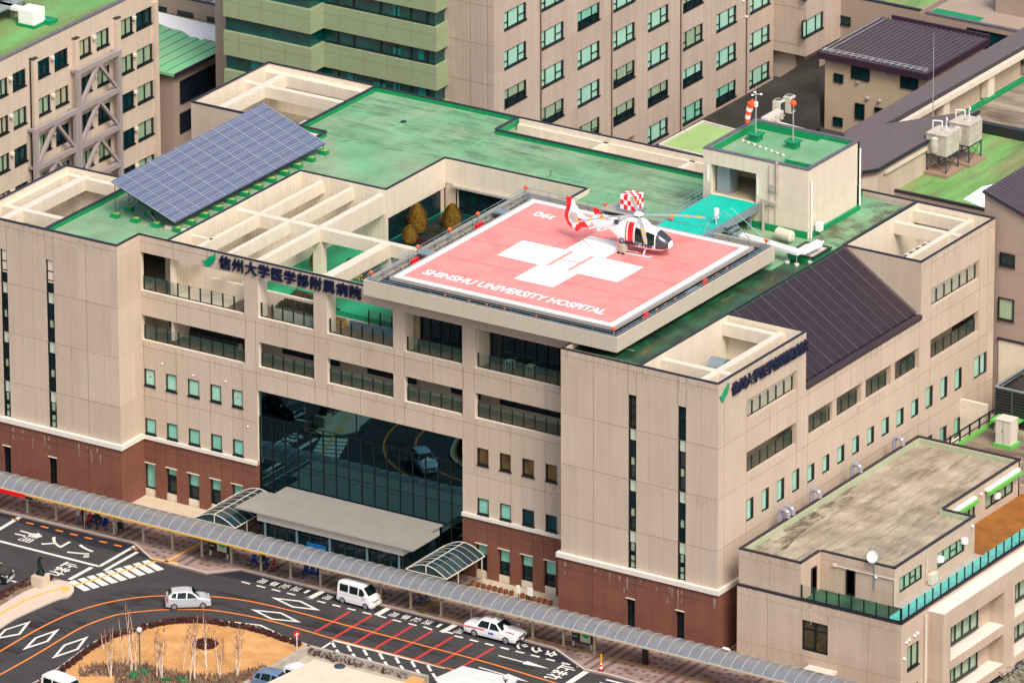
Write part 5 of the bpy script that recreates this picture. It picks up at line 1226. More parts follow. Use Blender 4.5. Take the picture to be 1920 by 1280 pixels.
mb = MB(); mb.box(13.5, 13.95, 7.7, 8.6, 5.65, 6.5); tag(mb.build('air_conditioner', OFFW, None, loc=(13.7, 8, 5.6), bevel=.04), 'single off white air conditioner beside the turquoise gutter of the annex', 'air conditioner')
# dish aerial
DA = thing('dish_aerial', 'white dish aerial on a mast at the front edge of the stained annex roof', 'aerial', (11.6, 2.9, 5.6))
c = Vector((11.75, 2.75, 9.25)); M_ = Matrix.Rotation(math.radians(64), 3, 'X')
mb = MB(); rings = []
for r_, d_ in ((.02, .0), (.2, .02), (.36, .07), (.47, .14)): rings.append([tuple(c+M_ @ Vector((r_*math.cos(2*math.pi*k/20), r_*math.sin(2*math.pi*k/20), d_))) for k in range(20)])
mb.loft(rings, caps=False); mb.build('dish', WHITE, DA, smooth=True)
mb = MB(); mb.tube((11.75, 2.9, 6.6), (11.75, 2.9, 9.9), .045, 6); mb.tube(c, c+M_ @ Vector((0, 0, .45)), .02, 5); mb.tube((11.75, 2.9, 9.9), (11.95, 2.9, 10.1), .02, 5); mb.tube((11.75, 2.9, 9.9), (11.55, 2.9, 10.05), .02, 5); mb.build('pole', STEEL, DA)
# bent ducts bridging the gap
for i, (y, lab) in enumerate(((7.0, 'front one of a pair of bent lilac ducts over the gap between hospital and annex'), (7.7, 'rear one of a pair of bent lilac ducts over the gap between hospital and annex'), (11.6, 'single bent lilac duct over the annex gap, next behind the pair'), (17.6, 'bent lilac duct over the annex gap, near the middle of the roof edge'), (23.9, 'bent lilac duct at the far left corner of the annex roof'))):
    mb = MB(); P = [(1.15, y, 4), (1.15, y, 8.9)]+[(1.15+.38-.38*math.cos(a), y, 8.9+.38*math.sin(a)) for a in (math.pi*k/6 for k in range(1, 7))]+[(1.91, y, 8.7)]
    mb.path(P, .17, 8); tag(mb.build('duct', LILAC, None, loc=(1.15, y, 4)), lab, 'duct', 'bent ducts over the annex gap')
mb = MB(); P = [(1.2, -.1, -.3), (1.2, -.1, .2), (1.0, -.1, .42), (.6, -.1, .42)]; mb.path(P, .14, 8); tag(mb.build('duct', WHITE, None, loc=(1, -.1, -.3)), 'short white bent pipe at ground level between hospital and annex', 'duct')
# stains on annex roof (gap shade comes from the walls)
# rear part of the annex block and things beyond it
RB = thing('rear_service_roof', 'flat brown stained service roof behind the annex with a dark louvred plant screen', 'building', (14, 30, -3))
mb = MB(); mb.box(2.6, 30, 26.7, 52, -3, 6.4); mb.build('wall', WALL2, RB); mb = MB(); mb.box(2.7, 30, 26.9, 52, 6.4, 6.5); mb.build('roof', STAINR, RB)
mb = MB(); 
for i in range(9): mb.box(2.6, 2.72, 26.8+i*1.5, 26.9+i*1.5, 6.5, 7.6)
mb.box(2.6, 2.7, 26.8, 40, 7.45, 7.55); mb.box(2.6, 2.7, 26.8, 40, 6.9, 6.95); mb.build('railing', BLACK, RB)
mb = MB(); mb.box(2.75, 3.0, 28, 40, 6.5, 6.75); mb.build('gutter', GREENB, RB)
PS = thing('plant_screen', 'dark louvred plant screen with steel rim at the right edge behind the annex', 'plant screen', (8, 33, 6.5))
sc0 = GZ(1866, 724, 9.6)
mb = MB(); sx, sy = sc0
for i in range(12): z = 6.6+i*.25; mb.box(sx, sx+7, sy-.05, sy+.02, z, z+.12); mb.box(sx-.02, sx+.05, sy, sy+8, z, z+.12)
mb.build('louvre', mat('screen_louvre', (.03, .028, .034), .5), PS)
mb = MB(); mb.box(sx+.06, sx+7, sy+.03, sy+8, 6.5, 9.3); mb.build('inner_box', BLACK, PS)
mb = MB(); mb.tube((sx, sy, 9.6), (sx+7, sy, 9.6), .08, 6); mb.tube((sx, sy, 9.6), (sx, sy+8, 9.6), .08, 6); mb.tube((sx+.5, sy+3.5, 9.55), (sx+7, sy+3.5, 9.55), .05, 5)
for q in range(5): mb.tube((sx+1.5*q, sy, 6.5), (sx+1.5*q, sy, 9.6), .04, 5); mb.tube((sx, sy+1.8*q, 6.5), (sx, sy+1.8*q, 9.6), .04, 5)
mb.build('frame', STEEL, PS)
b0 = GZ(1886, 835, 6.6)
t = thing('electrical_cabinet', 'tall cream electrical cabinet on a bright green base behind the annex', 'cabinet', (*b0, 6.5))
mb = MB(); mb.box(b0[0]-.75, b0[0]+.55, b0[1]-.3, b0[1]+.8, 6.6, 8.7); mb.box(b0[0]-.8, b0[0]+.6, b0[1]-.35, b0[1]+.85, 8.7, 8.78); mb.build('body', OFFW, t)
mb = MB(); mb.box(b0[0]-.9, b0[0]+.75, b0[1]-.45, b0[1]+.95, 6.5, 6.8); mb.build('base', GREENB, t)
mb = MB(); mb.box(b0[0]-.11, b0[0]-.09, b0[1]-.32, b0[1]-.3, 6.8, 8.6); mb.box(b0[0]-.2, b0[0]-.14, b0[1]-.34, b0[1]-.3, 7.8, 7.9); mb.build('door_handle', STEELD, t)
mb = MB(); b1_ = GZ(1868, 808, 6.6); mb.box(b1_[0]-.6, b1_[0]+1.6, b1_[1], b1_[1]+1.4, 7.3, 7.45, 0); mb.box(b1_[0]-.3, b1_[0]+1.3, b1_[1]+.2, b1_[1]+1.2, 6.5, 7.3, 1); tag(mb.build('green_topped_box', [GREENB, CONC], None, loc=(*b1_, 6.5)), 'low concrete box with bright green lid left of the cream cabinet', 'equipment box')
# low projecting block between side wall and service roof
LB_ = thing('service_tower', 'narrow beige service block with dark roof against the rear corner of the hospital', 'building', (2, 42, 0))
mb = MB(); mb.box(.2, 3.6, 41.5, 46, -3, 11.2); mb.build('wall', CREAM, LB_); mb = MB(); mb.box(.1, 3.7, 41.4, 46.1, 11.2, 11.35); mb.build('roof', CAPD, LB_)
mb = MB(); mb.box(.0, 2.2, 36.2, 41.2, 3.8, 5.0); mb.box(.0, 2.3, 36.0, 36.3, 3.8, 8.0); mb.box(2.0, 2.2, 36.3, 41.2, 5.0, 6.0); tag(mb.build('balcony_block', CREAM, None, loc=(1, 38, 3.8)), 'cream projecting balcony parapet low on the rear side wall of the hospital', 'balcony')
# stains with a shape of their own: dirt that stays where it is
def stain(name, col, poly, z, parent=None, scale=.5, lo=.45, hi=.62, stretch=(1, 1, 1), amax=.9):
    key = 'stain_'+name
    m = bpy.data.materials.new(key); m.use_nodes = True; n = m.node_tree.nodes; l = m.node_tree.links; b = n["Principled BSDF"]
    b.inputs["Base Color"].default_value = (*col, 1); b.inputs["Roughness"].default_value = .85
    tc = n.new("ShaderNodeTexCoord"); mp = n.new("ShaderNodeMapping"); mp.inputs["Scale"].default_value = stretch; l.new(tc.outputs["Object"], mp.inputs[0])
    no = n.new("ShaderNodeTexNoise"); no.inputs["Scale"].default_value = scale; no.inputs["Detail"].default_value = 9; no.inputs["Roughness"].default_value = .68; l.new(mp.outputs[0], no.inputs["Vector"])
    mr = n.new("ShaderNodeMapRange"); mr.inputs[1].default_value = lo; mr.inputs[2].default_value = hi; mr.inputs[4].default_value = amax; l.new(no.outputs[0], mr.inputs[0]); l.new(mr.outputs[0], b.inputs["Alpha"])
    g = MB(); g.sheet(poly, z); o = g.build(name, m, parent); return o
stain('dirt_patch', (.05, .04, .025), [(2.1, .7), (4.6, .7), (3.6, 6), (3.4, 14), (2.1, 16)], 8.166, AX, .9, .46, .66, (1, .5, 1), .8)
stain('dirt_streak', (.20, .16, .10), [(2.2, .6), (6.8, .6), (6.8, 3.4), (13, 3.4), (13, 14.5), (10.4, 14.6), (10.4, 26), (2.2, 26)], 8.162, AX, .8, .50, .70, (2.6, .35, 1), .5)
for poly_, nm in (([(-60.3, .6), (-54.1, .6), (-54.1, 5), (-51.6, 5), (-51.6, 29.6), (-60.3, 29.6)], 'pale_patch'),):
    stain(nm, (.36, .44, .30), poly_, 20.957, roof, .35, .52, .66, (1, 1, 1), .6)
stain('dark_patch', (.10, .20, .11), [(-56.7, 30.2), (-43.6, 30.2), (-43.6, 40.3), (-56.7, 40.3)], 20.958, roof, .55, .50, .63, (.5, 1.6, 1), .35)
stain('dark_patch', (.10, .19, .10), [(-43.3, 30.2), (-19.9, 30.2), (-19.9, 37.1), (-43.3, 37.1)], 20.959, roof, .5, .50, .64, (.4, 1.8, 1), .38)
stain('pale_patch', (.32, .50, .40), [(-43.0, 30.2), (-19.9, 30.2), (-19.9, 37.1), (-43.0, 37.1)], 20.962, roof, .45, .56, .70, (.6, 1.3, 1), .6)
stain('mud_patch', (.12, .10, .05), [(-11.6, 30), (-7.2, 30), (-7.2, 40.2), (-11.6, 40.2)], 20.959, roof, .4, .46, .62, (1, 1, 1), .7)
stain('mud_patch', (.16, .12, .05), [(-9.2, .6), (-7.1, .6), (-7.1, 29), (-9.2, 29)], 20.963, roof, .6, .52, .66, (1.5, .6, 1), .7)

struct(stain('pavement_dirt', (.12, .09, .07), [(x, y+.2) for x, y in pvpoly[:-2]]+pvpoly[-2:], GR+.0055, pavement, .45, .50, .68, (.6, 1.2, 1), .6))
struct(stain('worn_asphalt', (.018, .016, .016), pz([(0, 1180), (120, 1130), (260, 1100), (400, 1105), (700, 1170), (1000, 1250), (1000, 1275), (600, 1180), (400, 1135), (250, 1135), (0, 1240)]), RD+.0025, None, .5, .46, .66, (.5, 1.6, 1), .55))
mb = MB()
for x in (-58.8, -57.0, -55.2): pass
for y in (31.6, 33.1, 34.6, 36.1): mb.box(-43.2 if y > 30 else 0, -20, y-.012, y+.012, D, D+.009)
for y in (31.5, 33, 34.5, 36, 37.5, 39): mb.box(-56.6, -43.45, y-.012, y+.012, D, D+.009)
for x in (-54, -50.5, -47, -40, -36.5, -33, -29.5, -26, -22.5): mb.box(x-.012, x+.012, 30.2, 37 if x > -43 else 40.3, D, D+.0085)
for y in (4.5, 7, 9.5, 12, 14.5, 17, 19.5, 22, 24.5, 27): mb.box(-60.3 if y > 5 else -60.3, -51.5, y-.012, y+.012, D, D+.009)
mb.build('membrane_seam', mat('green_lap', (.09, .26, .12), .8), roof)
# rain streaks under copings, sills and the belt: dirt lying on the tiles
def streak_mat(name, col, a):
    m = bpy.data.materials.new(name); m.use_nodes = True; b = m.node_tree.nodes["Principled BSDF"]; b.inputs["Base Color"].default_value = (*col, 1); b.inputs["Roughness"].default_value = .9; b.inputs["Alpha"].default_value = a; return m
sdk = streak_mat('rain_dirt', (.20, .13, .09), .08); spl = streak_mat('lime_bloom', (.85, .80, .72), .20)
rs = random.Random(17); mb = MB()
def streaks(ax, plane, u0, u1, zt, n, L=(.4, 1.6), p_pale=.15):
    fm = facemap(ax, plane)
    for _ in range(n):
        u = rs.uniform(u0, u1); l_ = rs.uniform(*L); w_ = rs.uniform(.03, .10); d = -.007-rs.random()*.002
        for k in range(3):
            a, b = zt-l_*k/3, zt-l_*(k+1)/3; ww = w_*(1-.25*k); mi = 1 if rs.random() < p_pale else 0
            mb.face([fm(u-ww, d, b), fm(u+ww, d, b), fm(u+ww, d, a), fm(u-ww, d, a)], mi)
for z, n in ((21.28, 40), (12.0, 16)): streaks('F', 0, XR+.2, -.2, z, n); streaks('F', 0, -67.5, XL-.2, z, n)
streaks('F', YM, XL, -32, 21.28, 40, (.3, 1.1)); 
for a, b in bays5: streaks('F', YM, a, b, 16.72, 7, (.3, 1.2)); streaks('F', YM, a, b, 12.66, 7, (.3, 1.3))
for a, b in wl1+wr1: streaks('F', YM, a, b, 8.9, 2, (.3, .9)); streaks('F', YM, a, b, 4.86 if False else 8.9, 1, (.2, .6))
streaks('R', 0, .3, 12.4, 21.28, 30, (.3, 1.2), .3); streaks('R', 0, 30, 40.8, 21.28, 26, (.3, 1.5), .3); streaks('R', 0, 13, 29.4, 12.7, 26, (.3, 1.2), .4); streaks('R', 0, 13, 29.4, 16.7, 26, (.3, 1.2), .3); streaks('R', 0, 4, 11, 12.6, 10, (.3, 1.2), .4); streaks('R', 0, 31, 38.6, 12.6, 10, (.3, 1.2), .4)
streaks('F', -.15, XR, 0, 4.3, 16, (.3, 1.5), .5); streaks('F', -.15, -67, XL, 4.3, 16, (.3, 1.5), .5)
mb.build('rain_streak', [sdk, spl], H)
mb = MB(); streaks('F', 0, 2, 15.6, 5.7, 40, (.3, 1.8), .35); streaks('F', .22, 2, 7, 8.5, 14, (.3, 1.0), .3); streaks('F', 0, 2, 15.6, 1.2, 14, (.3, 1.2), .6); mb.build('rain_streak', [sdk, spl], AX)
# skid and scuff marks on the pad
stain('scuff_mark', (.45, .12, .11), [(-29.3, 2.8), (-11.1, 2.8), (-11.1, 21), (-29.3, 21)], 23.0205, HP, .35, .50, .66, (1, 1.4, 1), .12)
stain('faded_mark', (.80, .45, .42), [(-29.3, 2.8), (-11.1, 2.8), (-11.1, 21), (-29.3, 21)], 23.0195, HP, .22, .50, .62, (1.4, 1, 1), .22)
# ================================================================== WARD TOWER behind
WT = thing('ward_tower', 'tall beige ward tower with rows of mint blinded windows behind the green roof', 'hospital tower', (-66, 75, GR))
tx, ty = -62.0, 66.0
tz1 = 30.0
BL = -4.0
wins = []
def z_at(px_, py_): return GX(px_, py_, tx)
mb = MB()
cols = [(945.5, 987), (1015, 1057), (1083, 1124.5), (1150, 1190.5), (1215, 1253.5), (1281, 1318.5), (1344, 1381.5), (1407, 1445), ]
ys = [(along(a, (tx, 0, 14), 1), along(b, (tx, 0, 14), 1)) for a, b in cols]
pitch = 3.42
zb0, zt0 = GX(945.5, 58, tx)[1], GX(945.5, 24.5, tx)[1]
rows = [zb0+pitch*k for k in range(-5, 4)]; hwin = zt0-zb0
holes = [(a, b, z, z+hwin) for a, b in ys for z in rows if z > -2]
y_end = along(1452, (tx, 0, 14), 1)
wall(mb, 'R', tx, ty+.35, y_end, BL, tz1, holes, .35); mb.box(-90, tx, ty, ty+.35, BL, tz1)
mb.box(-90, tx-.4, ty+.4, y_end, BL, tz1-.2)
mb.build('wall', WALLT, WT)
yv = [along(u, (tx, 0, 14), 1) for u in (1013, 1146, 1276, 1400)]
joints(WT, 'R', tx, [(z-.95, ty, y_end) for z in rows], [(a-.05, BL, tz1) for a, b in ys]+[(b+.05, BL, tz1) for a, b in ys]+[(ty+.6, BL, tz1)], .03, faint)
mb = MB()
for y in yv: mb.tube((tx+.06, y, BL), (tx+.06, y, tz1), .07, 6)
mb.build('drain_pipe', mat('brown_pipe', (.13, .08, .06), .6), WT)
joints(WT, 'F', ty, [(z-.95, -66.4, tx) for z in rows], [(-64.3, BL, tz1), (-62.6, BL, tz1)], .05, JOINT)
rr = random.Random(9)
for ci, (a, b) in enumerate(ys):
    for ri, z in enumerate(rows):
        if z < -2 or z > 29.9: continue
        q = a+(b-a)*.2; 
        # skip rows that the main roof hides completely
        u_, v_ = None, None
        kind = rr.random(); pm = MINTL if kind < .6 else (MINT if kind < .85 else SAGE)
        lowb = 1.0 if kind < .55 else rr.choice((.55, .7, 1.0))
        if ci in (0, 1) and z < 4 or ci in (2, 3) and z < 1: continue
        window(WT, 'R', tx, a, b, z, z+hwin, pm, rec=.1, fr=.07, side=.22, mull=(.2, .66), tr=[(0, .2, .38), (.66, 1, .42)], sill=True, blind=lowb)
mb = MB()
for i in range(10):
    y = ys[7][0]-1.2 if i % 2 else ys[6][1]+1.6; mb.lathe((tx+.05, y, rows[2]+i*1.6), [(.03, -.1), (.12, -.03), (.12, .05), (.03, .1)], 8)
mb.build('vent_cap', WHITE, WT)
# projecting bay at the right end
by0 = y_end; bx1 = tx+3.3
BYP = thing('ward_bay', 'beige projecting bay at the right end of the ward tower above the shaded yard', 'building wing', (-60, by0+4, GR))
zb_ = GY(1450, 130, by0)[1]
mb = MB(); by1 = along(1548, (bx1, 0, 14), 1)
bayrows = [GX(1508, 72, bx1)[1]]
a_, b_ = along(1508, (bx1, 0, 14), 1), along(1545.5, (bx1, 0, 14), 1)
zr = GX(1508, 72, bx1)[1]; hh = [(a_, b_, zr, zr+hwin), (a_, b_, zr+3.5, zr+3.5+hwin)]
wall(mb, 'R', bx1, by0, by1+6, zr-1.8, tz1, hh, .3); mb.box(-75, bx1-.31, by0+.01, by1+6, zr-1.8, tz1-.01); mb.box(-75, bx1-1.5, by0+.8, by1+6, BL, zr-1.8)
mb.build('wall', WALLT, BYP)
for h_ in hh: window(BYP, 'R', bx1, *h_, MINTL, rec=.1, fr=.07, side=.22, mull=(.2, .66), sill=True)
joints(BYP, 'F', by0+.0, [(zr+k*3.4-.9, tx, bx1) for k in (0, 1, 2, 3)], (), .03, JOINT)
# ================================================================== GREEN GLASS WING
GG = thing('glass_wing', 'green tinted wing with sage bands and dark teal ribbon glazing left of the ward tower', 'building wing', (-75, 66, GR))
def gbox(mb, x0, x1, y0, z0, z1): mb.box(x0, x1, y0, ty+3, z0, z1)
bx0, bxm, bxr = -86.6, -77.75, -66.5
yB, yA = 64.2, 62.3
core = MB(); gbox(core, bxm-.3, bxr-.35, yB+.35, BL, tz1); gbox(core, bx0, bxm-.35, yA+.35, BL, tz1); core.build('ribbon_glazing', GBCONC, GG)
zbB = [GY(818, v, yB)[1] for v in (27.5, 55.5)]  # glass top / bottom at the right corner
gt, gb_ = GY(818, 25, yB)[1], GY(818, 53, yB)[1]
mb = MB(); k = -6
while gb_+pitch*k < tz1:
    z0 = gt+pitch*(k-1); z1_ = gb_+pitch*k
    if z1_ > BL+1: gbox(mb, bxm, bxr, yB, z0, z1_); gbox(mb, bx0, bxm, yA, z0, z1_)
    k += 1
mb.build('sage_band', GBBAND, GG)
jm = mat('sage_joint', (.14, .18, .08), .8)
hs = []; kk = -6
while gb_+pitch*kk < tz1: hs.append(gb_+pitch*kk-.75); kk += 1
joints(GG, 'F', yB, [(z, bxm, bxr) for z in hs], (), .03, jm); joints(GG, 'F', yA, [(z, bx0, bxm) for z in hs], (), .03, jm)
mb = MB()
for z in hs:
    for x in (-76.1, -73.7, -71.4, -69.0): mb.box(x-.015, x+.015, yB-.004, yB+.02, z-1.0, z+.75)
    for x in (-85, -82.8, -80.4): mb.box(x-.015, x+.015, yA-.004, yA+.02, z-1.0, z+.75)
mb.build('panel_joint', jm, GG)
mb = MB()
for z in hs:
    for x in (-76.5, -74.9, -72.2, -70.6, -69.2, -67.6): mb.box(x-.06, x+.06, yB+.25, yB+.33, z+.75, z+pitch-.95)
    mb.box(bxm, bxr-.3, yB+.2, yB+.34, z+.76, z+.86)
mb.build('glazing_bar', BLACK, GG)
mb = MB(); rr = random.Random(4)
for z in hs:
    for x in (-75.6, -73.0, -71.0, -68.5, -84, -81.5): 
        y_ = yB if x > bxm else yA
        if rr.random() < .6: mb.box(x, x+rr.uniform(.5, 1.2), y_+.3, y_+.34, z+.95, z+rr.uniform(1.4, 2.2))
mb.build('interior_panel', mat('teal_mid', (.0, .17, .15), .3), GG)
# ================================================================== LEFT WING with steel braces
LW = thing('braced_wing', 'beige four storey wing with green roof and lilac grey steel braces at upper left', 'hospital wing', (-95, 40, GR))
lx = -93.03; ly1 = along(300, (lx, 0, 6), 1); ly0 = 15.0
zr_ = GX(118, 56, lx)[1]
LP = 3.3
c1 = GX(780, 590, lx)
def LX(u, v): return GX(u/2.977, v/2.977, lx)
# window columns from the photo (zoomed coordinates), each (left,right) with the sill and head heights
lc = [(-15, 47), (75, 148), (208, 282), (308, 382), (443, 513), (542, 612), (674, 745), (763, 852)]
ly = [(along(a/2.977, (lx, 0, 12), 1), along(b/2.977, (lx, 0, 12), 1)) for a, b in lc]
zt = LX(763, 75)[1]; zb = LX(763, 172)[1]; hz_ = zt-zb
lrows = [zb-LP*k for k in range(0, 5)]
lh = [(a, b, z, z+hz_) for a, b in ly for z in lrows]
mb = MB(); wall(mb, 'R', lx, ly0, ly1, BL, zr_-.1, lh, .35); mb.box(-140, lx-.36, ly0, ly1, BL, zr_-.6); mb.box(-140, lx-.01, ly1-.3, ly1-.01, BL, zr_-.12); mb.build('wall', mat('wall_tile_pale', (.58, .475, .375), .75, var=.05, vscale=.3, streak=.06, fine=.05), LW)
mb = MB(); mb.box(-140, lx-.36, ly0, ly1-.3, zr_-.6, zr_-.5); mb.build('roof', mat('green_brown_roof', (.13, .33, .10), .8, var=.15, vscale=.15, col2=(.20, .13, .055), stretch=(1.5, .35, 1), fine=.15, det=9), LW)
mb = MB(); mb.box(lx-.4, lx+.03, ly0, ly1, zr_-.1, zr_); mb.build('parapet_cap', CAPG, LW)
for (a, b) in ly:
    for z in lrows:
        window(LW, 'R', lx, a, b, z, z+hz_, rr.choice((SAGE, SAGE, mat('beige_curtain', (.42, .40, .26), .2, var=.3, vscale=2.5, stretch=(6, 6, .2), coat=.4), TEALG)), rec=.12, fr=.09, side=.2, mull=(.5,), sill=True)
mb = MB()
for u in (182, 414, 645): 
    y = along(u/2.977, (lx, 0, 14), 1); mb.box(lx, lx+.35, y-.3, y+.3, BL, zr_-1.2)
mb.box(lx, lx+.3, ly1-.9, ly1-.4, BL, zr_-1.4); mb.build('pilaster', MATS['wall_tile_pale'], LW)
mb = MB()
for u in (182, 414, 645): y = along(u/2.977, (lx, 0, 14), 1); mb.box(lx, lx+.38, y-.33, y+.33, zr_-1.2, zr_-1.1)
y = along(165/2.977, (lx, 0, 14), 1); mb.tube((lx+.1, y, BL), (lx+.1, y, zr_-1), .06, 6); mb.build('pilaster_cap', BLACK, LW)
mb = MB()
for (a, b) in ly:
    for z in lrows: mb.lathe((lx+.12, a-.45, z+hz_-.25), [(.05, -.16), (.2, -.1), (.2, .12), (.05, .17)], 8)
mb.build('vent_hood', OFFW, LW)
# steel brace frames, each in its own plane in front of the wall
BRM = mat('brace_lilac_grey', (.34, .29, .29), .55, var=.06, vscale=1)
fx = lx+.75
def bar(mb, y0, z0, y1, z1, w_=.34, x=fx):
    p = Vector((x, y0, z0)); q = Vector((x, y1, z1)); d = q-p; ang = math.atan2(d.z, d.y); c = (p+q)/2
    n = Vector((0, -math.sin(ang), math.cos(ang)))*w_/2; e = Vector((.16, 0, 0))
    A = [p-n-e, p+n-e, q+n-e, q-n-e]; B = [v+e*2 for v in A]
    mb.face(A); mb.face(B[::-1])
    for i in range(4): mb.face([A[i], B[i], B[(i+1) % 4], A[(i+1) % 4]])
yl = along(205/2.977, (fx, 0, 5), 1); ym = along(447/2.977, (fx, 0, 5), 1); yr = along(672/2.977, (fx, 0, 5), 1)
ztop = GX(665/2.977, 290/2.977, fx)[1]; 
def frame(y0, y1, z1_, n, nm):
    mb = MB()
    mb2 = MB()
    bar(mb, y0, z1_+.2, y0, z1_-LP*n-.2, .42); bar(mb, y1, z1_+.2, y1, z1_-LP*n-.2, .42)
    for k in range(n+1): bar(mb, y0, z1_-LP*k, y1, z1_-LP*k, .42, fx+.001)
    for k in range(n):
        zt_ = z1_-LP*k-.2; zb_ = z1_-LP*(k+1)+.2; m_ = (y0+y1)/2; bar(mb2, y0+.25, zb_, m_-.05, zt_, .24, fx-.02); bar(mb2, m_+.05, zt_, y1-.25, zb_, .24, fx-.02)
    f = mb.build('brace_frame', BRM, LW); mb2.build('diagonal_brace', BRM, f)
    mb3 = MB()
    for k in range(n+1): 
        for y in (y0, y1): mb3.box(lx, fx-.1, y-.12, y+.12, z1_-LP*k-.12, z1_-LP*k+.12)
    mb3.build('bracket', BRM, f)
frame(ym, yr, ztop, 4, 'a'); frame(yl, ym-.45, ztop-LP, 3, 'b')
# things on that roof
bz = zr_-.5
t = thing('roof_duct_box', 'white duct box with pipe run on the green brown roof at upper left', 'duct box', (*GZ(62, 45, bz), bz))
c = GZ(62, 48, bz); mb = MB(); mb.box(c[0]-1.0, c[0]+.6, c[1]-.7, c[1]+.9, bz+.25, bz+1.5); mb.box(c[0]-4.5, c[0]-1.0, c[1]-.2, c[1]+.4, bz+1.0, bz+1.35); mb.build('casing', WHITE, t, bevel=.03)
mb = MB(); mb.box(c[0]-1.1, c[0]+.7, c[1]-.8, c[1]+1.0, bz, bz+.25); mb.build('plinth', ROOFK, t)
c = GZ(88, 43, bz); mb = MB(); mb.box(c[0]-.7, c[0]+.7, c[1]-.5, c[1]+.6, bz, bz+.35); tag(mb.build('roof_plinth', ROOFK, None, loc=(*c, bz)), 'small green plinth beside the white duct box at upper left', 'plinth')
c = GZ(10, 12, bz+2); t = thing('plant_enclosure', 'cream ribbed plant enclosure on a steel frame at the top left corner', 'plant enclosure', (*c, bz))
mb = MB(); c2 = GZ(48, 0, bz+1.4); mb.box(c2[0]-9, c2[0]-1.4, c2[1]-14, c2[1]+1.0, bz+1.6, bz+4.5); mb.build('enclosure', CREAM, t)
mb = MB(); mb.box(c2[0]-9, c2[0]-.2, c2[1]-14, c2[1]+1.2, bz+1.2, bz+1.35)
for i in range(8): mb.tube((c2[0]-.6, c2[1]-12+i*1.8, bz), (c2[0]-.6, c2[1]-12+i*1.8, bz+3.2), .08, 6)
mb.build('steel_platform', STEEL, t)
# ================================================================== LOW GREEN ROOF BUILDING with snow
def ZP(pts, z): return [GZ(a, b, z) for a, b in pts]
LG = thing('low_green_building', 'low building with green metal roof partly under snow and a dark ribbon window', 'building', (-88, 70, GR))
zl = 9.2
S = lambda p: (290+p[0]/9.143, p[1]/9.143)
pts = [S((340, 1275)), S((1690, 600)), S((1000, 430)), S((60, 200)), S((-200, 150)), S((-300, 1120))]
P_ = ZP(pts, zl); 
xr_ = P_[0][0]; yf = P_[0][1]
xe = (P_[0][0]+P_[1][0])/2
yback = max(p[1] for p in P_[:4])
mb = MB(); mb.box(-120, xe, yf, P_[1][1]+.5, zl-.25, zl); mb.build('roof', mat('green_metal_roof', (.17, .50, .25), .6, var=.08, vscale=.5, col2=(.25, .48, .25)), LG)
mb = MB()
for i in range(14): x = xe-1-i*1.15; mb.box(x-.02, x+.02, yf+.1, P_[1][1]+.4, zl, zl+.05)
mb.build('roof_seam', mat('green_seam', (.06, .25, .12), .6), LG)
mb = MB(); sn = [S(p) for p in ((60, 205), (500, 310), (1000, 430), (1660, 590), (1400, 690), (1280, 690), (1150, 720), (1060, 725), (1010, 700), (940, 690), (860, 660), (800, 695), (720, 640), (600, 630), (520, 560), (400, 510), (280, 490), (130, 430), (60, 400))]
mb.sheet(ZP(sn, zl+.07), zl+.07); mb.prism(ZP(sn, zl+.06), zl+.01, zl+.06); mb.build('snow_patch', SNOW, LG)
mb = MB(); mb.box(-120, xe-.5, yf+.5, P_[1][1]+.4, BL, zl-.26); mb.build('wall', mat('wall_mauve_beige', (.34, .26, .21), .8, var=.06, vscale=.4), LG)
mb = MB(); mb.box(xe-.05, xe+.05, yf, P_[1][1]+.5, zl-.3, zl+.02); mb.build('gutter', CAPD, LG)
w1 = along(337, (xe-.5, 0, 7), 1); w2 = along(471, (xe-.5, 0, 7), 1)
window(LG, 'R', xe-.5, w1, w2, zl-3.2, zl-1.15, mat('navy_glass', (.006, .012, .03), .1, var=.5, vscale=.8), rec=-.08, fr=.1, mull=(.12, .3, .42, .55, .7, .85), name='ribbon_window')
a_ = GX(337, 250, xe-.5); b_ = GX(358, 209, xe-.5)
window(LG, 'R', xe-.5, a_[0], b_[0], a_[1], b_[1]+.3, MATS['navy_glass'], rec=-.08, fr=.1, name='dark_window')
# block beyond it
BB = thing('rear_left_block', 'mauve beige block with snow patches on its brown roof behind the green roofed building', 'building', (-95, P_[1][1]+6, GR))
ybk = P_[1][1]+.6
zc = GY(400, 10, ybk)[1]
mb = MB(); mb.box(-135, -70, ybk, ybk+30, BL, zc); mb.build('wall', MATS['wall_mauve_beige'], BB); mb = MB(); mb.box(-135, -70, ybk+.3, ybk+30, zc, zc+.06); mb.build('roof', STAINR, BB)
mb = MB(); mb.box(-135, -70, ybk-.05, ybk+.3, zc, zc+.12); mb.build('parapet_cap', CAPD, BB)
mb = MB(); mb.prism(ZP([S((980, 40)), S((1060, 0)), S((1330, 20)), S((1380, 70)), S((1320, 105))], zc+.1), zc+.03, zc+.12); mb.prism(ZP([S((1500, 145)), S((1580, 105)), S((1680, 110)), S((1680, 190))], zc+.1), zc+.03, zc+.12); mb.prism(ZP([S((760, -5)), S((880, -10)), S((870, 8)), S((800, 5))], zc+.1), zc+.03, zc+.12); mb.build('snow_patch', SNOW, BB)
mb = MB()
for a, b, v in ((70, 210, 185), (390, 665, 270), (900, 1170, 375), (1440, 1620, 485)):
    p = GY(*S((a, v)), ybk); q = GY(*S((b, v)), ybk); zq = p[1]; mb.box(p[0], q[0], ybk-.05, ybk+.05, zl+.1, zl+.55)
mb.build('dark_window', BLACK, BB)
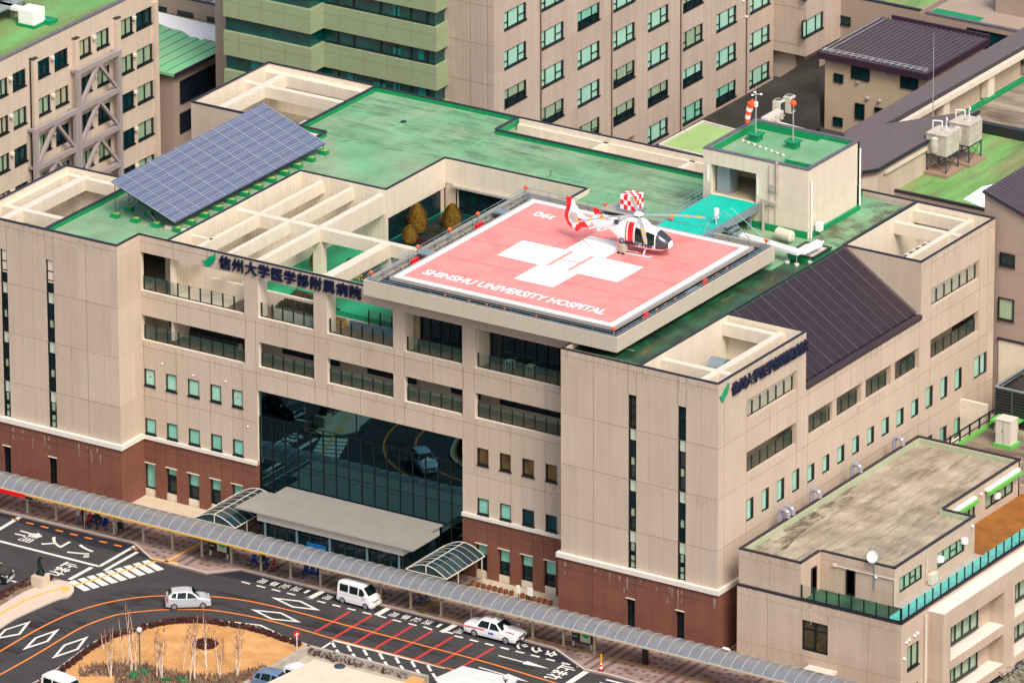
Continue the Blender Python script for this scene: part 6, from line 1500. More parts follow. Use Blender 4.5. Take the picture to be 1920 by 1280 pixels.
p = GY(*S((1180, 200)), ybk); mb = MB(); mb.tube((p[0], ybk-.15, zl), (p[0], ybk-.15, p[1]), .07, 6); mb.tube((p[0], ybk-.15, p[1]-.3), (p[0], ybk-.15, p[1]+.3), .22, 8); mb.build('flue', BLACK, BB)
p = GY(*S((1390, 290)), ybk); mb = MB(); mb.path([(p[0], ybk-.3, zl), (p[0], ybk-.3, p[1]-.1), (p[0]-.25, ybk-.3, p[1]+.15), (p[0]-.6, ybk-.3, p[1]+.05), (p[0]-.7, ybk-.3, p[1]-.5)], .17, 8); mb.build('bent_duct', LILAC, BB)
# ================================================================== RIGHT REAR GROUP
# lime roof and dark yard roof between tower and lift house
t = thing('lime_roof_block', 'low block with pale lime green roof behind the hospital, at the foot of the tower', 'building', (-25, 46, GR))
zz = 16.2; Q = ZP([(1236, 273), (1318, 229), (1400, 251), (1330, 296)], zz); mb = MB(); mb.prism(Q, BL, zz); mb.build('wall', OFFW, t); c_ = [sum(q[i] for q in Q)/4 for i in (0, 1)]
q2 = [(c_[0]+(q[0]-c_[0])*.94, c_[1]+(q[1]-c_[1])*.94) for q in Q]; mb = MB(); mb.prism(q2, zz-.3, zz+.02); mb.build('roof', ROOFL, t)
mb = MB()
for i in range(4): a = Q[i]; b = Q[(i+1) % 4]; mb.tube((*a, zz+.08), (*b, zz+.08), .09, 5)
mb.build('rim', KERB, t)
t = thing('shaded_yard_roof', 'low yard roof with shade painted into its near black colour, between ward tower and the small metal roofed house', 'low roof', (-45, 85, GR))
Q = ZP([(1180, 300), (1452, 152), (1536, 98), (1538, 238), (1500, 262), (1330, 330)], 2.0); mb = MB(); mb.prism(Q, BL, 2.0); mb.build('roof', mat('yard_painted_shade', (.009, .007, .009), .6, var=.5, vscale=.12, col2=(.03, .032, .022)), t)  # near-black colour carries the shade lying in the yard
# roof with ventilation units right behind lift house
t = thing('white_rim_roof', 'low roof with white rim carrying air units behind the lift house', 'building', (-20, 52, GR))
zz = 14.0; Q = ZP([(1395, 262), (1440, 222), (1585, 262), (1560, 330), (1380, 300)], zz); mb = MB(); mb.prism(Q, BL, zz); mb.build('wall', OFFW, t)
for i, (u, v, lab) in enumerate(((1462, 218, 'front box of two tall air units on the roof behind the lift house'), (1482, 210, 'rear box of two tall air units on the roof behind the lift house'))):
    c = GZ(u, v, 14.0+.0); ac_unit(c[0]-.45, c[1]-.45, 14.0, lab, 1, 1, .75, .8, 1.4)
c = GZ(1448, 226, 14.2); tt = thing('condenser_row', 'row of three round condenser fans lying on a white casing behind the windsock', 'condenser', (*c, 14.0))
mb = MB(); mb.obox((c[0], c[1], 14.4), .7, 2.4, .75); mb.build('casing', OFFW, tt); mb = MB()
for i in range(3): mb.tube((c[0]+.35, c[1]-.78+i*.78, 14.42), (c[0]+.42, c[1]-.78+i*.78, 14.44), .3, 14)
mb.build('fan_guard', CONC, tt)
# small house with metal roof
HX = thing('metal_roofed_house', 'small beige house with grey purple ribbed metal roof and dark square windows', 'house', (-40, 80, GR))
hz0 = 6.6
A = lambda p: (1500+p[0]/4.571, p[1]/4.571)
f0 = GZ(*A((145, 455)), hz0); f1 = GZ(*A((1090, 640)), hz0); f2 = GZ(*A((1555, 335)), hz0); f3 = GZ(*A((640, 125)), hz0)
hx0_, hx1_ = f0[0], f1[0]; hy0_ = (f0[1]+f1[1])/2; hy1_ = (f2[1]+f3[1])/2
rise = 0.0
mb = MB(); mb.box(hx0_, hx1_, hy0_, hy1_, hz0-.35, hz0); mb.build('roof', METR, HX)
mb = MB(); nrib = 22
for i in range(nrib): x = hx0_+.3+(hx1_-hx0_-.6)*i/(nrib-1); mb.box(x-.07, x+.07, hy0_+.02, hy1_-.1, hz0, hz0+.12)
mb.build('roof_rib', METR, HX)
mb = MB(); mb.box(hx0_-.05, hx1_+.05, hy0_-.08, hy0_, hz0-.5, hz0+.08); mb.box(hx1_, hx1_+.08, hy0_, hy1_, hz0-.5, hz0+.1); mb.box(hx0_+1, hx1_, hy1_, hy1_+.2, hz0-.3, hz0+.35); mb.build('fascia', mat('plum_fascia', (.035, .015, .03), .5), HX)
mb = MB()
for r_ in range(2):
    y = hy0_+.35+.45*r_; mb.tube((hx0_+.2, y, hz0+.25), (hx1_-.3, y, hz0+.25), .03, 5)
for r_ in range(2):
    x = hx0_+.35+.5*r_; mb.tube((x, hy0_+.3, hz0+.25), (x, hy1_-1.0, hz0+.25), .03, 5)
for i in range(16): x = hx0_+.4+(hx1_-hx0_-.8)*i/15; mb.box(x-.03, x+.03, hy0_+.25, hy0_+.9, hz0+.1, hz0+.22)
mb.build('snow_guard', ALU, HX)
wx0, wx1, wy_ = hx0_+.45, hx1_-.3, hy0_+.5
mb = MB(); mb.box(wx0, wx1, wy_, hy1_-.3, BL, hz0-.36); mb.build('wall', mat('beige_siding', (.46, .36, .25), .8, var=.04, vscale=.5, fine=.05), HX)
for a, b, c, d in ((296, 372, 625, 715), (445, 597, 558, 700), (866, 1014, 642, 778), (477, 553, 880, 1030), (645, 715, 915, 975), (290, 367, 997, 1087)):
    p = GY(*A((a, c)), wy_); q = GY(*A((b, d)), wy_); p2 = GY(*A((b, c+(b-a)*.21)), wy_)
    window(HX, 'F', wy_, p[0], q[0], q[1], p[1], TEALG, rec=-.08, fr=.08, mull=(.5,) if b-a > 100 else ())
mb = MB()
for a, b in ((500, 705), (738, 625), (582, 842), (685, 865)): p = GY(*A((a, b)), wy_); mb.lathe((p[0], wy_-.1, p[1]), [(.03, -.13), (.17, -.05), (.17, .08), (.03, .13)], 8)
mb.build('vent_cap', ALU, HX)
# block behind the house
t = thing('rear_block', 'beige rear block with narrow dark windows and weathered green roof beyond the small house', 'building', (-45, 110, GR))
yk = hy1_+4; zk = GY(*A((1020, 95)), yk)[1]; xk0 = GY(*A((215, 0)), yk)[0]; xk1 = GY(*A((1030, 95)), yk)[0]
mb = MB(); mb.box(xk0, xk1, yk, yk+30, BL, zk); mb.build('wall', MATS['wall_mauve_beige'], t); mb = MB(); mb.box(xk0, xk1-.2, yk+.3, yk+30, zk-.2, zk+.01); mb.build('roof', ROOFT, t)
mb = MB(); mb.box(xk0, xk1, yk-.05, yk+.3, zk, zk+.12); mb.build('parapet_cap', CAPD, t)
p = GY(*A((268, 115)), yk); q = GY(*A((435, 190)), yk); window(t, 'F', yk, p[0], q[0], p[1]-.85, p[1], TEALG, rec=-.08, fr=.08)
p = GY(*A((250, 40)), yk); mb = MB(); mb.tube((p[0], yk-.1, BL), (p[0], yk-.1, p[1]), .1, 6); mb.build('drain_pipe', BLACK, t)
t2 = thing('rear_low_block', 'beige block with a slanting dark ribbon window in the top right corner', 'building', (-25, 112, GR))
yk2 = yk-1.5; z2_ = GY(*A((1240, 150)), yk2)[1]; xa = GY(*A((1075, 110)), yk2)[0]
mb = MB(); mb.box(xa, xa+45, yk2, yk2+30, BL, z2_); mb.build('wall', MATS['wall_mauve_beige'], t2)
mb = MB(); mb.box(xa, xa+45, yk2-.05, yk2+.3, z2_, z2_+.14); mb.build('parapet_cap', CAPG, t2); mb = MB(); mb.box(xa+.2, xa+5, yk2+.4, yk2+1.6, z2_-.1, z2_+.04); mb.build('roof', ROOFK, t2)
mb = MB(); mb.box(xa+5, xa+45, yk2+3.5, yk2+20, z2_, z2_+2.6); mb.build('upper_wall', MATS['wall_mauve_beige'], t2); mb = MB(); mb.box(xa+4.8, xa+45, yk2+3.3, yk2+20, z2_+2.6, z2_+2.75); mb.build('upper_roof', METS, t2)
p = GY(*A((1435, 235)), yk2); window(t2, 'F', yk2, p[0], p[0]+14, p[1]-2.3, p[1], TEALG, rec=-.08, fr=.12, mull=(.07, .15, .24, .33, .42, .52, .62), name='ribbon_window')
# long plum roof running to the top right, with cream beam edge and columns
LR = thing('long_roof', 'long mauve shingle roof with cream eave beam running to the upper right', 'roofed corridor', (-10, 70, GR))
zr2 = 11.0
Q = ZP([A((360, 1140)), A((1960, 210)), A((1960, 375)), A((720, 1065)), A((430, 1165))], zr2)
mb = MB(); mb.prism(Q, zr2-.3, zr2); mb.build('roof', METS, LR)
a0 = Vector(GZ(*A((740, 1060)), zr2)); a1 = Vector(GZ(*A((1960, 385)), zr2)); xl_ = (a0.x+a1.x)/2
mb = MB(); mb.box(xl_-.02, xl_+.02, a0.y, a1.y, zr2-.32, zr2+.02); mb.build('roof_edge', CAPD, LR)
mb = MB(); mb.box(xl_-.5, xl_+.5, a0.y, a1.y, zr2-.75, zr2-.33); mb.build('eave_beam', CREAM, LR)
mb = MB(); mb.box(xl_-1.2, xl_-.6, a0.y-3, a1.y, BL, zr2-.6); mb.build('wall', WALL2, LR)
for u in (1240, 1625, 1990):
    y = along(1500+u/4.571, (xl_, 0, zr2-1), 1); mb = MB(); mb.box(xl_-.5, xl_+.2, y-.5, y+.5, BL, zr2-.74); mb.build('column', CREAM, LR); mb = MB(); mb.box(xl_-.52, xl_+.25, y-.54, y+.54, zr2-3.4, zr2-2.8); mb.build('column_foot', ROOFK, LR)
# stained flat roof
SF = thing('stained_flat_roof', 'mud stained flat roof with cream streaks at the right, beyond the water tanks', 'building', (8, 80, GR))
zs_ = zr2-3.0
x0_ = xl_+.3; Q0 = GZ(*A((1540, 1080)), zs_); 
mb = MB(); mb.box(xl_-.6, 60, Q0[1], Q0[1]+70, BL, zs_); mb.build('wall', WALL2, SF); mb = MB(); mb.box(xl_+.0, 60, Q0[1]+.2, Q0[1]+70, zs_, zs_+.05); mb.build('roof', STAINR, SF)
mb = MB(); mb.box(xl_, 60, Q0[1]-.2, Q0[1]+.2, zs_, zs_+.35); mb.build('parapet', OFFW, SF); mb = MB(); mb.box(xl_+.0, xl_+.45, Q0[1]+.2, Q0[1]+70, zs_+.05, zs_+.35); mb.build('upstand', ROOFK, SF)
# plum gable roof piece
GBR = thing('mauve_roof', 'broad mauve shingle roof narrowing to a point, in front of the long roof and left of the tanks', 'roof', (-2, 55, GR))
B_ = lambda p: (1620+p[0]/6.4, 200+p[1]/6.4)
zg = 12.0
Q = ZP([B_((-20, 775)), B_((170, 745)), B_((1385, 45)), B_((1000, 95)), B_((240, 210)), B_((-30, 280)), B_((-240, 340)), B_((-240, 760))], zg)
mb = MB(); mb.prism(Q, zg-.35, zg); mb.build('roof', METS, GBR)
e0 = Vector(Q[1]); e1 = Vector(Q[2]); xg = (e0.x+e1.x)/2
mb = MB(); 
for i in (0, 1): a = Q[i]; b = Q[i+1]; mb.tube((*a, zg-.1), (*b, zg-.1), .13, 5)
mb.build('roof_edge', CAPD, GBR)
mb = MB(); ins = [(q[0]-.25, q[1]+.25) for q in (Q[0], Q[1], Q[2])]; mb.prism([ins[0], ins[1], ins[2], (ins[2][0]-.5, ins[2][1]-.2), (ins[1][0]-.6, ins[1][1]+1.2), (ins[0][0], ins[0][1]+1.2)], BL, zg-.36); mb.build('wall', WALL, GBR)
mb = MB(); mb.tube((ins[1][0]+.1, ins[1][1]+1, zg-.75), (ins[2][0]+.1, ins[2][1], zg-.75), .2, 4); mb.build('eave_board', CREAM, GBR)
# tank roof
TR = thing('tank_roof_block', 'low block with weathered lime green roof, snow patch and dark rim, carrying the water tanks', 'building', (8, 50, GR))
zt_ = zg-3.0
Q = ZP([B_((180, 985)), B_((1450, 1245)), B_((2300, 700)), B_((2300, 520)), B_((1390, 310)), B_((1300, 290))], zt_)
yft = (Q[0][1]+Q[1][1])/2; xlt = Q[0][0]
mb = MB(); mb.prism([(xlt, yft), (Q[1][0]+14, yft), (Q[1][0]+14, Q[3][1]+4), (Q[4][0], Q[4][1]), (xlt, Q[5][1]+3)], BL, zt_); mb.build('wall', MATS['wall_mauve_beige'], TR)
mb = MB(); mb.prism([(xlt, yft+.2), (Q[1][0]+14, yft+.2), (Q[1][0]+14, Q[4][1]), (xlt, Q[4][1])], zt_, zt_+.03); mb.build('roof', ROOFT, TR)
mb = MB(); mb.box(xlt, Q[1][0]+14, yft-.05, yft+.2, zt_, zt_+.2); mb.box(xlt, Q[1][0]+30, Q[4][1]-.1, Q[4][1]+.5, zt_, zt_+.9); mb.build('rim', CAPD, TR)
mb = MB(); mb.box(xlt-.05, xlt+.3, yft+.25, Q[4][1], zt_, zt_+.35); mb.build('upstand', GREENB, TR)
mb = MB(); sn = ZP([B_((1195, 1110)), B_((1300, 1040)), B_((1420, 960)), B_((1560, 930)), B_((1700, 900)), B_((1560, 1240)), B_((1445, 1225)), B_((1330, 1165))], zt_+.08); mb.prism(sn, zt_+.035, zt_+.09); mb.build('snow_patch', SNOW, TR)
def tank(u, v, label, s=1.0):
    c = GZ(u, v, zt_+.1); t = thing('water_tank', label, 'water tank', (*c, zt_), 'square panel water tanks on frames')
    x, y = c; mb = MB(); mb.box(x-1.25, x+1.25, y-1.35, y+1.35, zt_+.05, zt_+.3); mb.build('slab', mat('tank_slab', (.33, .22, .16), .85), t)
    mb = MB(); z0 = zt_+1.75; mb.box(x-.95, x+.95, y-1.05, y+1.05, z0, z0+1.75); mb.box(x-1.0, x+1.0, y-1.1, y+1.1, z0+1.75, z0+1.85); mb.lathe((x+.1, y+.2, z0+1.85), [(.35, 0), (.35, .1), (.1, .15)], 14)
    mb.lathe((x-.2, y-1.02, z0+.9), [(.05, -.72), (.33, -.6), (.4, 0), (.33, .6), (.05, .72)], 14); mb.build('tank_body', mat('aged_tank', (.50, .46, .38), .6, var=.2, vscale=1.2, streak=.15), t)
    mb = MB()
    for dx_ in (-.9, .9):
        for dy_ in (-1, 1): mb.tube((x+dx_, y+dy_, zt_+.3), (x+dx_, y+dy_, z0), .06, 6)
    for dy_ in (-1, 1): mb.tube((x-.9, y+dy_, zt_+.4), (x+.9, y+dy_, z0-.1), .03, 5); mb.tube((x+.9, y+dy_, zt_+.4), (x-.9, y+dy_, z0-.1), .03, 5)
    for dx_ in (-.9, .9): mb.tube((x+dx_, y-1, zt_+.4), (x+dx_, y+1, z0-.1), .03, 5)
    for zz_ in (z0-.02,): mb.path([(x-.95, y-1.05, zz_), (x+.95, y-1.05, zz_), (x+.95, y+1.05, zz_), (x-.95, y+1.05, zz_)], .07)
    mb.build('stand', STEELD, t)
    mb = MB(); mb.path([(x-.6, y+.9, z0+1.8), (x-.6, y+.9, z0+2.3), (x-1.3, y+.6, z0+2.3), (x-1.3, y+.6, z0-1.2)], .06); mb.path([(x-.2, y+.9, z0+1.8), (x-.2, y+.9, z0+2.7), (x+.0, y+.7, z0+2.7), (x, y+.7, z0+2.5)], .06); mb.build('pipe', WHITE, t)
tank(*B_((940, 770)), 'nearer cream water tank on a braced steel stand, front of the pair'); tank(*B_((1215, 640)), 'farther cream water tank on a braced steel stand, behind its twin')
c = GZ(*B_((690, 700)), zt_); mb = MB()
for i in range(5): mb.tube((c[0]+rr.uniform(-.5, .9), c[1]+rr.uniform(-.8, .8), zt_+.1), (c[0]+rr.uniform(-.5, .9), c[1]+rr.uniform(-.8, .8), zt_+1.1), .2, 8)
mb.box(c[0]-.6, c[0]+1.2, c[1]-.8, c[1]+.8, zt_+.05, zt_+.45); tag(mb.build('pump_set', STEELD, None, loc=(*c, zt_)), 'cluster of dark pumps beside the nearer water tank', 'pumps')
p = GZ(*B_((822, 320)), 12); mb = MB(); q = GZ(*B_((822, 320)), zt_+.3); mb.tube((*q, zt_), (q[0], q[1], zt_+9), .05, 6, .02); tag(mb.build('aerial_mast', ALU, None, loc=(*q, zt_)), 'thin tall aerial mast rising behind the water tanks', 'mast')
# metal roofed hall at the right edge
RH = thing('right_edge_hall', 'beige hall with mauve ribbed metal roof and mint windows at the right edge', 'building', (16, 45, GR))
yq = 41.6; xq = GY(*B_((1450, 1010)), yq)
z_h = xq[1]; x_h = xq[0]
def slope(u, v): return GY(u, v, yq)
r1 = GY(1920, 401, yq)
mb = MB(); dz = (r1[1]-z_h)/(r1[0]-x_h); xe_ = x_h+30
mb.face([(x_h, yq, BL), (xe_, yq, BL), (xe_, yq, z_h+dz*30), (x_h, yq, z_h)]); mb.face([(x_h, yq, BL), (x_h, yq, z_h), (x_h, yq+26, z_h), (x_h, yq+26, BL)]); mb.build('wall', MATS['wall_mauve_beige'], RH)
mb = MB(); n = 60
mb.face([(x_h-.1, yq-.15, z_h+.03), (xe_, yq-.15, z_h+dz*30.1+.03), (xe_, yq+26, z_h+dz*30.1+.03), (x_h-.1, yq+26, z_h+.03)]); mb.build('roof', METR, RH)
mb = MB()
for i in range(58):
    y = yq+i*.45; mb.tube((x_h-.1, y, z_h+.06), (xe_, y, z_h+dz*30.1+.06), .05, 4)
mb.build('roof_rib', METR, RH)
mb = MB(); mb.tube((x_h-.1, yq-.15, z_h-.02), (xe_, yq-.15, z_h+dz*30.1-.02), .12, 4); mb.build('roof_edge', CAPD, RH)
for a, b in (((1876, 472), (1903, 502)), ((1873, 556), (1901, 603))):
    p = GY(*a, yq); q = GY(*b, yq); window(RH, 'F', yq, p[0], q[0], q[1], p[1], DARKG if a[1] < 500 else SAGE, rec=-.08, fr=.09, sill=True)
joints(RH, 'F', yq, [(z_h-4.6, x_h, xe_), (z_h-6.2, x_h, xe_), (z_h-9.5, x_h, xe_)], [(x_h+.6, BL, z_h)], .03, JOINT)
# ================================================================== HELICOPTER
HELI_O = Vector((-17.15, 16.5, 23.03)); HELI_A = math.radians(5)
HC = thing('helicopter', 'white and red rescue helicopter with grey four blade rotor parked on the pink helipad', 'helicopter', tuple(HELI_O))
HM = Matrix.Translation(HELI_O) @ Matrix.Rotation(HELI_A, 4, 'Z') @ Matrix.Diagonal((.91, .96, .94, 1))
def hp(x, y, z): return tuple(HM @ Vector((x, y, z)))
def sect(x, zb, zt, w, n=20, p=2.4, zc=None):
    """super-ellipse section of the cabin, heli axes: x forward, y left"""
    zc = (zb+zt)/2 if zc is None else zc; out = []
    for k in range(n):
        a = 2*math.pi*k/n; c, s = math.cos(a), math.sin(a)
        yy = w*math.copysign(abs(c)**(2/p), c); hh = (zt-zc) if s > 0 else (zc-zb); out.append((x, yy, zc+hh*math.copysign(abs(s)**(2/p), s)))
    return out
# stations: x, bottom, top, half width, centre
ST = [(3.15, .98, 1.12, .10, 1.05), (3.02, .74, 1.35, .38, 1.02), (2.7, .55, 1.62, .60, 1.02), (2.25, .45, 1.92, .74, 1.08), (1.7, .40, 2.22, .79, 1.15), (1.1, .38, 2.38, .80, 1.2), (.4, .38, 2.55, .80, 1.25), (-.3, .40, 2.68, .79, 1.3), (-1.0, .50, 2.66, .76, 1.4), (-1.6, .78, 2.55, .66, 1.6), (-2.1, 1.12, 2.40, .50, 1.8), (-2.6, 1.40, 2.22, .34, 1.87), (-3.3, 1.58, 2.14, .24, 1.9), (-4.4, 1.70, 2.12, .19, 1.93), (-5.3, 1.76, 2.12, .16, 1.95), (-5.6, 1.78, 2.10, .13, 1.95)]
rings = [[hp(*q) for q in sect(s[0], s[1], s[2], s[3], 24, 2.6 if s[0] > -2 else 2.1, s[4])] for s in ST]
mb = MB(); mb.loft(rings[::-1]); mb.build('fuselage', CARW, HC, smooth=True, fix=True)
def shell(x0, x1, a0, a1, off=.015, n=8, m=8, za=None):
    """patch proud of the hull between stations x0..x1 and section angles a0..a1"""
    mb = MB(); G = []
    for i in range(n+1):
        x = x0+(x1-x0)*i/n
        for k in range(len(ST)-1):
            if ST[k][0] >= x >= ST[k+1][0]: t = (ST[k][0]-x)/(ST[k][0]-ST[k+1][0]); s = [ST[k][j]*(1-t)+ST[k+1][j]*t for j in range(5)]
        row = []
        for j in range(m+1):
            a = a0+(a1-a0)*j/m; a_ = math.radians(a); c, s_ = math.cos(a_), math.sin(a_); p = 2.6
            yy = (s[3]+off)*math.copysign(abs(c)**(2/p), c); hh = (s[2]-s[4]+off) if s_ > 0 else (s[4]-s[1]+off)
            row.append(hp(x, yy, s[4]+hh*math.copysign(abs(s_)**(2/p), s_)))
        G.append(row)
    for i in range(n):
        for j in range(m): mb.face([G[i][j], G[i+1][j], G[i+1][j+1], G[i][j+1]])
    return mb
shell(3.05, 1.95, -25, 205, .012, 10, 16).build('windscreen', mat('canopy_glass', (.035, .042, .055), .05, spec=.9), HC, smooth=True, fix=True)
for s in (-1, 1):
    a = (180+6, 180-42) if s < 0 else (-6, 42)
    shell(1.85, 1.05, a[0], a[1], .014, 4, 6).build('door_window', CGLS, HC, smooth=True); shell(.95, .05, a[0], a[1], .014, 4, 6).build('cabin_window', CGLS, HC, smooth=True)
shell(-.12, -.62, -35, 215, .016, 4, 20).build('red_stripe', RED, HC, smooth=True); shell(-.74, -.86, -35, 215, .016, 2, 20).build('red_stripe', RED, HC, smooth=True)
shell(2.6, -1.2, 232, 308, .012, 8, 8).build('red_belly', RED, HC, smooth=True)
shell(2.92, 2.6, 215, 325, .02, 3, 8).build('nose_panel', BLACK, HC, smooth=True)
mb = MB(); R2 = [(1.0, 2.35, 2.5, .30), (.6, 2.4, 2.78, .42), (0, 2.4, 2.95, .46), (-.7, 2.4, 2.95, .46), (-1.4, 2.35, 2.85, .40), (-1.9, 2.3, 2.55, .25)]
mb.loft([[hp(*q) for q in sect(a, b, c, w, 16)] for a, b, c, w in R2][::-1]); mb.build('engine_cowling', CARW, HC, smooth=True, fix=True)
mb = MB(); mb.tube(hp(-1.65, -.42, 2.3), hp(-2.0, -.55, 2.42), .17, 12); mb.tube(hp(-1.65, .42, 2.3), hp(-2.0, .55, 2.42), .17, 12); mb.build('exhaust', BLACK, HC)
# tail : fin with ducted fan, stabiliser with end plates
def plate(pts, y0, y1, name, m, par=HC, smooth=False):
    mb = MB(); a = [hp(x, y0, z) for x, z in pts]; b = [hp(x, y1, z) for x, z in pts]; mb.face(a); mb.face(b[::-1]); n = len(pts)
    for i in range(n): j = (i+1) % n; mb.face([a[i], b[i], b[j], a[j]])
    return mb.build(name, m, par, fix=True)
fin = plate([(-5.0, 2.1), (-5.55, 2.5), (-6.0, 3.05), (-6.3, 3.55), (-6.72, 3.55), (-6.6, 3.1), (-6.75, 2.5), (-6.85, 2.0), (-6.55, 1.35), (-6.15, 1.0), (-5.75, 1.25), (-5.3, 1.75)], -.13, .13, 'tail_fin', CARW)
plate([(-6.22, 3.45), (-6.3, 3.57), (-6.75, 3.57), (-6.63, 3.1), (-6.78, 2.5), (-6.88, 2.0), (-6.58, 1.33), (-6.15, .95), (-6.15, 1.3), (-6.45, 1.65), (-6.52, 2.1), (-6.40, 2.5), (-6.25, 3.0)], -.145, .145, 'red_fin_stripe', RED, fin)
plate([(-5.9, .95), (-5.72, 1.45), (-5.4, 1.5), (-5.5, .95), (-5.75, .75)], -.14, .14, 'red_fin_tip', RED, fin)
mb = MB()
for s in (-1, 1):
    P = [hp(-6.0+.43*math.cos(2*math.pi*k/20), s*.15, 2.02+.43*math.sin(2*math.pi*k/20)) for k in range(20)]; mb.face(P if s > 0 else P[::-1])
f_ = mb.build('fan_duct', mat('pale_duct', (.55, .50, .46), .5), fin)
mb = MB()
for k in range(10):
    a = 2*math.pi*k/10
    for s in (-1, 1): mb.tube(hp(-6.0, s*.17, 2.02), hp(-6.0+.42*math.cos(a), s*.17, 2.02+.42*math.sin(a)), .025, 4)
mb.tube(hp(-6.0, -.2, 2.02), hp(-6.0, .2, 2.02), .12, 12); mb.build('fan_blade', mat('fan_grey', (.5, .42, .38), .5), fin)
mb = MB(); mb.face([hp(-4.6, -1.3, 2.0), hp(-4.2, -1.3, 2.0), hp(-4.15, 1.3, 2.0), hp(-4.6, 1.3, 2.0)]); mb.face([hp(-4.6, -1.3, 1.93), hp(-4.6, 1.3, 1.93), hp(-4.15, 1.3, 1.93), hp(-4.2, -1.3, 1.93)])
for q in ((hp(-4.6, -1.3, 2.0), hp(-4.6, -1.3, 1.93), hp(-4.2, -1.3, 1.93), hp(-4.2, -1.3, 2.0)), (hp(-4.2, -1.3, 2), hp(-4.2, -1.3, 1.93), hp(-4.15, 1.3, 1.93), hp(-4.15, 1.3, 2.0)), (hp(-4.6, 1.3, 2), hp(-4.6, 1.3, 1.93), hp(-4.6, -1.3, 1.93), hp(-4.6, -1.3, 2))): mb.face(q)
mb.build('stabiliser', CARW, HC)
for s in (-1, 1): plate([(-4.75, 1.75), (-5.0, 2.45), (-4.5, 2.45), (-3.95, 1.8)], s*1.32-.03, s*1.32+.03, 'stabiliser_fin', [RED])
# rotor
RZ = 3.12
mb = MB(); mb.tube(hp(0, 0, 2.9), hp(0, 0, RZ), .11, 12); mb.tube(hp(0, 0, RZ-.12), hp(0, 0, RZ+.02), .26, 16); mb.build('rotor_mast', STEELD, HC)
mb = MB(); c = hp(0, 0, RZ+.02); mb.lathe(c, [(.40, 0), (.40, .07), (.3, .15), (.1, .19)], 20); mb.build('rotor_cap', WHITE, HC, smooth=False)
bm_ = mat('rotor_blade_grey', (.36, .38, .42), .45)
for ang in (38, 128, 218, 308):
    a = math.radians(ang); d = Vector((math.cos(a), math.sin(a), 0)); n_ = Vector((-math.sin(a), math.cos(a), 0)); H0 = Vector(hp(0, 0, RZ-.04)); mb = MB()
    def seg(r0, r1, w0, w1, mi=0):
        z = lambda r: -.018*r*r*.9
        P = [H0+d*r0-n_*w0+Vector((0, 0, z(r0))), H0+d*r1-n_*w1+Vector((0, 0, z(r1))), H0+d*r1+n_*w1+Vector((0, 0, z(r1))), H0+d*r0+n_*w0+Vector((0, 0, z(r0)))]
        Q = [p+Vector((0, 0, .045)) for p in P]; mb.face(P[::-1], mi); mb.face(Q, mi)
        for i in range(4): mb.face([P[i], P[(i+1) % 4], Q[(i+1) % 4], Q[i]], mi)
    L_ = [(.25, 1.0, .07, .09, 0), (1.0, 2.6, .13, .15, 0), (2.6, 2.95, .152, .152, 1), (2.95, 3.55, .15, .15, 0), (3.55, 3.9, .152, .152, 1), (3.9, 4.45, .15, .15, 0), (4.45, 4.75, .152, .14, 1), (4.75, 5.1, .14, .10, 0)]
    for q in L_: seg(*q)
    mb.build('rotor_blade', [bm_, mat('blade_yellow', (.75, .36, .01), .5)], HC)
# skids
mb = MB()
for s in (-1, 1):
    mb.path([hp(-1.55, s*1.0, .06), hp(1.45, s*1.0, .06), hp(1.75, s*1.0, .16)], .055, 8)
    mb.tube(hp(-.9, s*.97, .3), hp(.5, s*.97, .3), .02, 5)
for x in (-.85, .95): mb.path([hp(x, -1.0, .08), hp(x, -.75, .42), hp(x, -.3, .52), hp(x, .3, .52), hp(x, .75, .42), hp(x, 1.0, .08)], .05, 8)
mb.build('landing_skid', WHITE, HC)
o_ = hp(1.75, -.835, .62)
fw = Vector((math.cos(HELI_A), math.sin(HELI_A), 0))
text_obj('lettering', 'Doctor-Heli', NAVY, hp(-1.35, -.835, .78), fw, (0, 0, 1), .56, HC, offset=.018, extrude=.02)
mb = MB(); mb.tube(hp(-.2, 0, 2.95), hp(-.2, 0, 3.05), .02, 5); mb.tube(hp(-3.5, -.05, 2.1), hp(-3.8, -.05, 2.5), .015, 4); mb.box(*[v for v in (HELI_O.x-.1, HELI_O.x+.1)], HELI_O.y-.1, HELI_O.y+.1, HELI_O.z+.35, HELI_O.z+.5); mb.build('antenna', BLACK, HC)
# ground power cart and its cable, lamp beside the plate
gx_, gy_ = GZ(1167, 474, 23.05)
GC = thing('power_cart', 'small grey ground power cart beside the helicopter skid', 'cart', (gx_, gy_, 23.03))
mb = MB(); mb.obox((gx_, gy_, 23.38), .62, .5, .42, -.2); mb.obox((gx_, gy_, 23.66), .5, .42, .14, -.2); mb.build('body', mat('cart_grey', (.42, .42, .33), .5, var=.2, vscale=4), GC, bevel=.03)
mb = MB()
for dx_, dy_ in ((-.22, -.24), (.22, -.24), (-.22, .24), (.22, .24)): mb.tube((gx_+dx_, gy_+dy_-.04, 23.11), (gx_+dx_, gy_+dy_+.04, 23.11), .09, 10)
mb.build('wheel', TYRE, GC); mb = MB(); mb.path([(gx_-.3, gy_-.1, 23.5), (gx_-.45, gy_-.1, 23.85), (gx_-.45, gy_+.15, 23.85), (gx_-.3, gy_+.15, 23.5)], .02); mb.obox((gx_-.15, gy_-.2, 23.55), .12, .1, .3, 0, 0); mb.build('handle', ORANGE, GC)
cb = [GZ(*p, 23.04) for p in smoothpts([(1157, 468), (1150, 472), (1143, 473), (1128, 471), (1108, 463), (1095, 451), (1094, 446), (1105, 441), (1135, 431)])]
mb = MB(); mb.path([(*p, 23.04) for p in cb], .022, 5); tag(mb.build('power_cable', CONC, None, loc=(*cb[0], 23.03)), 'thin grey cable looping from the power cart over the white cross', 'cable')
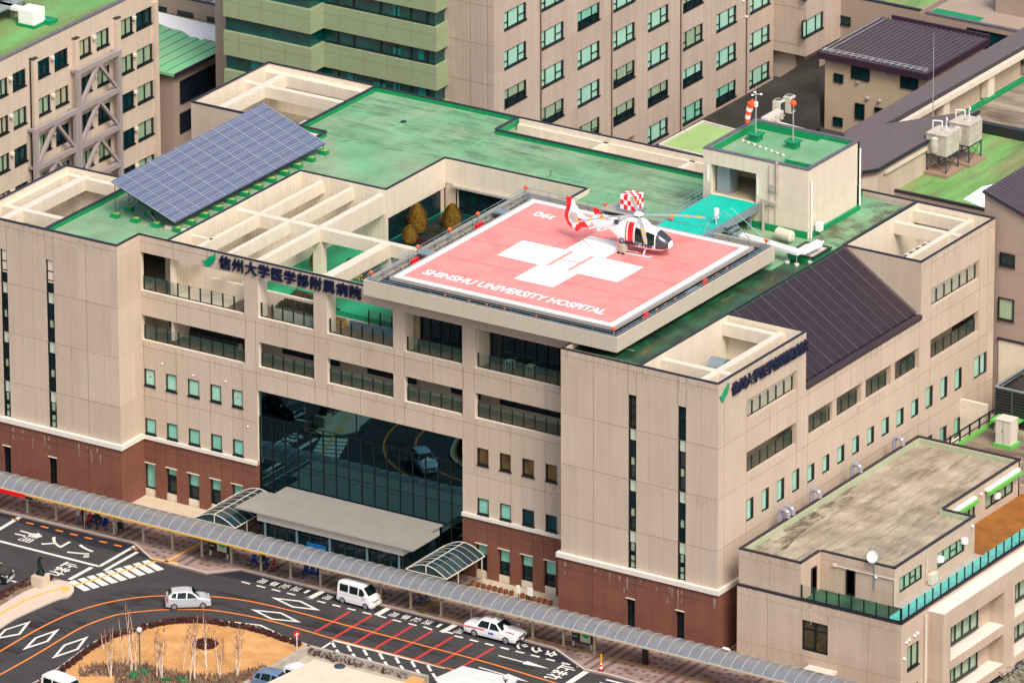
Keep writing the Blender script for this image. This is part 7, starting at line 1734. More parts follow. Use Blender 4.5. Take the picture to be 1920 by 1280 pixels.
# ================================================================== VEHICLES
def vehicle(name, label, cat, pos, ang, P, paint, glass=CGLS, extras=None, zg=RD):
    """P: dict length, width, stations [(x, z_bottom, z_belt, z_top, halfwidth_belt, halfwidth_top)] from nose to tail"""
    t = thing(name, label, cat, (pos[0], pos[1], zg)); t.rotation_euler = (0, 0, ang)
    M = Matrix.Identity(4)
    def lk(mb, nm, m, par=None, **k):
        o = mb.build(nm, m, None, **k); o.parent = par or t; return o
    mb = MB(); rings = []
    for (x, zb, zm, ztp, wb, wt) in P['st']:
        rings.append([(x, -wb*.96, zb), (x, -wb, zb+(zm-zb)*.35), (x, -wb*.985, zm), (x, -wt, ztp-.04), (x, -wt*.82, ztp), (x, 0, ztp+.012), (x, wt*.82, ztp), (x, wt, ztp-.04), (x, wb*.985, zm), (x, wb, zb+(zm-zb)*.35), (x, wb*.96, zb)])
    mb.loft(rings); lk(mb, 'body', paint, fix=True, bevel=.02)
    # side glass
    for q in P['side_glass']:
        for s in (-1, 1):
            mb = MB(); pts = [(x, s*(w+.012), z) for x, w, z in q]; mb.face(pts if s < 0 else pts[::-1]); lk(mb, 'side_window', glass)
    mb = MB(); mb.face(P['windscreen']); lk(mb, 'windscreen', glass)
    mb = MB(); mb.face(P['rear_glass']); lk(mb, 'rear_window', glass)
    for i, (x, s) in enumerate([(x, s) for x in P['axles'] for s in (-1, 1)]):
        r = P['wheel_r']; y = s*P['track']
        ar = MB(); ar.tube((x, y-s*.16, r), (x, y+s*.035, r), r*1.14, 20); lk(ar, 'wheel_arch', BLACK)
        mb = MB(); mb.tube((x, y-.09+s*.04, r), (x, y+.09+s*.04, r), r, 20); w_ = lk(mb, 'wheel', TYRE)
        mb = MB(); mb.tube((x, y+s*.12, r), (x, y+s*.145, r), r*.66, 16); 
        for k in range(5): a = k*1.2566; mb.tube((x, y+s*.15, r), (x+r*.6*math.cos(a), y+s*.15, r+r*.6*math.sin(a)), r*.1, 4)
        o = mb.build('rim', RIM, None); o.parent = w_
    for nm, boxes, m in P['bits']:
        for b in boxes: mb = MB(); mb.box(*b); lk(mb, nm, m)
    return t
def mirror(b): return [b, (b[0], b[1], -b[3], -b[2], b[4], b[5])]
HATCH = dict(st=[(1.86, .32, .52, .60, .62, .50), (1.80, .22, .66, .76, .76, .62), (1.45, .20, .80, .90, .81, .70), (1.0, .20, .88, .98, .82, .72), (.35, .2, .93, 1.44, .83, .60), (-.1, .2, .94, 1.53, .83, .60), (-.8, .2, .96, 1.53, .83, .60), (-1.35, .2, .98, 1.46, .82, .58), (-1.62, .22, 1.0, 1.25, .80, .60), (-1.80, .28, .82, .95, .74, .62), (-1.83, .4, .6, .7, .68, .6)],
    side_glass=[[(.78, .80, .96), (.28, .64, 1.38), (-.05, .635, 1.45), (-.12, .80, .97)], [(-.22, .80, .97), (-.15, .635, 1.46), (-.85, .635, 1.46), (-.95, .80, 1.0)], [(-1.05, .795, 1.02), (-.98, .635, 1.44), (-1.30, .62, 1.38), (-1.45, .77, 1.08)]],
    windscreen=[(.97, -.66, 1.0), (.97, .66, 1.0), (.37, .56, 1.45), (.37, -.56, 1.45)], rear_glass=[(-1.645, .58, 1.26), (-1.645, -.58, 1.26), (-1.38, -.52, 1.475), (-1.38, .52, 1.475)],
    axles=(1.2, -1.22), wheel_r=.29, track=.70, bits=[('headlight', mirror((1.55, 1.84, .45, .68, .58, .74)), mat('lamp_clear', (.6, .62, .65), .15)), ('tail_light', mirror((-1.82, -1.68, .60, .76, .72, 1.0)), RED), ('bumper', [(1.78, 1.90, -.66, .66, .22, .46), (-1.9, -1.76, -.66, .66, .26, .55)], CARS), ('wing_mirror', mirror((.62, .74, .84, 1.0, .95, 1.07)), CARS), ('number_plate', [(1.90, 1.915, -.17, .17, .32, .46)], WHITE), ('grille', [(1.84, 1.87, -.4, .4, .47, .58)], BLACK)])
VAN = dict(st=[(1.68, .36, .62, .72, .64, .56), (1.62, .22, .85, .98, .72, .62), (1.38, .20, 1.02, 1.15, .735, .63), (.80, .2, 1.10, 1.78, .74, .62), (.5, .2, 1.1, 1.88, .74, .63), (-.4, .2, 1.1, 1.92, .74, .64), (-1.2, .2, 1.1, 1.91, .74, .64), (-1.58, .2, 1.1, 1.84, .74, .62), (-1.67, .3, 1.0, 1.55, .72, .62)],
    side_glass=[[(1.22, .735, 1.06), (.83, .655, 1.62), (.52, .66, 1.66), (.50, .735, 1.06)], [(.40, .735, 1.08), (.40, .66, 1.68), (-.42, .67, 1.70), (-.42, .735, 1.08)], [(-.56, .735, 1.10), (-.56, .67, 1.70), (-1.38, .67, 1.68), (-1.38, .735, 1.10)]],
    windscreen=[(1.40, -.60, 1.16), (1.40, .60, 1.16), (.86, .55, 1.74), (.86, -.55, 1.74)], rear_glass=[(-1.69, .54, 1.2), (-1.69, -.54, 1.2), (-1.60, -.52, 1.72), (-1.60, .52, 1.72)],
    axles=(1.15, -1.12), wheel_r=.28, track=.63, bits=[('headlight', mirror((1.52, 1.67, .42, .64, .70, .86)), mat('lamp_warm', (.75, .50, .30), .2)), ('tail_light', mirror((-1.70, -1.62, .60, .72, .6, 1.0)), RED), ('bumper', [(1.6, 1.74, -.68, .68, .24, .52), (-1.74, -1.62, -.68, .68, .26, .5)], CARW), ('grille', [(1.69, 1.70, -.38, .38, .58, .68)], BLACK), ('wing_mirror', mirror((1.08, 1.2, .75, .93, 1.06, 1.22)), CARW), ('number_plate', [(1.74, 1.755, -.17, .17, .34, .48)], RYEL), ('door_line', mirror((-1.4, .45, .738, .744, .84, .855)), CONC)])
SEDAN = dict(st=[(2.33, .38, .55, .62, .68, .60), (2.28, .24, .68, .74, .80, .72), (1.95, .22, .76, .84, .84, .76), (1.05, .22, .84, .94, .85, .76), (.42, .22, .88, 1.38, .85, .60), (.1, .22, .89, 1.45, .85, .60), (-.7, .22, .89, 1.46, .85, .60), (-1.0, .22, .89, 1.40, .85, .59), (-1.48, .22, .88, 1.00, .84, .72), (-2.0, .24, .84, .96, .83, .74), (-2.30, .30, .80, .90, .80, .70), (-2.34, .42, .6, .7, .76, .66)],
    side_glass=[[(.88, .83, .92), (.46, .64, 1.32), (.02, .635, 1.39), (-.02, .83, .92)], [(-.12, .83, .92), (-.10, .635, 1.40), (-.82, .635, 1.39), (-1.05, .80, .98), (-1.0, .83, .92)]],
    windscreen=[(1.02, -.70, .965), (1.02, .70, .965), (.46, .56, 1.37), (.46, -.56, 1.37)], rear_glass=[(-1.46, .66, 1.02), (-1.46, -.66, 1.02), (-1.03, -.54, 1.385), (-1.03, .54, 1.385)],
    axles=(1.42, -1.35), wheel_r=.30, track=.72, bits=[('headlight', mirror((2.2, 2.34, .48, .74, .56, .70)), mat('lamp_clear', (.6, .62, .65), .15)), ('tail_light', mirror((-2.36, -2.26, .5, .78, .66, .82)), RED), ('bumper', [(2.26, 2.4, -.78, .78, .26, .48), (-2.42, -2.28, -.76, .76, .3, .52)], BLACK), ('grille', [(2.335, 2.35, -.44, .44, .54, .68)], BLACK), ('wing_mirror', [(1.5, 1.6, -.86, -.76, 1.02, 1.12), (1.5, 1.6, .76, .86, 1.02, 1.12)], WHITE), ('roof_lamp', [(-.05, .12, -.14, .14, 1.46, 1.58)], mat('roof_lamp', (.8, .75, .7), .4)), ('side_stripe', mirror((-2.2, -.45, .848, .856, .72, .80)), RED), ('number_plate', [(2.4, 2.412, -.17, .17, .34, .46)], WHITE)])
def ang_of(a, b):
    p = GZ(*a, RD); q = GZ(*b, RD); return math.atan2(q[1]-p[1], q[0]-p[0])
def at_(u, v): return GZ(u, v, RD)
p0_, p1_ = at_(325, 1141.5), at_(382, 1137)
A_ = math.atan2(p1_[1]-p0_[1], p1_[0]-p0_[0])
def place(pa, pb, half_track):       # visible near side wheel contacts (rear, front)
    a = Vector(pa); b = Vector(pb); d = (b-a).normalized(); n = Vector((-d.y, d.x)); c = (a+b)/2+n*half_track; return (c.x, c.y), math.atan2(d.y, d.x)
c, a = place(at_(325.5, 1143.5), at_(382, 1141), .75); vehicle('parked_car', 'silver hatchback driving on the curved road between the orange lines', 'car', c, a, HATCH, CARS).scale = (.9, .92, .92)
c, a = place(at_(641.5, 1130.5), at_(685, 1142.5), .68); vehicle('minivan', 'small white minivan parked in the marked bay beside the walkway', 'van', c, a, VAN, CARW).scale = (.94, .94, .94)
c, a = place(at_(891, 1193), at_(946, 1206.5), .78); tx_ = vehicle('taxi', 'white taxi sedan with red side stripe waiting at the walkway kerb', 'taxi', c, a, SEDAN, CARW)
mb = MB()
for i, (m_, y0) in enumerate(((0, -.5), (1, -.56), (0, -.62))): mb.face([(1.25, y0, .945), (2.1, y0-.02, .86), (2.1, y0-.06, .86), (1.25, y0-.05, .945)], m_)
mb.box(-.1, .35, -.862, -.856, .52, .68, 1); o = mb.build('livery_mark', [RED, mat('livery_blue', (.05, .12, .55), .4)], None); o.parent = tx_
c = at_(-22, 1085); vehicle('parked_car', 'black car cut by the left edge of the frame, behind the hedge', 'car', c, math.radians(12), HATCH, CARK)
p = at_(120, 1312); vehicle('minivan', 'silver white box van cut by the bottom edge below the curved road', 'van', (p[0], p[1]), math.radians(-8), VAN, CARW)
p = at_(519, 1293); vehicle('parked_car', 'blue grey car at the bottom edge beside the hut', 'car', (p[0], p[1]), math.radians(8), HATCH, CARB)
p = at_(574, 1296); vehicle('minivan', 'white microvan at the bottom edge in front of the cream roofed hut', 'van', (p[0], p[1]), math.radians(-6), VAN, CARW)
# ================================================================== PEOPLE
def skinned(verts, edges, radii, root=0, levels=1):
    me = bpy.data.meshes.new('b'); me.from_pydata(verts, edges, []); o = bpy.data.objects.new('b', me); COL.objects.link(o)
    m = o.modifiers.new('s', 'SKIN'); m.use_smooth_shade = True
    sv = me.skin_vertices[0].data
    for i, r in enumerate(radii): sv[i].radius = (r, r); sv[i].use_root = (i == root)
    ss = o.modifiers.new('u', 'SUBSURF'); ss.levels = levels; ss.render_levels = levels
    dg = bpy.context.evaluated_depsgraph_get(); out = bpy.data.meshes.new_from_object(o.evaluated_get(dg)); bpy.data.objects.remove(o); bpy.data.meshes.remove(me)
    return out
def person(label, x, y, z, ang, pose='stand', top=CLOTHK, legs=CLOTHK, hair=HAIR, h=1.66, seat=.45, bag=None):
    V = []; E_ = []; R_ = []
    def v(p, r, prev=None):
        V.append(p); R_.append(r)
        if prev is not None: E_.append((prev, len(V)-1))
        return len(V)-1
    s = h/1.7
    if pose == 'stand': hipz = .90; kn = lambda q: (q*.10, .03, .50); an = lambda q: (q*.11, -.02, .08); toe = lambda q: (q*.12, .16, .04); lean = .02
    elif pose == 'sit': hipz = seat+.10; kn = lambda q: (q*.13, .42, seat+.08); an = lambda q: (q*.13, .42, .08); toe = lambda q: (q*.13, .60, .04); lean = -.03
    else: hipz = .42; kn = lambda q: (q*.16, .34, .50); an = lambda q: (q*.14, .10, .08); toe = lambda q: (q*.14, .28, .04); lean = .18
    b = hipz; top_ = b+.56
    pel = v((0, 0, b), .145); wa = v((0, lean*.4, b+.20), .13, pel); ch = v((0, lean, b+.40), .16, wa); nk = v((0, lean*1.2, b+.55), .065, ch); hd0 = v((0, lean*1.3+.01, b+.64), .075, nk); hd1 = v((0, lean*1.3+.015, b+.72), .098, hd0); hd2 = v((0, lean*1.3, b+.79), .082, hd1)
    nose = v((0, lean*1.3+.115, b+.70), .014, hd1)
    for q in (-1, 1):
        v((q*.095, lean*1.3, b+.70), .018, hd1)
        hp_ = v((q*.09, 0, b-.06), .105, pel); k_ = v(kn(q), .070, hp_); a_ = v(an(q), .045, k_); v(toe(q), .042, a_)
        sh = v((q*.19, lean, b+.46), .068, ch)
        if pose == 'sit': el = (q*.24, lean+.06, b+.20); wr = (q*.12, lean+.28, b+.12); hn = (q*.09, lean+.35, b+.10)
        elif pose == 'stand': el = (q*.27, lean-.02, b+.18); wr = (q*.26, lean+.10, b-.04); hn = (q*.25, lean+.13, b-.12)
        else: el = (q*.25, lean+.10, b+.22); wr = (q*.15, lean+.30, b+.12); hn = (q*.13, lean+.36, b+.10)
        e_ = v(el, .047, sh); w_ = v(wr, .032, e_); h_ = v(hn, .036, w_)
        d = (Vector(hn)-Vector(wr)).normalized(); side = Vector((1, 0, 0))
        for f in range(4):
            bse = Vector(hn)+side*(f-1.5)*.019+d*.02; f1 = v(tuple(bse+d*.04), .009, h_); v(tuple(bse+d*(.068+.008*(f in (1, 2)))+Vector((0, .012, -.012))), .008, f1)
        th = v(tuple(Vector(hn)-side*q*.035+d*.01), .010, h_); v(tuple(Vector(hn)-side*q*.045+d*.045), .009, th)
    V = [(a*s, c_*s, d*s) for a, c_, d in V]; R_ = [r*s for r in R_]
    me = skinned(V, E_, R_, 0)
    for m in (SKIN, top, legs, BLACK): me.materials.append(m)
    for p in me.polygons:
        c = p.center/s
        hand = (abs(c.x) > .0 and c.z < b+.16 and c.y > .0 and False)
        mi = 1
        if c.z > b+.60: mi = 0
        elif pose == 'stand':
            if c.z < .10: mi = 3
            elif c.z < b-.02 and abs(c.x) < .21: mi = 2
            elif c.z < b-.06: mi = 0
        else:
            if c.z < .10: mi = 3
            elif c.z < b+.02 and not (c.z > b+.06): mi = 2
        p.material_index = mi; p.use_smooth = True
    me.transform(Matrix.Translation((x, y, z)) @ Matrix.Rotation(ang, 4, 'Z'))
    # keep the origin at the feet
    me.transform(Matrix.Translation((-x, -y, -z)))
    o = bpy.data.objects.new('person', me); COL.objects.link(o); o.location = (x, y, z); tag(o, label, 'person')
    mb = MB(); M = Matrix.Rotation(ang, 3, 'Z')
    c = M @ Vector((0, (lean*1.3-.012)*s, (b+.745)*s)); rg = []
    for k in range(7):
        t = k/6; zz = -.09+.17*t; rr_ = (.115*math.sqrt(max(0, 1-((t-.35)/.68)**2))+.004)*s; rg.append([(c.x+rr_*math.cos(2*math.pi*j/12), c.y+rr_*math.sin(2*math.pi*j/12), c.z+zz*s) for j in range(12)])
    # hair sits back from the face
    bk = M @ Vector((0, -.03*s, .012*s)); rg = [[(p[0]+bk.x, p[1]+bk.y, p[2]+bk.z) for p in r] for r in rg]
    mb.loft(rg); ho = mb.build('hair', hair, None, smooth=True); ho.parent = o
    return o
def seatrow(label, x, y, n, ang=0.0, grp='blue moulded seats under the walkway'):
    t = thing('bench', label, 'bench', (x, y, GR), grp); t.rotation_euler = (0, 0, ang)
    for i in range(n):
        u = (i-(n-1)/2)*.56
        mb = MB(); rings = []
        prof = [(-.22, .42), (-.10, .40), (.08, .40), (.20, .46), (.26, .62), (.29, .82)]
        for py_, pz_ in prof: rings.append([(u-.23, py_, pz_), (u+.23, py_, pz_), (u+.23, py_+.01, pz_+.035), (u-.23, py_+.01, pz_+.035)])
        mb.loft(rings); o = mb.build('seat', BLUEP, None, fix=True); o.parent = t
    mb = MB(); mb.box(-n*.28, n*.28, -.02, .04, .33, .38)
    for u in (-n*.28+.15, n*.28-.15): mb.box(u-.03, u+.03, -.02, .04, .0, .34); mb.box(u-.04, u+.04, -.22, .24, .0, .04)
    o = mb.build('frame', STEELD, None); o.parent = t
    return t
def G_(u, v): return GZ(u, v, GR)
b1 = G_(184, 989); seatrow('three seat blue bench under the left part of the walkway, people around it', b1[0], b1[1], 3)
b2 = G_(485, 1063); seatrow('three seat blue bench in mid walkway with a person in black standing at it', b2[0], b2[1], 3)
b3 = G_(583, 1083); seatrow('empty three seat blue bench left of the white minivan', b3[0], b3[1], 3)
c = G_(157, 983.5); person('person in dark jacket with pale bag standing left of the bench, facing the kerb', *c, GR, math.pi*.9, 'stand', CLOTHK, CLOTHK, h=1.68)
c2 = (c[0]-.38, c[1]-.15); person('person in pale coat and jeans standing close behind the one in dark jacket', *c2, GR, math.pi*.7, 'stand', CLOTHW, CLOTHB, h=1.56)
c = G_(169, 987.5); person('person in red jacket seated on the left blue bench', *c, GR, math.pi, 'sit', CLOTHR, CLOTHK)
c = G_(183, 992); person('person all in black standing in front of the left blue bench', *c, GR, math.pi*.95, 'stand', CLOTHK, CLOTHK, h=1.7)
c = G_(226, 997); person('person in dark clothes crouching by the double post of the walkway', *c, GR, math.pi*1.2, 'crouch', CLOTHK, CLOTHK)
c = G_(492.5, 1069); person('person all in black with white shoes standing before the middle bench', *c, GR, math.pi, 'stand', CLOTHK, CLOTHK, h=1.72)
c = G_(787, 1132); person('person in red top and jeans standing under the walkway next to a wheelchair', *c, GR, math.pi*.6, 'stand', CLOTHR, CLOTHB, h=1.6)
def wheelchair(label, x, y, ang, m=RED):
    t = thing('wheelchair', label, 'wheelchair', (x, y, GR)); t.rotation_euler = (0, 0, ang)
    def add(mb, nm, mt, par=None): o = mb.build(nm, mt, None); o.parent = par or t; return o
    for s in (-1, 1):
        mb = MB(); 
        for k in range(20): a = 2*math.pi*k/20; b = 2*math.pi*(k+1)/20; mb.tube((s*.29, -.08+.3*math.cos(a), .3+.3*math.sin(a)), (s*.29, -.08+.3*math.cos(b), .3+.3*math.sin(b)), .02, 5)
        for k in range(8): a = 2*math.pi*k/8; mb.tube((s*.29, -.08, .3), (s*.29, -.08+.3*math.cos(a), .3+.3*math.sin(a)), .006, 3)
        add(mb, 'wheel', TYRE); mb = MB(); mb.tube((s*.24-.02, .36, .09), (s*.24+.02, .36, .09), .09, 10); add(mb, 'castor', TYRE)
    mb = MB(); mb.box(-.24, .24, -.2, .24, .44, .5); add(mb, 'seat', m); mb = MB(); mb.box(-.24, .24, -.25, -.2, .46, .92); add(mb, 'backrest', m)
    mb = MB()
    for s in (-1, 1): mb.path([(s*.25, -.36, .92), (s*.25, -.23, .92), (s*.25, -.23, .3), (s*.25, .26, .44), (s*.25, .4, .12)], .015); mb.path([(s*.27, -.22, .68), (s*.27, .18, .68), (s*.27, .2, .46)], .018)
    add(mb, 'frame', ALU); return t
c = G_(510, 1067.5); wheelchair('empty red wheelchair beside the middle blue bench', *c, math.pi*.8)
c = G_(794, 1131); wheelchair('dark wheelchair under the walkway by the person in the red top', *c, math.pi*.5, CLOTHB)
# ================================================================== FURNITURE
def board(u, v, w_, h_, label):
    x, y = G_(u, v); t = thing('information_board', label, 'sign', (x, y, GR))
    mb = MB(); mb.box(x-w_/2, x+w_/2, y-.08, y+.08, GR+.42, GR+.42+h_); mb.build('panel', BLACK, t)
    mb = MB(); mb.box(x-w_/2+w_*.43, x+w_/2-.12, y-.095, y-.08, GR+.5, GR+.36+h_); mb.build('map_sheet', OFFW, t)
    mb = MB(); poly = [(.12, .55), (.25, .80), (.45, .85), (.52, .7), (.7, .86), (.88, .8), (.92, .55), (.8, .38), (.5, .32), (.3, .38)]
    a0 = x-w_/2+w_*.43; W = w_*.57-.12; mb.face([(a0+W*p, y-.10, GR+.45+h_*q) for p, q in poly]); mb.build('map_area', mat('map_green', (.0, .45, .08), .6), t)
    mb = MB()
    for i, s in enumerate((.12, .12, .09)): mb.box(x-w_/2+.12, x-w_/2+.12+s*1.2, y-.095, y-.082, GR+.5+h_*(.72-.24*i), GR+.5+h_*(.72-.24*i)+s)
    for i in range(3): mb.box(x-w_/2+.3, x-w_/2+.62-.08*i, y-.095, y-.082, GR+.53+h_*(.72-.24*i), GR+.57+h_*(.72-.24*i))
    mb.build('pictogram', WHITE, t)
    for s in (-1, 1): mb = MB(); mb.box(x+s*w_*.45-.07, x+s*w_*.45+.07, y-.06, y+.06, GR, GR+.42 if s < 0 else GR+.6+h_); mb.build('leg', OFFW, t)
board(411, 1043, 1.75, 1.2, 'black information board with green map under the walkway, left of the entrance')
board(1092, 1213, 1.75, 1.2, 'black information board with green map under the walkway, right of the taxi')
x, y = G_(1210, 1244); t = thing('notice_pillar', 'tall plain black notice pillar under the right part of the walkway', 'pillar', (x, y, GR)); mb = MB(); mb.box(x-.22, x+.22, y-.1, y+.1, GR, GR+1.5); mb.build('panel', BLACK, t); mb = MB(); mb.box(x-.26, x+.26, y-.14, y+.14, GR+1.5, GR+1.58); mb.build('cap', STEELD, t)
x, y = G_(217, 996); t = thing('bus_stop_post', 'pale timetable stand between the two walkway posts beside the crouching person', 'bus stop', (x, y, GR)); mb = MB(); mb.box(x-.2, x+.22, y-.06, y+.06, GR+.35, GR+1.55); mb.build('panel', OFFW, t); mb = MB(); mb.box(x-.16, x-.1, y-.03, y+.03, GR, GR+.4); mb.box(x+.12, x+.18, y-.03, y+.03, GR, GR+.4); mb.build('leg', ALU, t)
x, y = G_(1127, 1256.5); t = thing('traffic_cone', 'red and white striped cone with yellow marker post on the pavement edge at lower right', 'cone', (x, y, GR))
mb = MB(); mb.box(x-.17, x+.17, y-.17, y+.17, GR, GR+.04); mb.build('base', BLACK, t)
mb = MB(); 
for i in range(4): a, b = i/4, (i+1)/4; mb.tube((x, y, GR+.04+.62*a), (x, y, GR+.04+.62*b), .14-.09*a, 14, .14-.09*b, mi=i % 2)
mb.build('cone_body', [mat('cone_red', (.65, .02, .015), .5), WHITE], t); mb = MB(); mb.tube((x, y, GR+.6), (x, y, GR+1.35), .06, 8); mb.build('marker_post', mat('post_yellow', (.80, .38, .0), .5), t)
# terracotta pots along the terrace
x0, y0 = GZ(884, 1098, GR)
ORD = ['first', 'second', 'third', 'fourth', 'fifth', 'sixth', 'seventh', 'eighth', 'ninth', 'tenth', 'eleventh', 'twelfth', 'thirteenth', 'fourteenth', 'last']
POTL = [q+' terracotta pot from the left in the row before the right terrace' for q in ORD]
for i in range(15):
    u = 886+10.4*i; v_ = 1098.5+2.62*i
    if i in (8,): continue
    x, y = GZ(u, v_, GR); t = thing('flower_pot', POTL[min(i, 14)], 'plant pot', (x, y, GR), 'terracotta pots in front of the right terrace')
    mb = MB(); mb.lathe((x, y, GR), [(.14, 0), (.19, .30), (.21, .30), (.21, .36), (.18, .36)], 14); mb.build('pot', TERRA, t); mb = MB(); leafy(mb, x, y, GR+.40, .2, .2, .08, 26, .06); mb.build('plant', mat('pot_plant', (.12, .05, .02), .9, var=.4, vscale=5), t)
for u, v_, wd, lab in ((972, 1124, .3, 'narrow white standing sign behind the pots of the right terrace'), (994, 1129, .48, 'wider white square sign with wheels behind the pots of the right terrace')):
    x, y = GZ(u, v_, GR); t = thing('standing_sign', lab, 'sign', (x, y, GR)); mb = MB(); mb.box(x-wd/2, x+wd/2, y-.04, y+.04, GR+.55, GR+1.2); mb.build('panel', WHITE, t, bevel=.01); mb = MB(); mb.tube((x, y, GR), (x, y, GR+.6), .03, 6); mb.box(x-.18, x+.18, y-.14, y+.14, GR, GR+.05); mb.build('leg', STEELD, t)
hedge([(-52.5, -.6), (-45.2, -.6)], .5, .3, 'thin row of dark winter shrubs before the left terrace', 60, GR)
# statue
x, y = GZ(76, 1098, RD+.1); t = thing('statue', 'dark bronze statue on a square stone plinth on the left traffic island', 'statue', (x, y, RD+.1))
mb = MB(); mb.box(x-.52, x+.52, y-.52, y+.52, RD+.1, RD+1.0); mb.build('plinth', mat('plinth_stone', (.55, .44, .34), .8, var=.05, vscale=2), t, bevel=.02)
br = mat('dark_bronze', (.008, .022, .026), .45, metal=.5); z0 = RD+1.0
V = [(0, 0, .18), (.12, .0, .32), (.02, .02, .55), (-.12, .02, .85), (-.16, .02, 1.1), (-.12, .02, 1.3), (.0, 0, 1.42), (.16, -.02, 1.46), (.34, -.03, 1.44), (-.26, 0, .12), (.28, -.02, .12), (.38, 0, .05), (-.36, 0, .05), (-.18, .12, .95), (-.1, .2, .7)]
E2 = [(0, 1), (1, 2), (2, 3), (3, 4), (4, 5), (5, 6), (6, 7), (7, 8), (0, 9), (1, 10), (10, 11), (9, 12), (4, 13), (13, 14)]
R2_ = [.22, .19, .17, .17, .14, .10, .12, .10, .05, .18, .16, .08, .08, .08, .06]
me = skinned(V, E2, R2_); me.materials.append(br); me.transform(Matrix.Translation((x, y, z0-.02))); o = bpy.data.objects.new('figure', me); COL.objects.link(o); attach(o, t)
# street lamps, road sign
def lamp(u, v, h, label):
    x, y = GZ(u, v, RD+.1); t = thing('street_lamp', label, 'street lamp', (x, y, RD)); mb = MB(); mb.tube((x, y, RD), (x, y, RD+h), .07, 8, .05); mb.lathe((x, y, RD+h), [(.12, 0), (.16, .08)], 10); mb.build('pole', mat('lamp_pole', (.10, .10, .085), .5), t)
    mb = MB(); n = 8; mb.lathe((x, y, RD+h+.08), [(.08, 0)]+[(.26*math.sin(math.pi*k/n), .26-.26*math.cos(math.pi*k/n)) for k in range(1, n)]+[(.03, .52)], 16); mb.build('globe', mat('globe_glass', (.55, .58, .62), .2, coat=.5), t, smooth=True)
c = GZ(261, 1181, RD+4.5); 
def lamp_top(u, v, h, label):        # lamp whose globe is seen at (u, v)
    x, y = GZ(u, v, RD+h+.3); t_ = P_back = None
    return lampxy(x, y, h, label)
def lampxy(x, y, h, label):
    t = thing('street_lamp', label, 'street lamp', (x, y, RD), 'globe lamps round the forecourt'); mb = MB(); mb.tube((x, y, RD), (x, y, RD+h), .07, 8, .05); mb.lathe((x, y, RD+h), [(.12, 0), (.16, .08)], 10); mb.build('pole', mat('lamp_pole', (.10, .10, .085), .5), t)
    mb = MB(); n = 8; mb.lathe((x, y, RD+h+.08), [(.08, 0)]+[(.22*math.sin(math.pi*k/n), .22-.22*math.cos(math.pi*k/n)) for k in range(1, n)]+[(.03, .44)], 16); mb.build('globe', mat('globe_glass', (.55, .58, .62), .2, coat=.5), t, smooth=True)
lamp_top(261, 1180, 4.6, 'globe lamp on a dark pole standing in the straw lawn among the birches'); lamp_top(948, 1269, 4.2, 'globe lamp at the bottom edge beside the corrugated shelter')
x, y = GZ(557, 1224, RD+.1); t = thing('road_sign', 'small round red road sign on a white pole at the right tip of the lawn', 'road sign', (x, y, RD)); mb = MB(); mb.tube((x, y, RD), (x, y, RD+1.75), .035, 6); mb.build('pole', WHITE, t)
d = Vector((.55, -.84, 0)); c = Vector((x, y, RD+1.65)); mb = MB(); mb.tube(c-d*.015, c+d*.02, .24, 20); o = mb.build('sign_face', RED, t); mb = MB(); s_ = Vector((.84, .55, 0)); mb.face([c+d*.03+s_*q+Vector((0, 0, w)) for q, w in ((-.15, -.03), (.12, .10), (.15, .04), (-.12, -.10))]); mb.build('sign_bar', WHITE, o)
# bicycles at the right edge of the frame
x, y = GZ(1905, 1268, -2.9)
for i in range(3):
    bx_, by_ = x-.2+i*.1, y-1.2+i*1.3
    t = thing('bicycle', ('silver bicycle at the lower right corner, front one', 'silver bicycle at the lower right corner, middle one', 'silver bicycle at the lower right corner, rear one')[i], 'bicycle', (bx_, by_, -2.9), 'bicycles at the lower right corner'); mb = MB()
    for wy in (-.5, .5):
        w_ = MB()
        for k in range(14): a = 2*math.pi*k/14; b = 2*math.pi*(k+1)/14; w_.tube((bx_+.3*math.cos(a)+wy, by_, -2.57+.3*math.sin(a)), (bx_+.3*math.cos(b)+wy, by_, -2.57+.3*math.sin(b)), .02, 4)
        w_.build('wheel', TYRE, t)
    mb.path([(bx_-.5, by_, -2.57), (bx_-.15, by_, -2.1), (bx_+.35, by_, -2.05), (bx_+.5, by_, -2.57)], .02); mb.path([(bx_-.5, by_, -2.57), (bx_-.02, by_, -2.6), (bx_+.35, by_, -2.1), (bx_+.33, by_, -1.9), (bx_+.25, by_-.2, -1.85)], .02); mb.path([(bx_-.02, by_, -2.6), (bx_-.2, by_, -1.95)], .02); mb.build('frame', ALU, t)
g = MB(); g.box(17.2, 19.2, -2, 40, -3.19, -3.0); struct(g.build('verge', mat('moss_verge', (.10, .10, .04), .95, var=.4, vscale=1.5, col2=(.30, .27, .22)))) 
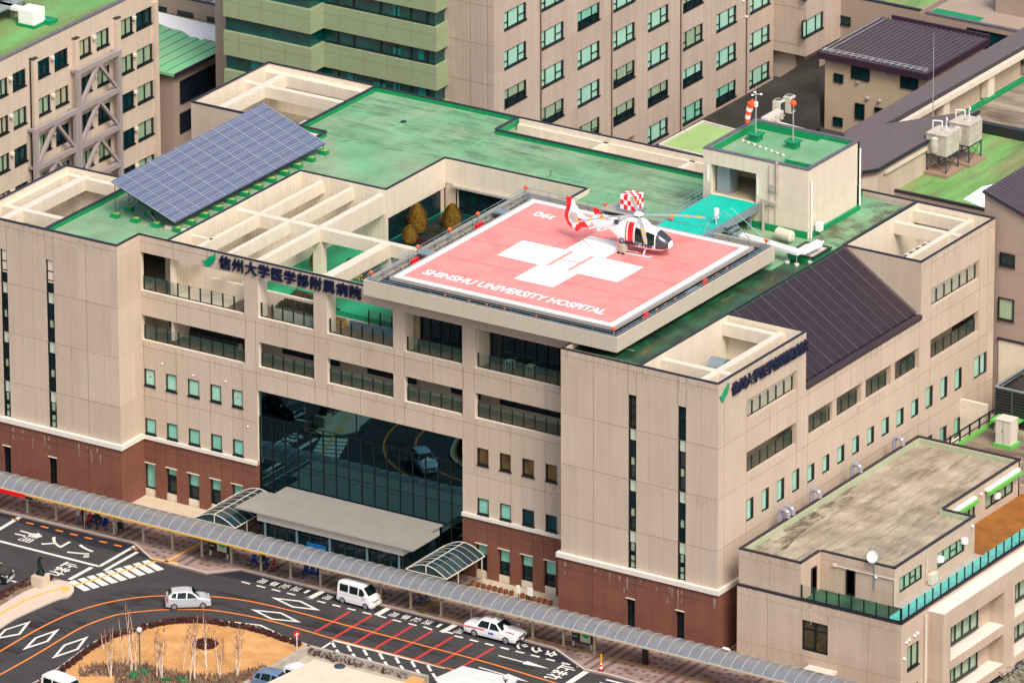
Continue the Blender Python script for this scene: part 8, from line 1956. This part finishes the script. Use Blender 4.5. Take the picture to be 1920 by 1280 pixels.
# ================================================================== ROOF GARDEN
def conifer(x, y, z, r, h, label):
    t = thing('conifer', label, 'conifer', (x, y, z), 'conifers in the roof garden'); mb = MB(); mb.tube((x, y, z), (x, y, z+h*.3), .06, 6); mb.build('trunk', mat('dark_trunk', (.05, .03, .02), .9), t)
    mb = MB(); rd = random.Random(int(x*10)); 
    for _ in range(2200):
        u = rd.random(); zz = h*(.08+.92*u); prof = math.sin(math.pi*min(1, (u*.86+.14)))**.62; R = r*prof*rd.uniform(.72, 1.14); a = rd.uniform(0, 6.28)
        c = Vector((x+R*math.cos(a), y+R*math.sin(a), z+zz)); out = Vector((math.cos(a), math.sin(a), .4)).normalized(); up = Vector((rd.uniform(-.3, .3), rd.uniform(-.3, .3), 1)).normalized(); sd_ = out.cross(up).normalized()*.07
        mb.face([c-sd_, c+sd_, c+up*rd.uniform(.14, .24)+out*.05], 0)
    for k in range(10):
        pass
    rings = []
    for k in range(9):
        u = k/8; R = r*.74*max(.02, math.sin(math.pi*min(1, (u*.86+.14)))**.62); rings.append([(x+R*math.cos(2*math.pi*j/12), y+R*math.sin(2*math.pi*j/12), z+h*(.08+.9*u)) for j in range(12)])
    mb.loft(rings); mb.build('foliage', CONIF, t)
for u, v, r, h, lab in ((783, 438, .72, 2.4, 'tallest golden cone shaped conifer in the courtyard, left of the other tall one'), (848, 434, .70, 2.2, 'tall golden cone shaped conifer in the courtyard, nearest the helipad corner'), (769, 457, .55, 1.4, 'short golden conifer in the courtyard, in front of the two tall ones')):
    x, y = GZ(u, v, 17.05); conifer(x, y, 17.0, r, h, lab)
x, y = GZ(591, 502, 17.2); conifer(x, y, 17.0, .36, 1.3, 'small dark round topped conifer beside the courtyard column')
def shrub(u, v, rx, ry, rz, label, m=SHRUBD, n=500, z=17.0, s=.1):
    x, y = GZ(u, v, z+.1); mb = MB(); leafy(mb, x, y, z+rz*.6, rx, ry, rz, n, s, 0, .2); tag(mb.build('shrub', m, None, loc=(x, y, z)), label, 'shrub', 'shrubs in the roof garden'); return x, y
shrub(812, 437, 1.6, .9, .5, 'dark spreading shrub between the two tall conifers'); shrub(842, 418, 1.2, .9, .45, 'dark shrub behind the conifer nearest the helipad'); shrub(800, 455, 1.5, .6, .3, 'maroon low planting in front of the conifers', HEDGE, 400)
shrub(668, 500, 1.0, .7, .5, 'dark bush under the beam left of the helipad corner', SHRUBD, 500); shrub(660, 518, 1.3, .5, .3, 'pale yellow flowering shrubs beside the helipad corner', mat('pale_flowers', (.50, .42, .12), .9, var=.5, vscale=5), 300)
x, y = GZ(575, 560, 17.6); t = thing('roof_planter', 'long brown planted bed with pale parapet on the roof terrace behind the sign', 'planter', (x, y, 16.6))
Q = [GZ(*p, 17.55) for p in ((514, 574), (556, 541), (620, 556), (625, 575), (588, 592))]
mb = MB(); mb.prism(Q, 16.5, 17.4); mb.build('planter_wall', CONC, t); mb = MB(); mb.prism([(p[0]*.98+x*.02, p[1]*.98+y*.02) for p in Q], 17.38, 17.5); rnd = random.Random(2)
for _ in range(1600):
    a, b = rnd.random(), rnd.random(); q = Vector(Q[0])*(1-a)*(1-b)+Vector(Q[1])*(1-a)*b+Vector(Q[3])*a*b*.98+Vector(Q[4])*a*(1-b)
    leafy(mb, q.x, q.y, 17.52, .05, .05, .06, 1, .1)
mb.build('planting', SHRUBD, t)
Q = [GZ(*p, 17.0) for p in ((620, 578), (640, 560), (700, 572), (690, 590), (735, 600), (735, 612), (640, 600))]
mb = MB(); mb.prism(Q[:4], 16.56, 16.95); tag(mb.build('snow_bed', mat('old_snow', (.72, .72, .70), .9, var=.12, vscale=3), None, loc=(*Q[0], 16.56)), 'bed with remains of old snow on the roof terrace beside the helipad', 'snow')
x, y = GZ(634, 606, 16.8)
t = thing('seat_stack', 'low stack of yellow edged brown benches on the roof terrace', 'bench stack', (x, y, 16.6))
for i in range(3): mb = MB(); mb.box(x-1.0, x+.6, y-.3, y+.5, 16.6+i*.18, 16.68+i*.18, 0); mb.box(x-.9, x+.5, y-.2, y+.4, 16.68+i*.18, 16.78+i*.18, 1); mb.build('bench_slab', [mat('bench_yellow', (.62, .38, .03), .7), FLOORB], t)
mb = MB(); a0 = GZ(655, 605, 17.0); mb.box(a0[0], -30.8, a0[1], a0[1]+.12, 16.6, 17.2); tag(mb.build('terrace_step', mat('blue_grey_step', (.12, .19, .22), .6), None, loc=(*a0, 16.6)), 'blue grey step edge across the roof terrace left of the glazed front', 'step')
mb = MB(); a0 = GZ(648, 588, 17.2)
for i in range(5): mb.box(-35.0+i*1.05-.04, -35.0+i*1.05+.04, 6.3, 6.38, 16.6, 17.9)
f = tag(mb.build('terrace_railing', BLACK, None, loc=(-33, 6.3, 16.6)), 'inner glass railing with black posts round the bed on the roof terrace', 'railing'); mb = MB(); mb.box(-35, -30.8, 6.33, 6.35, 16.65, 17.85); mb.build('glass_panel', RAILG, f)
# diners and tables behind the glass of the fifth floor are only hinted: pale tables
for i, (x, lab) in enumerate(((-21.2, 'left white table behind the glazed terrace front'), (-19.3, 'right white table behind the glazed terrace front'))):
    t = thing('table', lab, 'table', (x, 4.7, 16.55)); mb = MB(); mb.box(x-.3, x+.3, 4.45, 4.95, 17.2, 17.24); mb.build('tabletop', MINTL, t)
    for sx_ in (-.27, .27):
        for sy_ in (4.48, 4.92): mb = MB(); mb.box(x+sx_-.02, x+sx_+.02, sy_-.02, sy_+.02, 16.55, 17.2); mb.build('leg', MINTL, t)
mb = MB()
for x in (-53.0, -49.8, -41.2, -33, -26, -17): mb.lathe((x, 4.2, 16.56), [(.12, 0), (.12, .05), (.03, .3)], 8)
# ================================================================== BIRCHES
def birch(u, v, stems, label, h=4.6, seed=1):
    rd = random.Random(seed); x, y = GZ(u, v, RD+.12); t = thing('birch_tree', label, 'birch', (x, y, RD+.1), 'bare birches on the straw lawn')
    tw = MB()
    for k in range(stems):
        a = rd.uniform(0, 6.28); lean = rd.uniform(.02, .16); hh = h*rd.uniform(.72, 1.1); bx, by = x+rd.uniform(-.3, .3), y+rd.uniform(-.3, .3); P = []
        for i in range(8):
            s = i/7; P.append(Vector((bx+math.cos(a)*lean*hh*s+rd.uniform(-.05, .05), by+math.sin(a)*lean*hh*s+rd.uniform(-.05, .05), RD+.1+hh*s)))
        mb = MB()
        for i in range(7): r0 = .036*(1-i/7)**.8+.006; r1 = .036*(1-(i+1)/7)**.8+.006; mb.tube(P[i], P[i+1], r0, 6, r1)
        mb.build('trunk', BIRCH, t)
        for i in range(2, 8):
            for q in range(4 if i > 3 else 1):
                b_ = P[i-1].lerp(P[i], rd.random()); aa = rd.uniform(0, 6.28); L = rd.uniform(.4, 1.1)*(1.15-i/9); e = b_+Vector((math.cos(aa)*L*.55, math.sin(aa)*L*.55, L*.8)); tw.tube(b_, e, .011, 3, .005, caps=False)
                for _ in range(4): m_ = b_.lerp(e, rd.uniform(.3, 1)); tw.tube(m_, m_+Vector((rd.uniform(-.2, .2), rd.uniform(-.2, .2), rd.uniform(.1, .35))), .006, 3, .003, caps=False)
    tw.build('crown', TWIG, t)
bl = [(206, 1267, 3, 'leftmost bare birch clump on the lawn', 3.9), (249, 1262, 4, 'bare birch clump left of the lamp post, several white trunks', 5.0), (240, 1240, 2, 'slim birch pair behind the clump left of the lamp', 3.6), (302, 1274, 4, 'bare birch clump just right of the lamp post', 4.0), (340, 1250, 1, 'single slim birch trunk left of the round bed', 3.2), (363, 1277, 4, 'dense birch clump below the round dark bed', 4.9), (389, 1252, 2, 'birch pair standing against the round dark bed', 4.4), (413, 1274, 3, 'birch clump right of the round bed with splayed trunks', 3.6), (446, 1262, 3, 'birch clump farthest right on the lawn', 4.4), (195, 1215, 1, 'thin lone birch stem near the left curve of the hedge', 1.6)]
for i, (u, v, n, lab, h) in enumerate(bl): birch(u, v, n, lab, h, 10+i)
print('OBJECTS', len(bpy.data.objects))
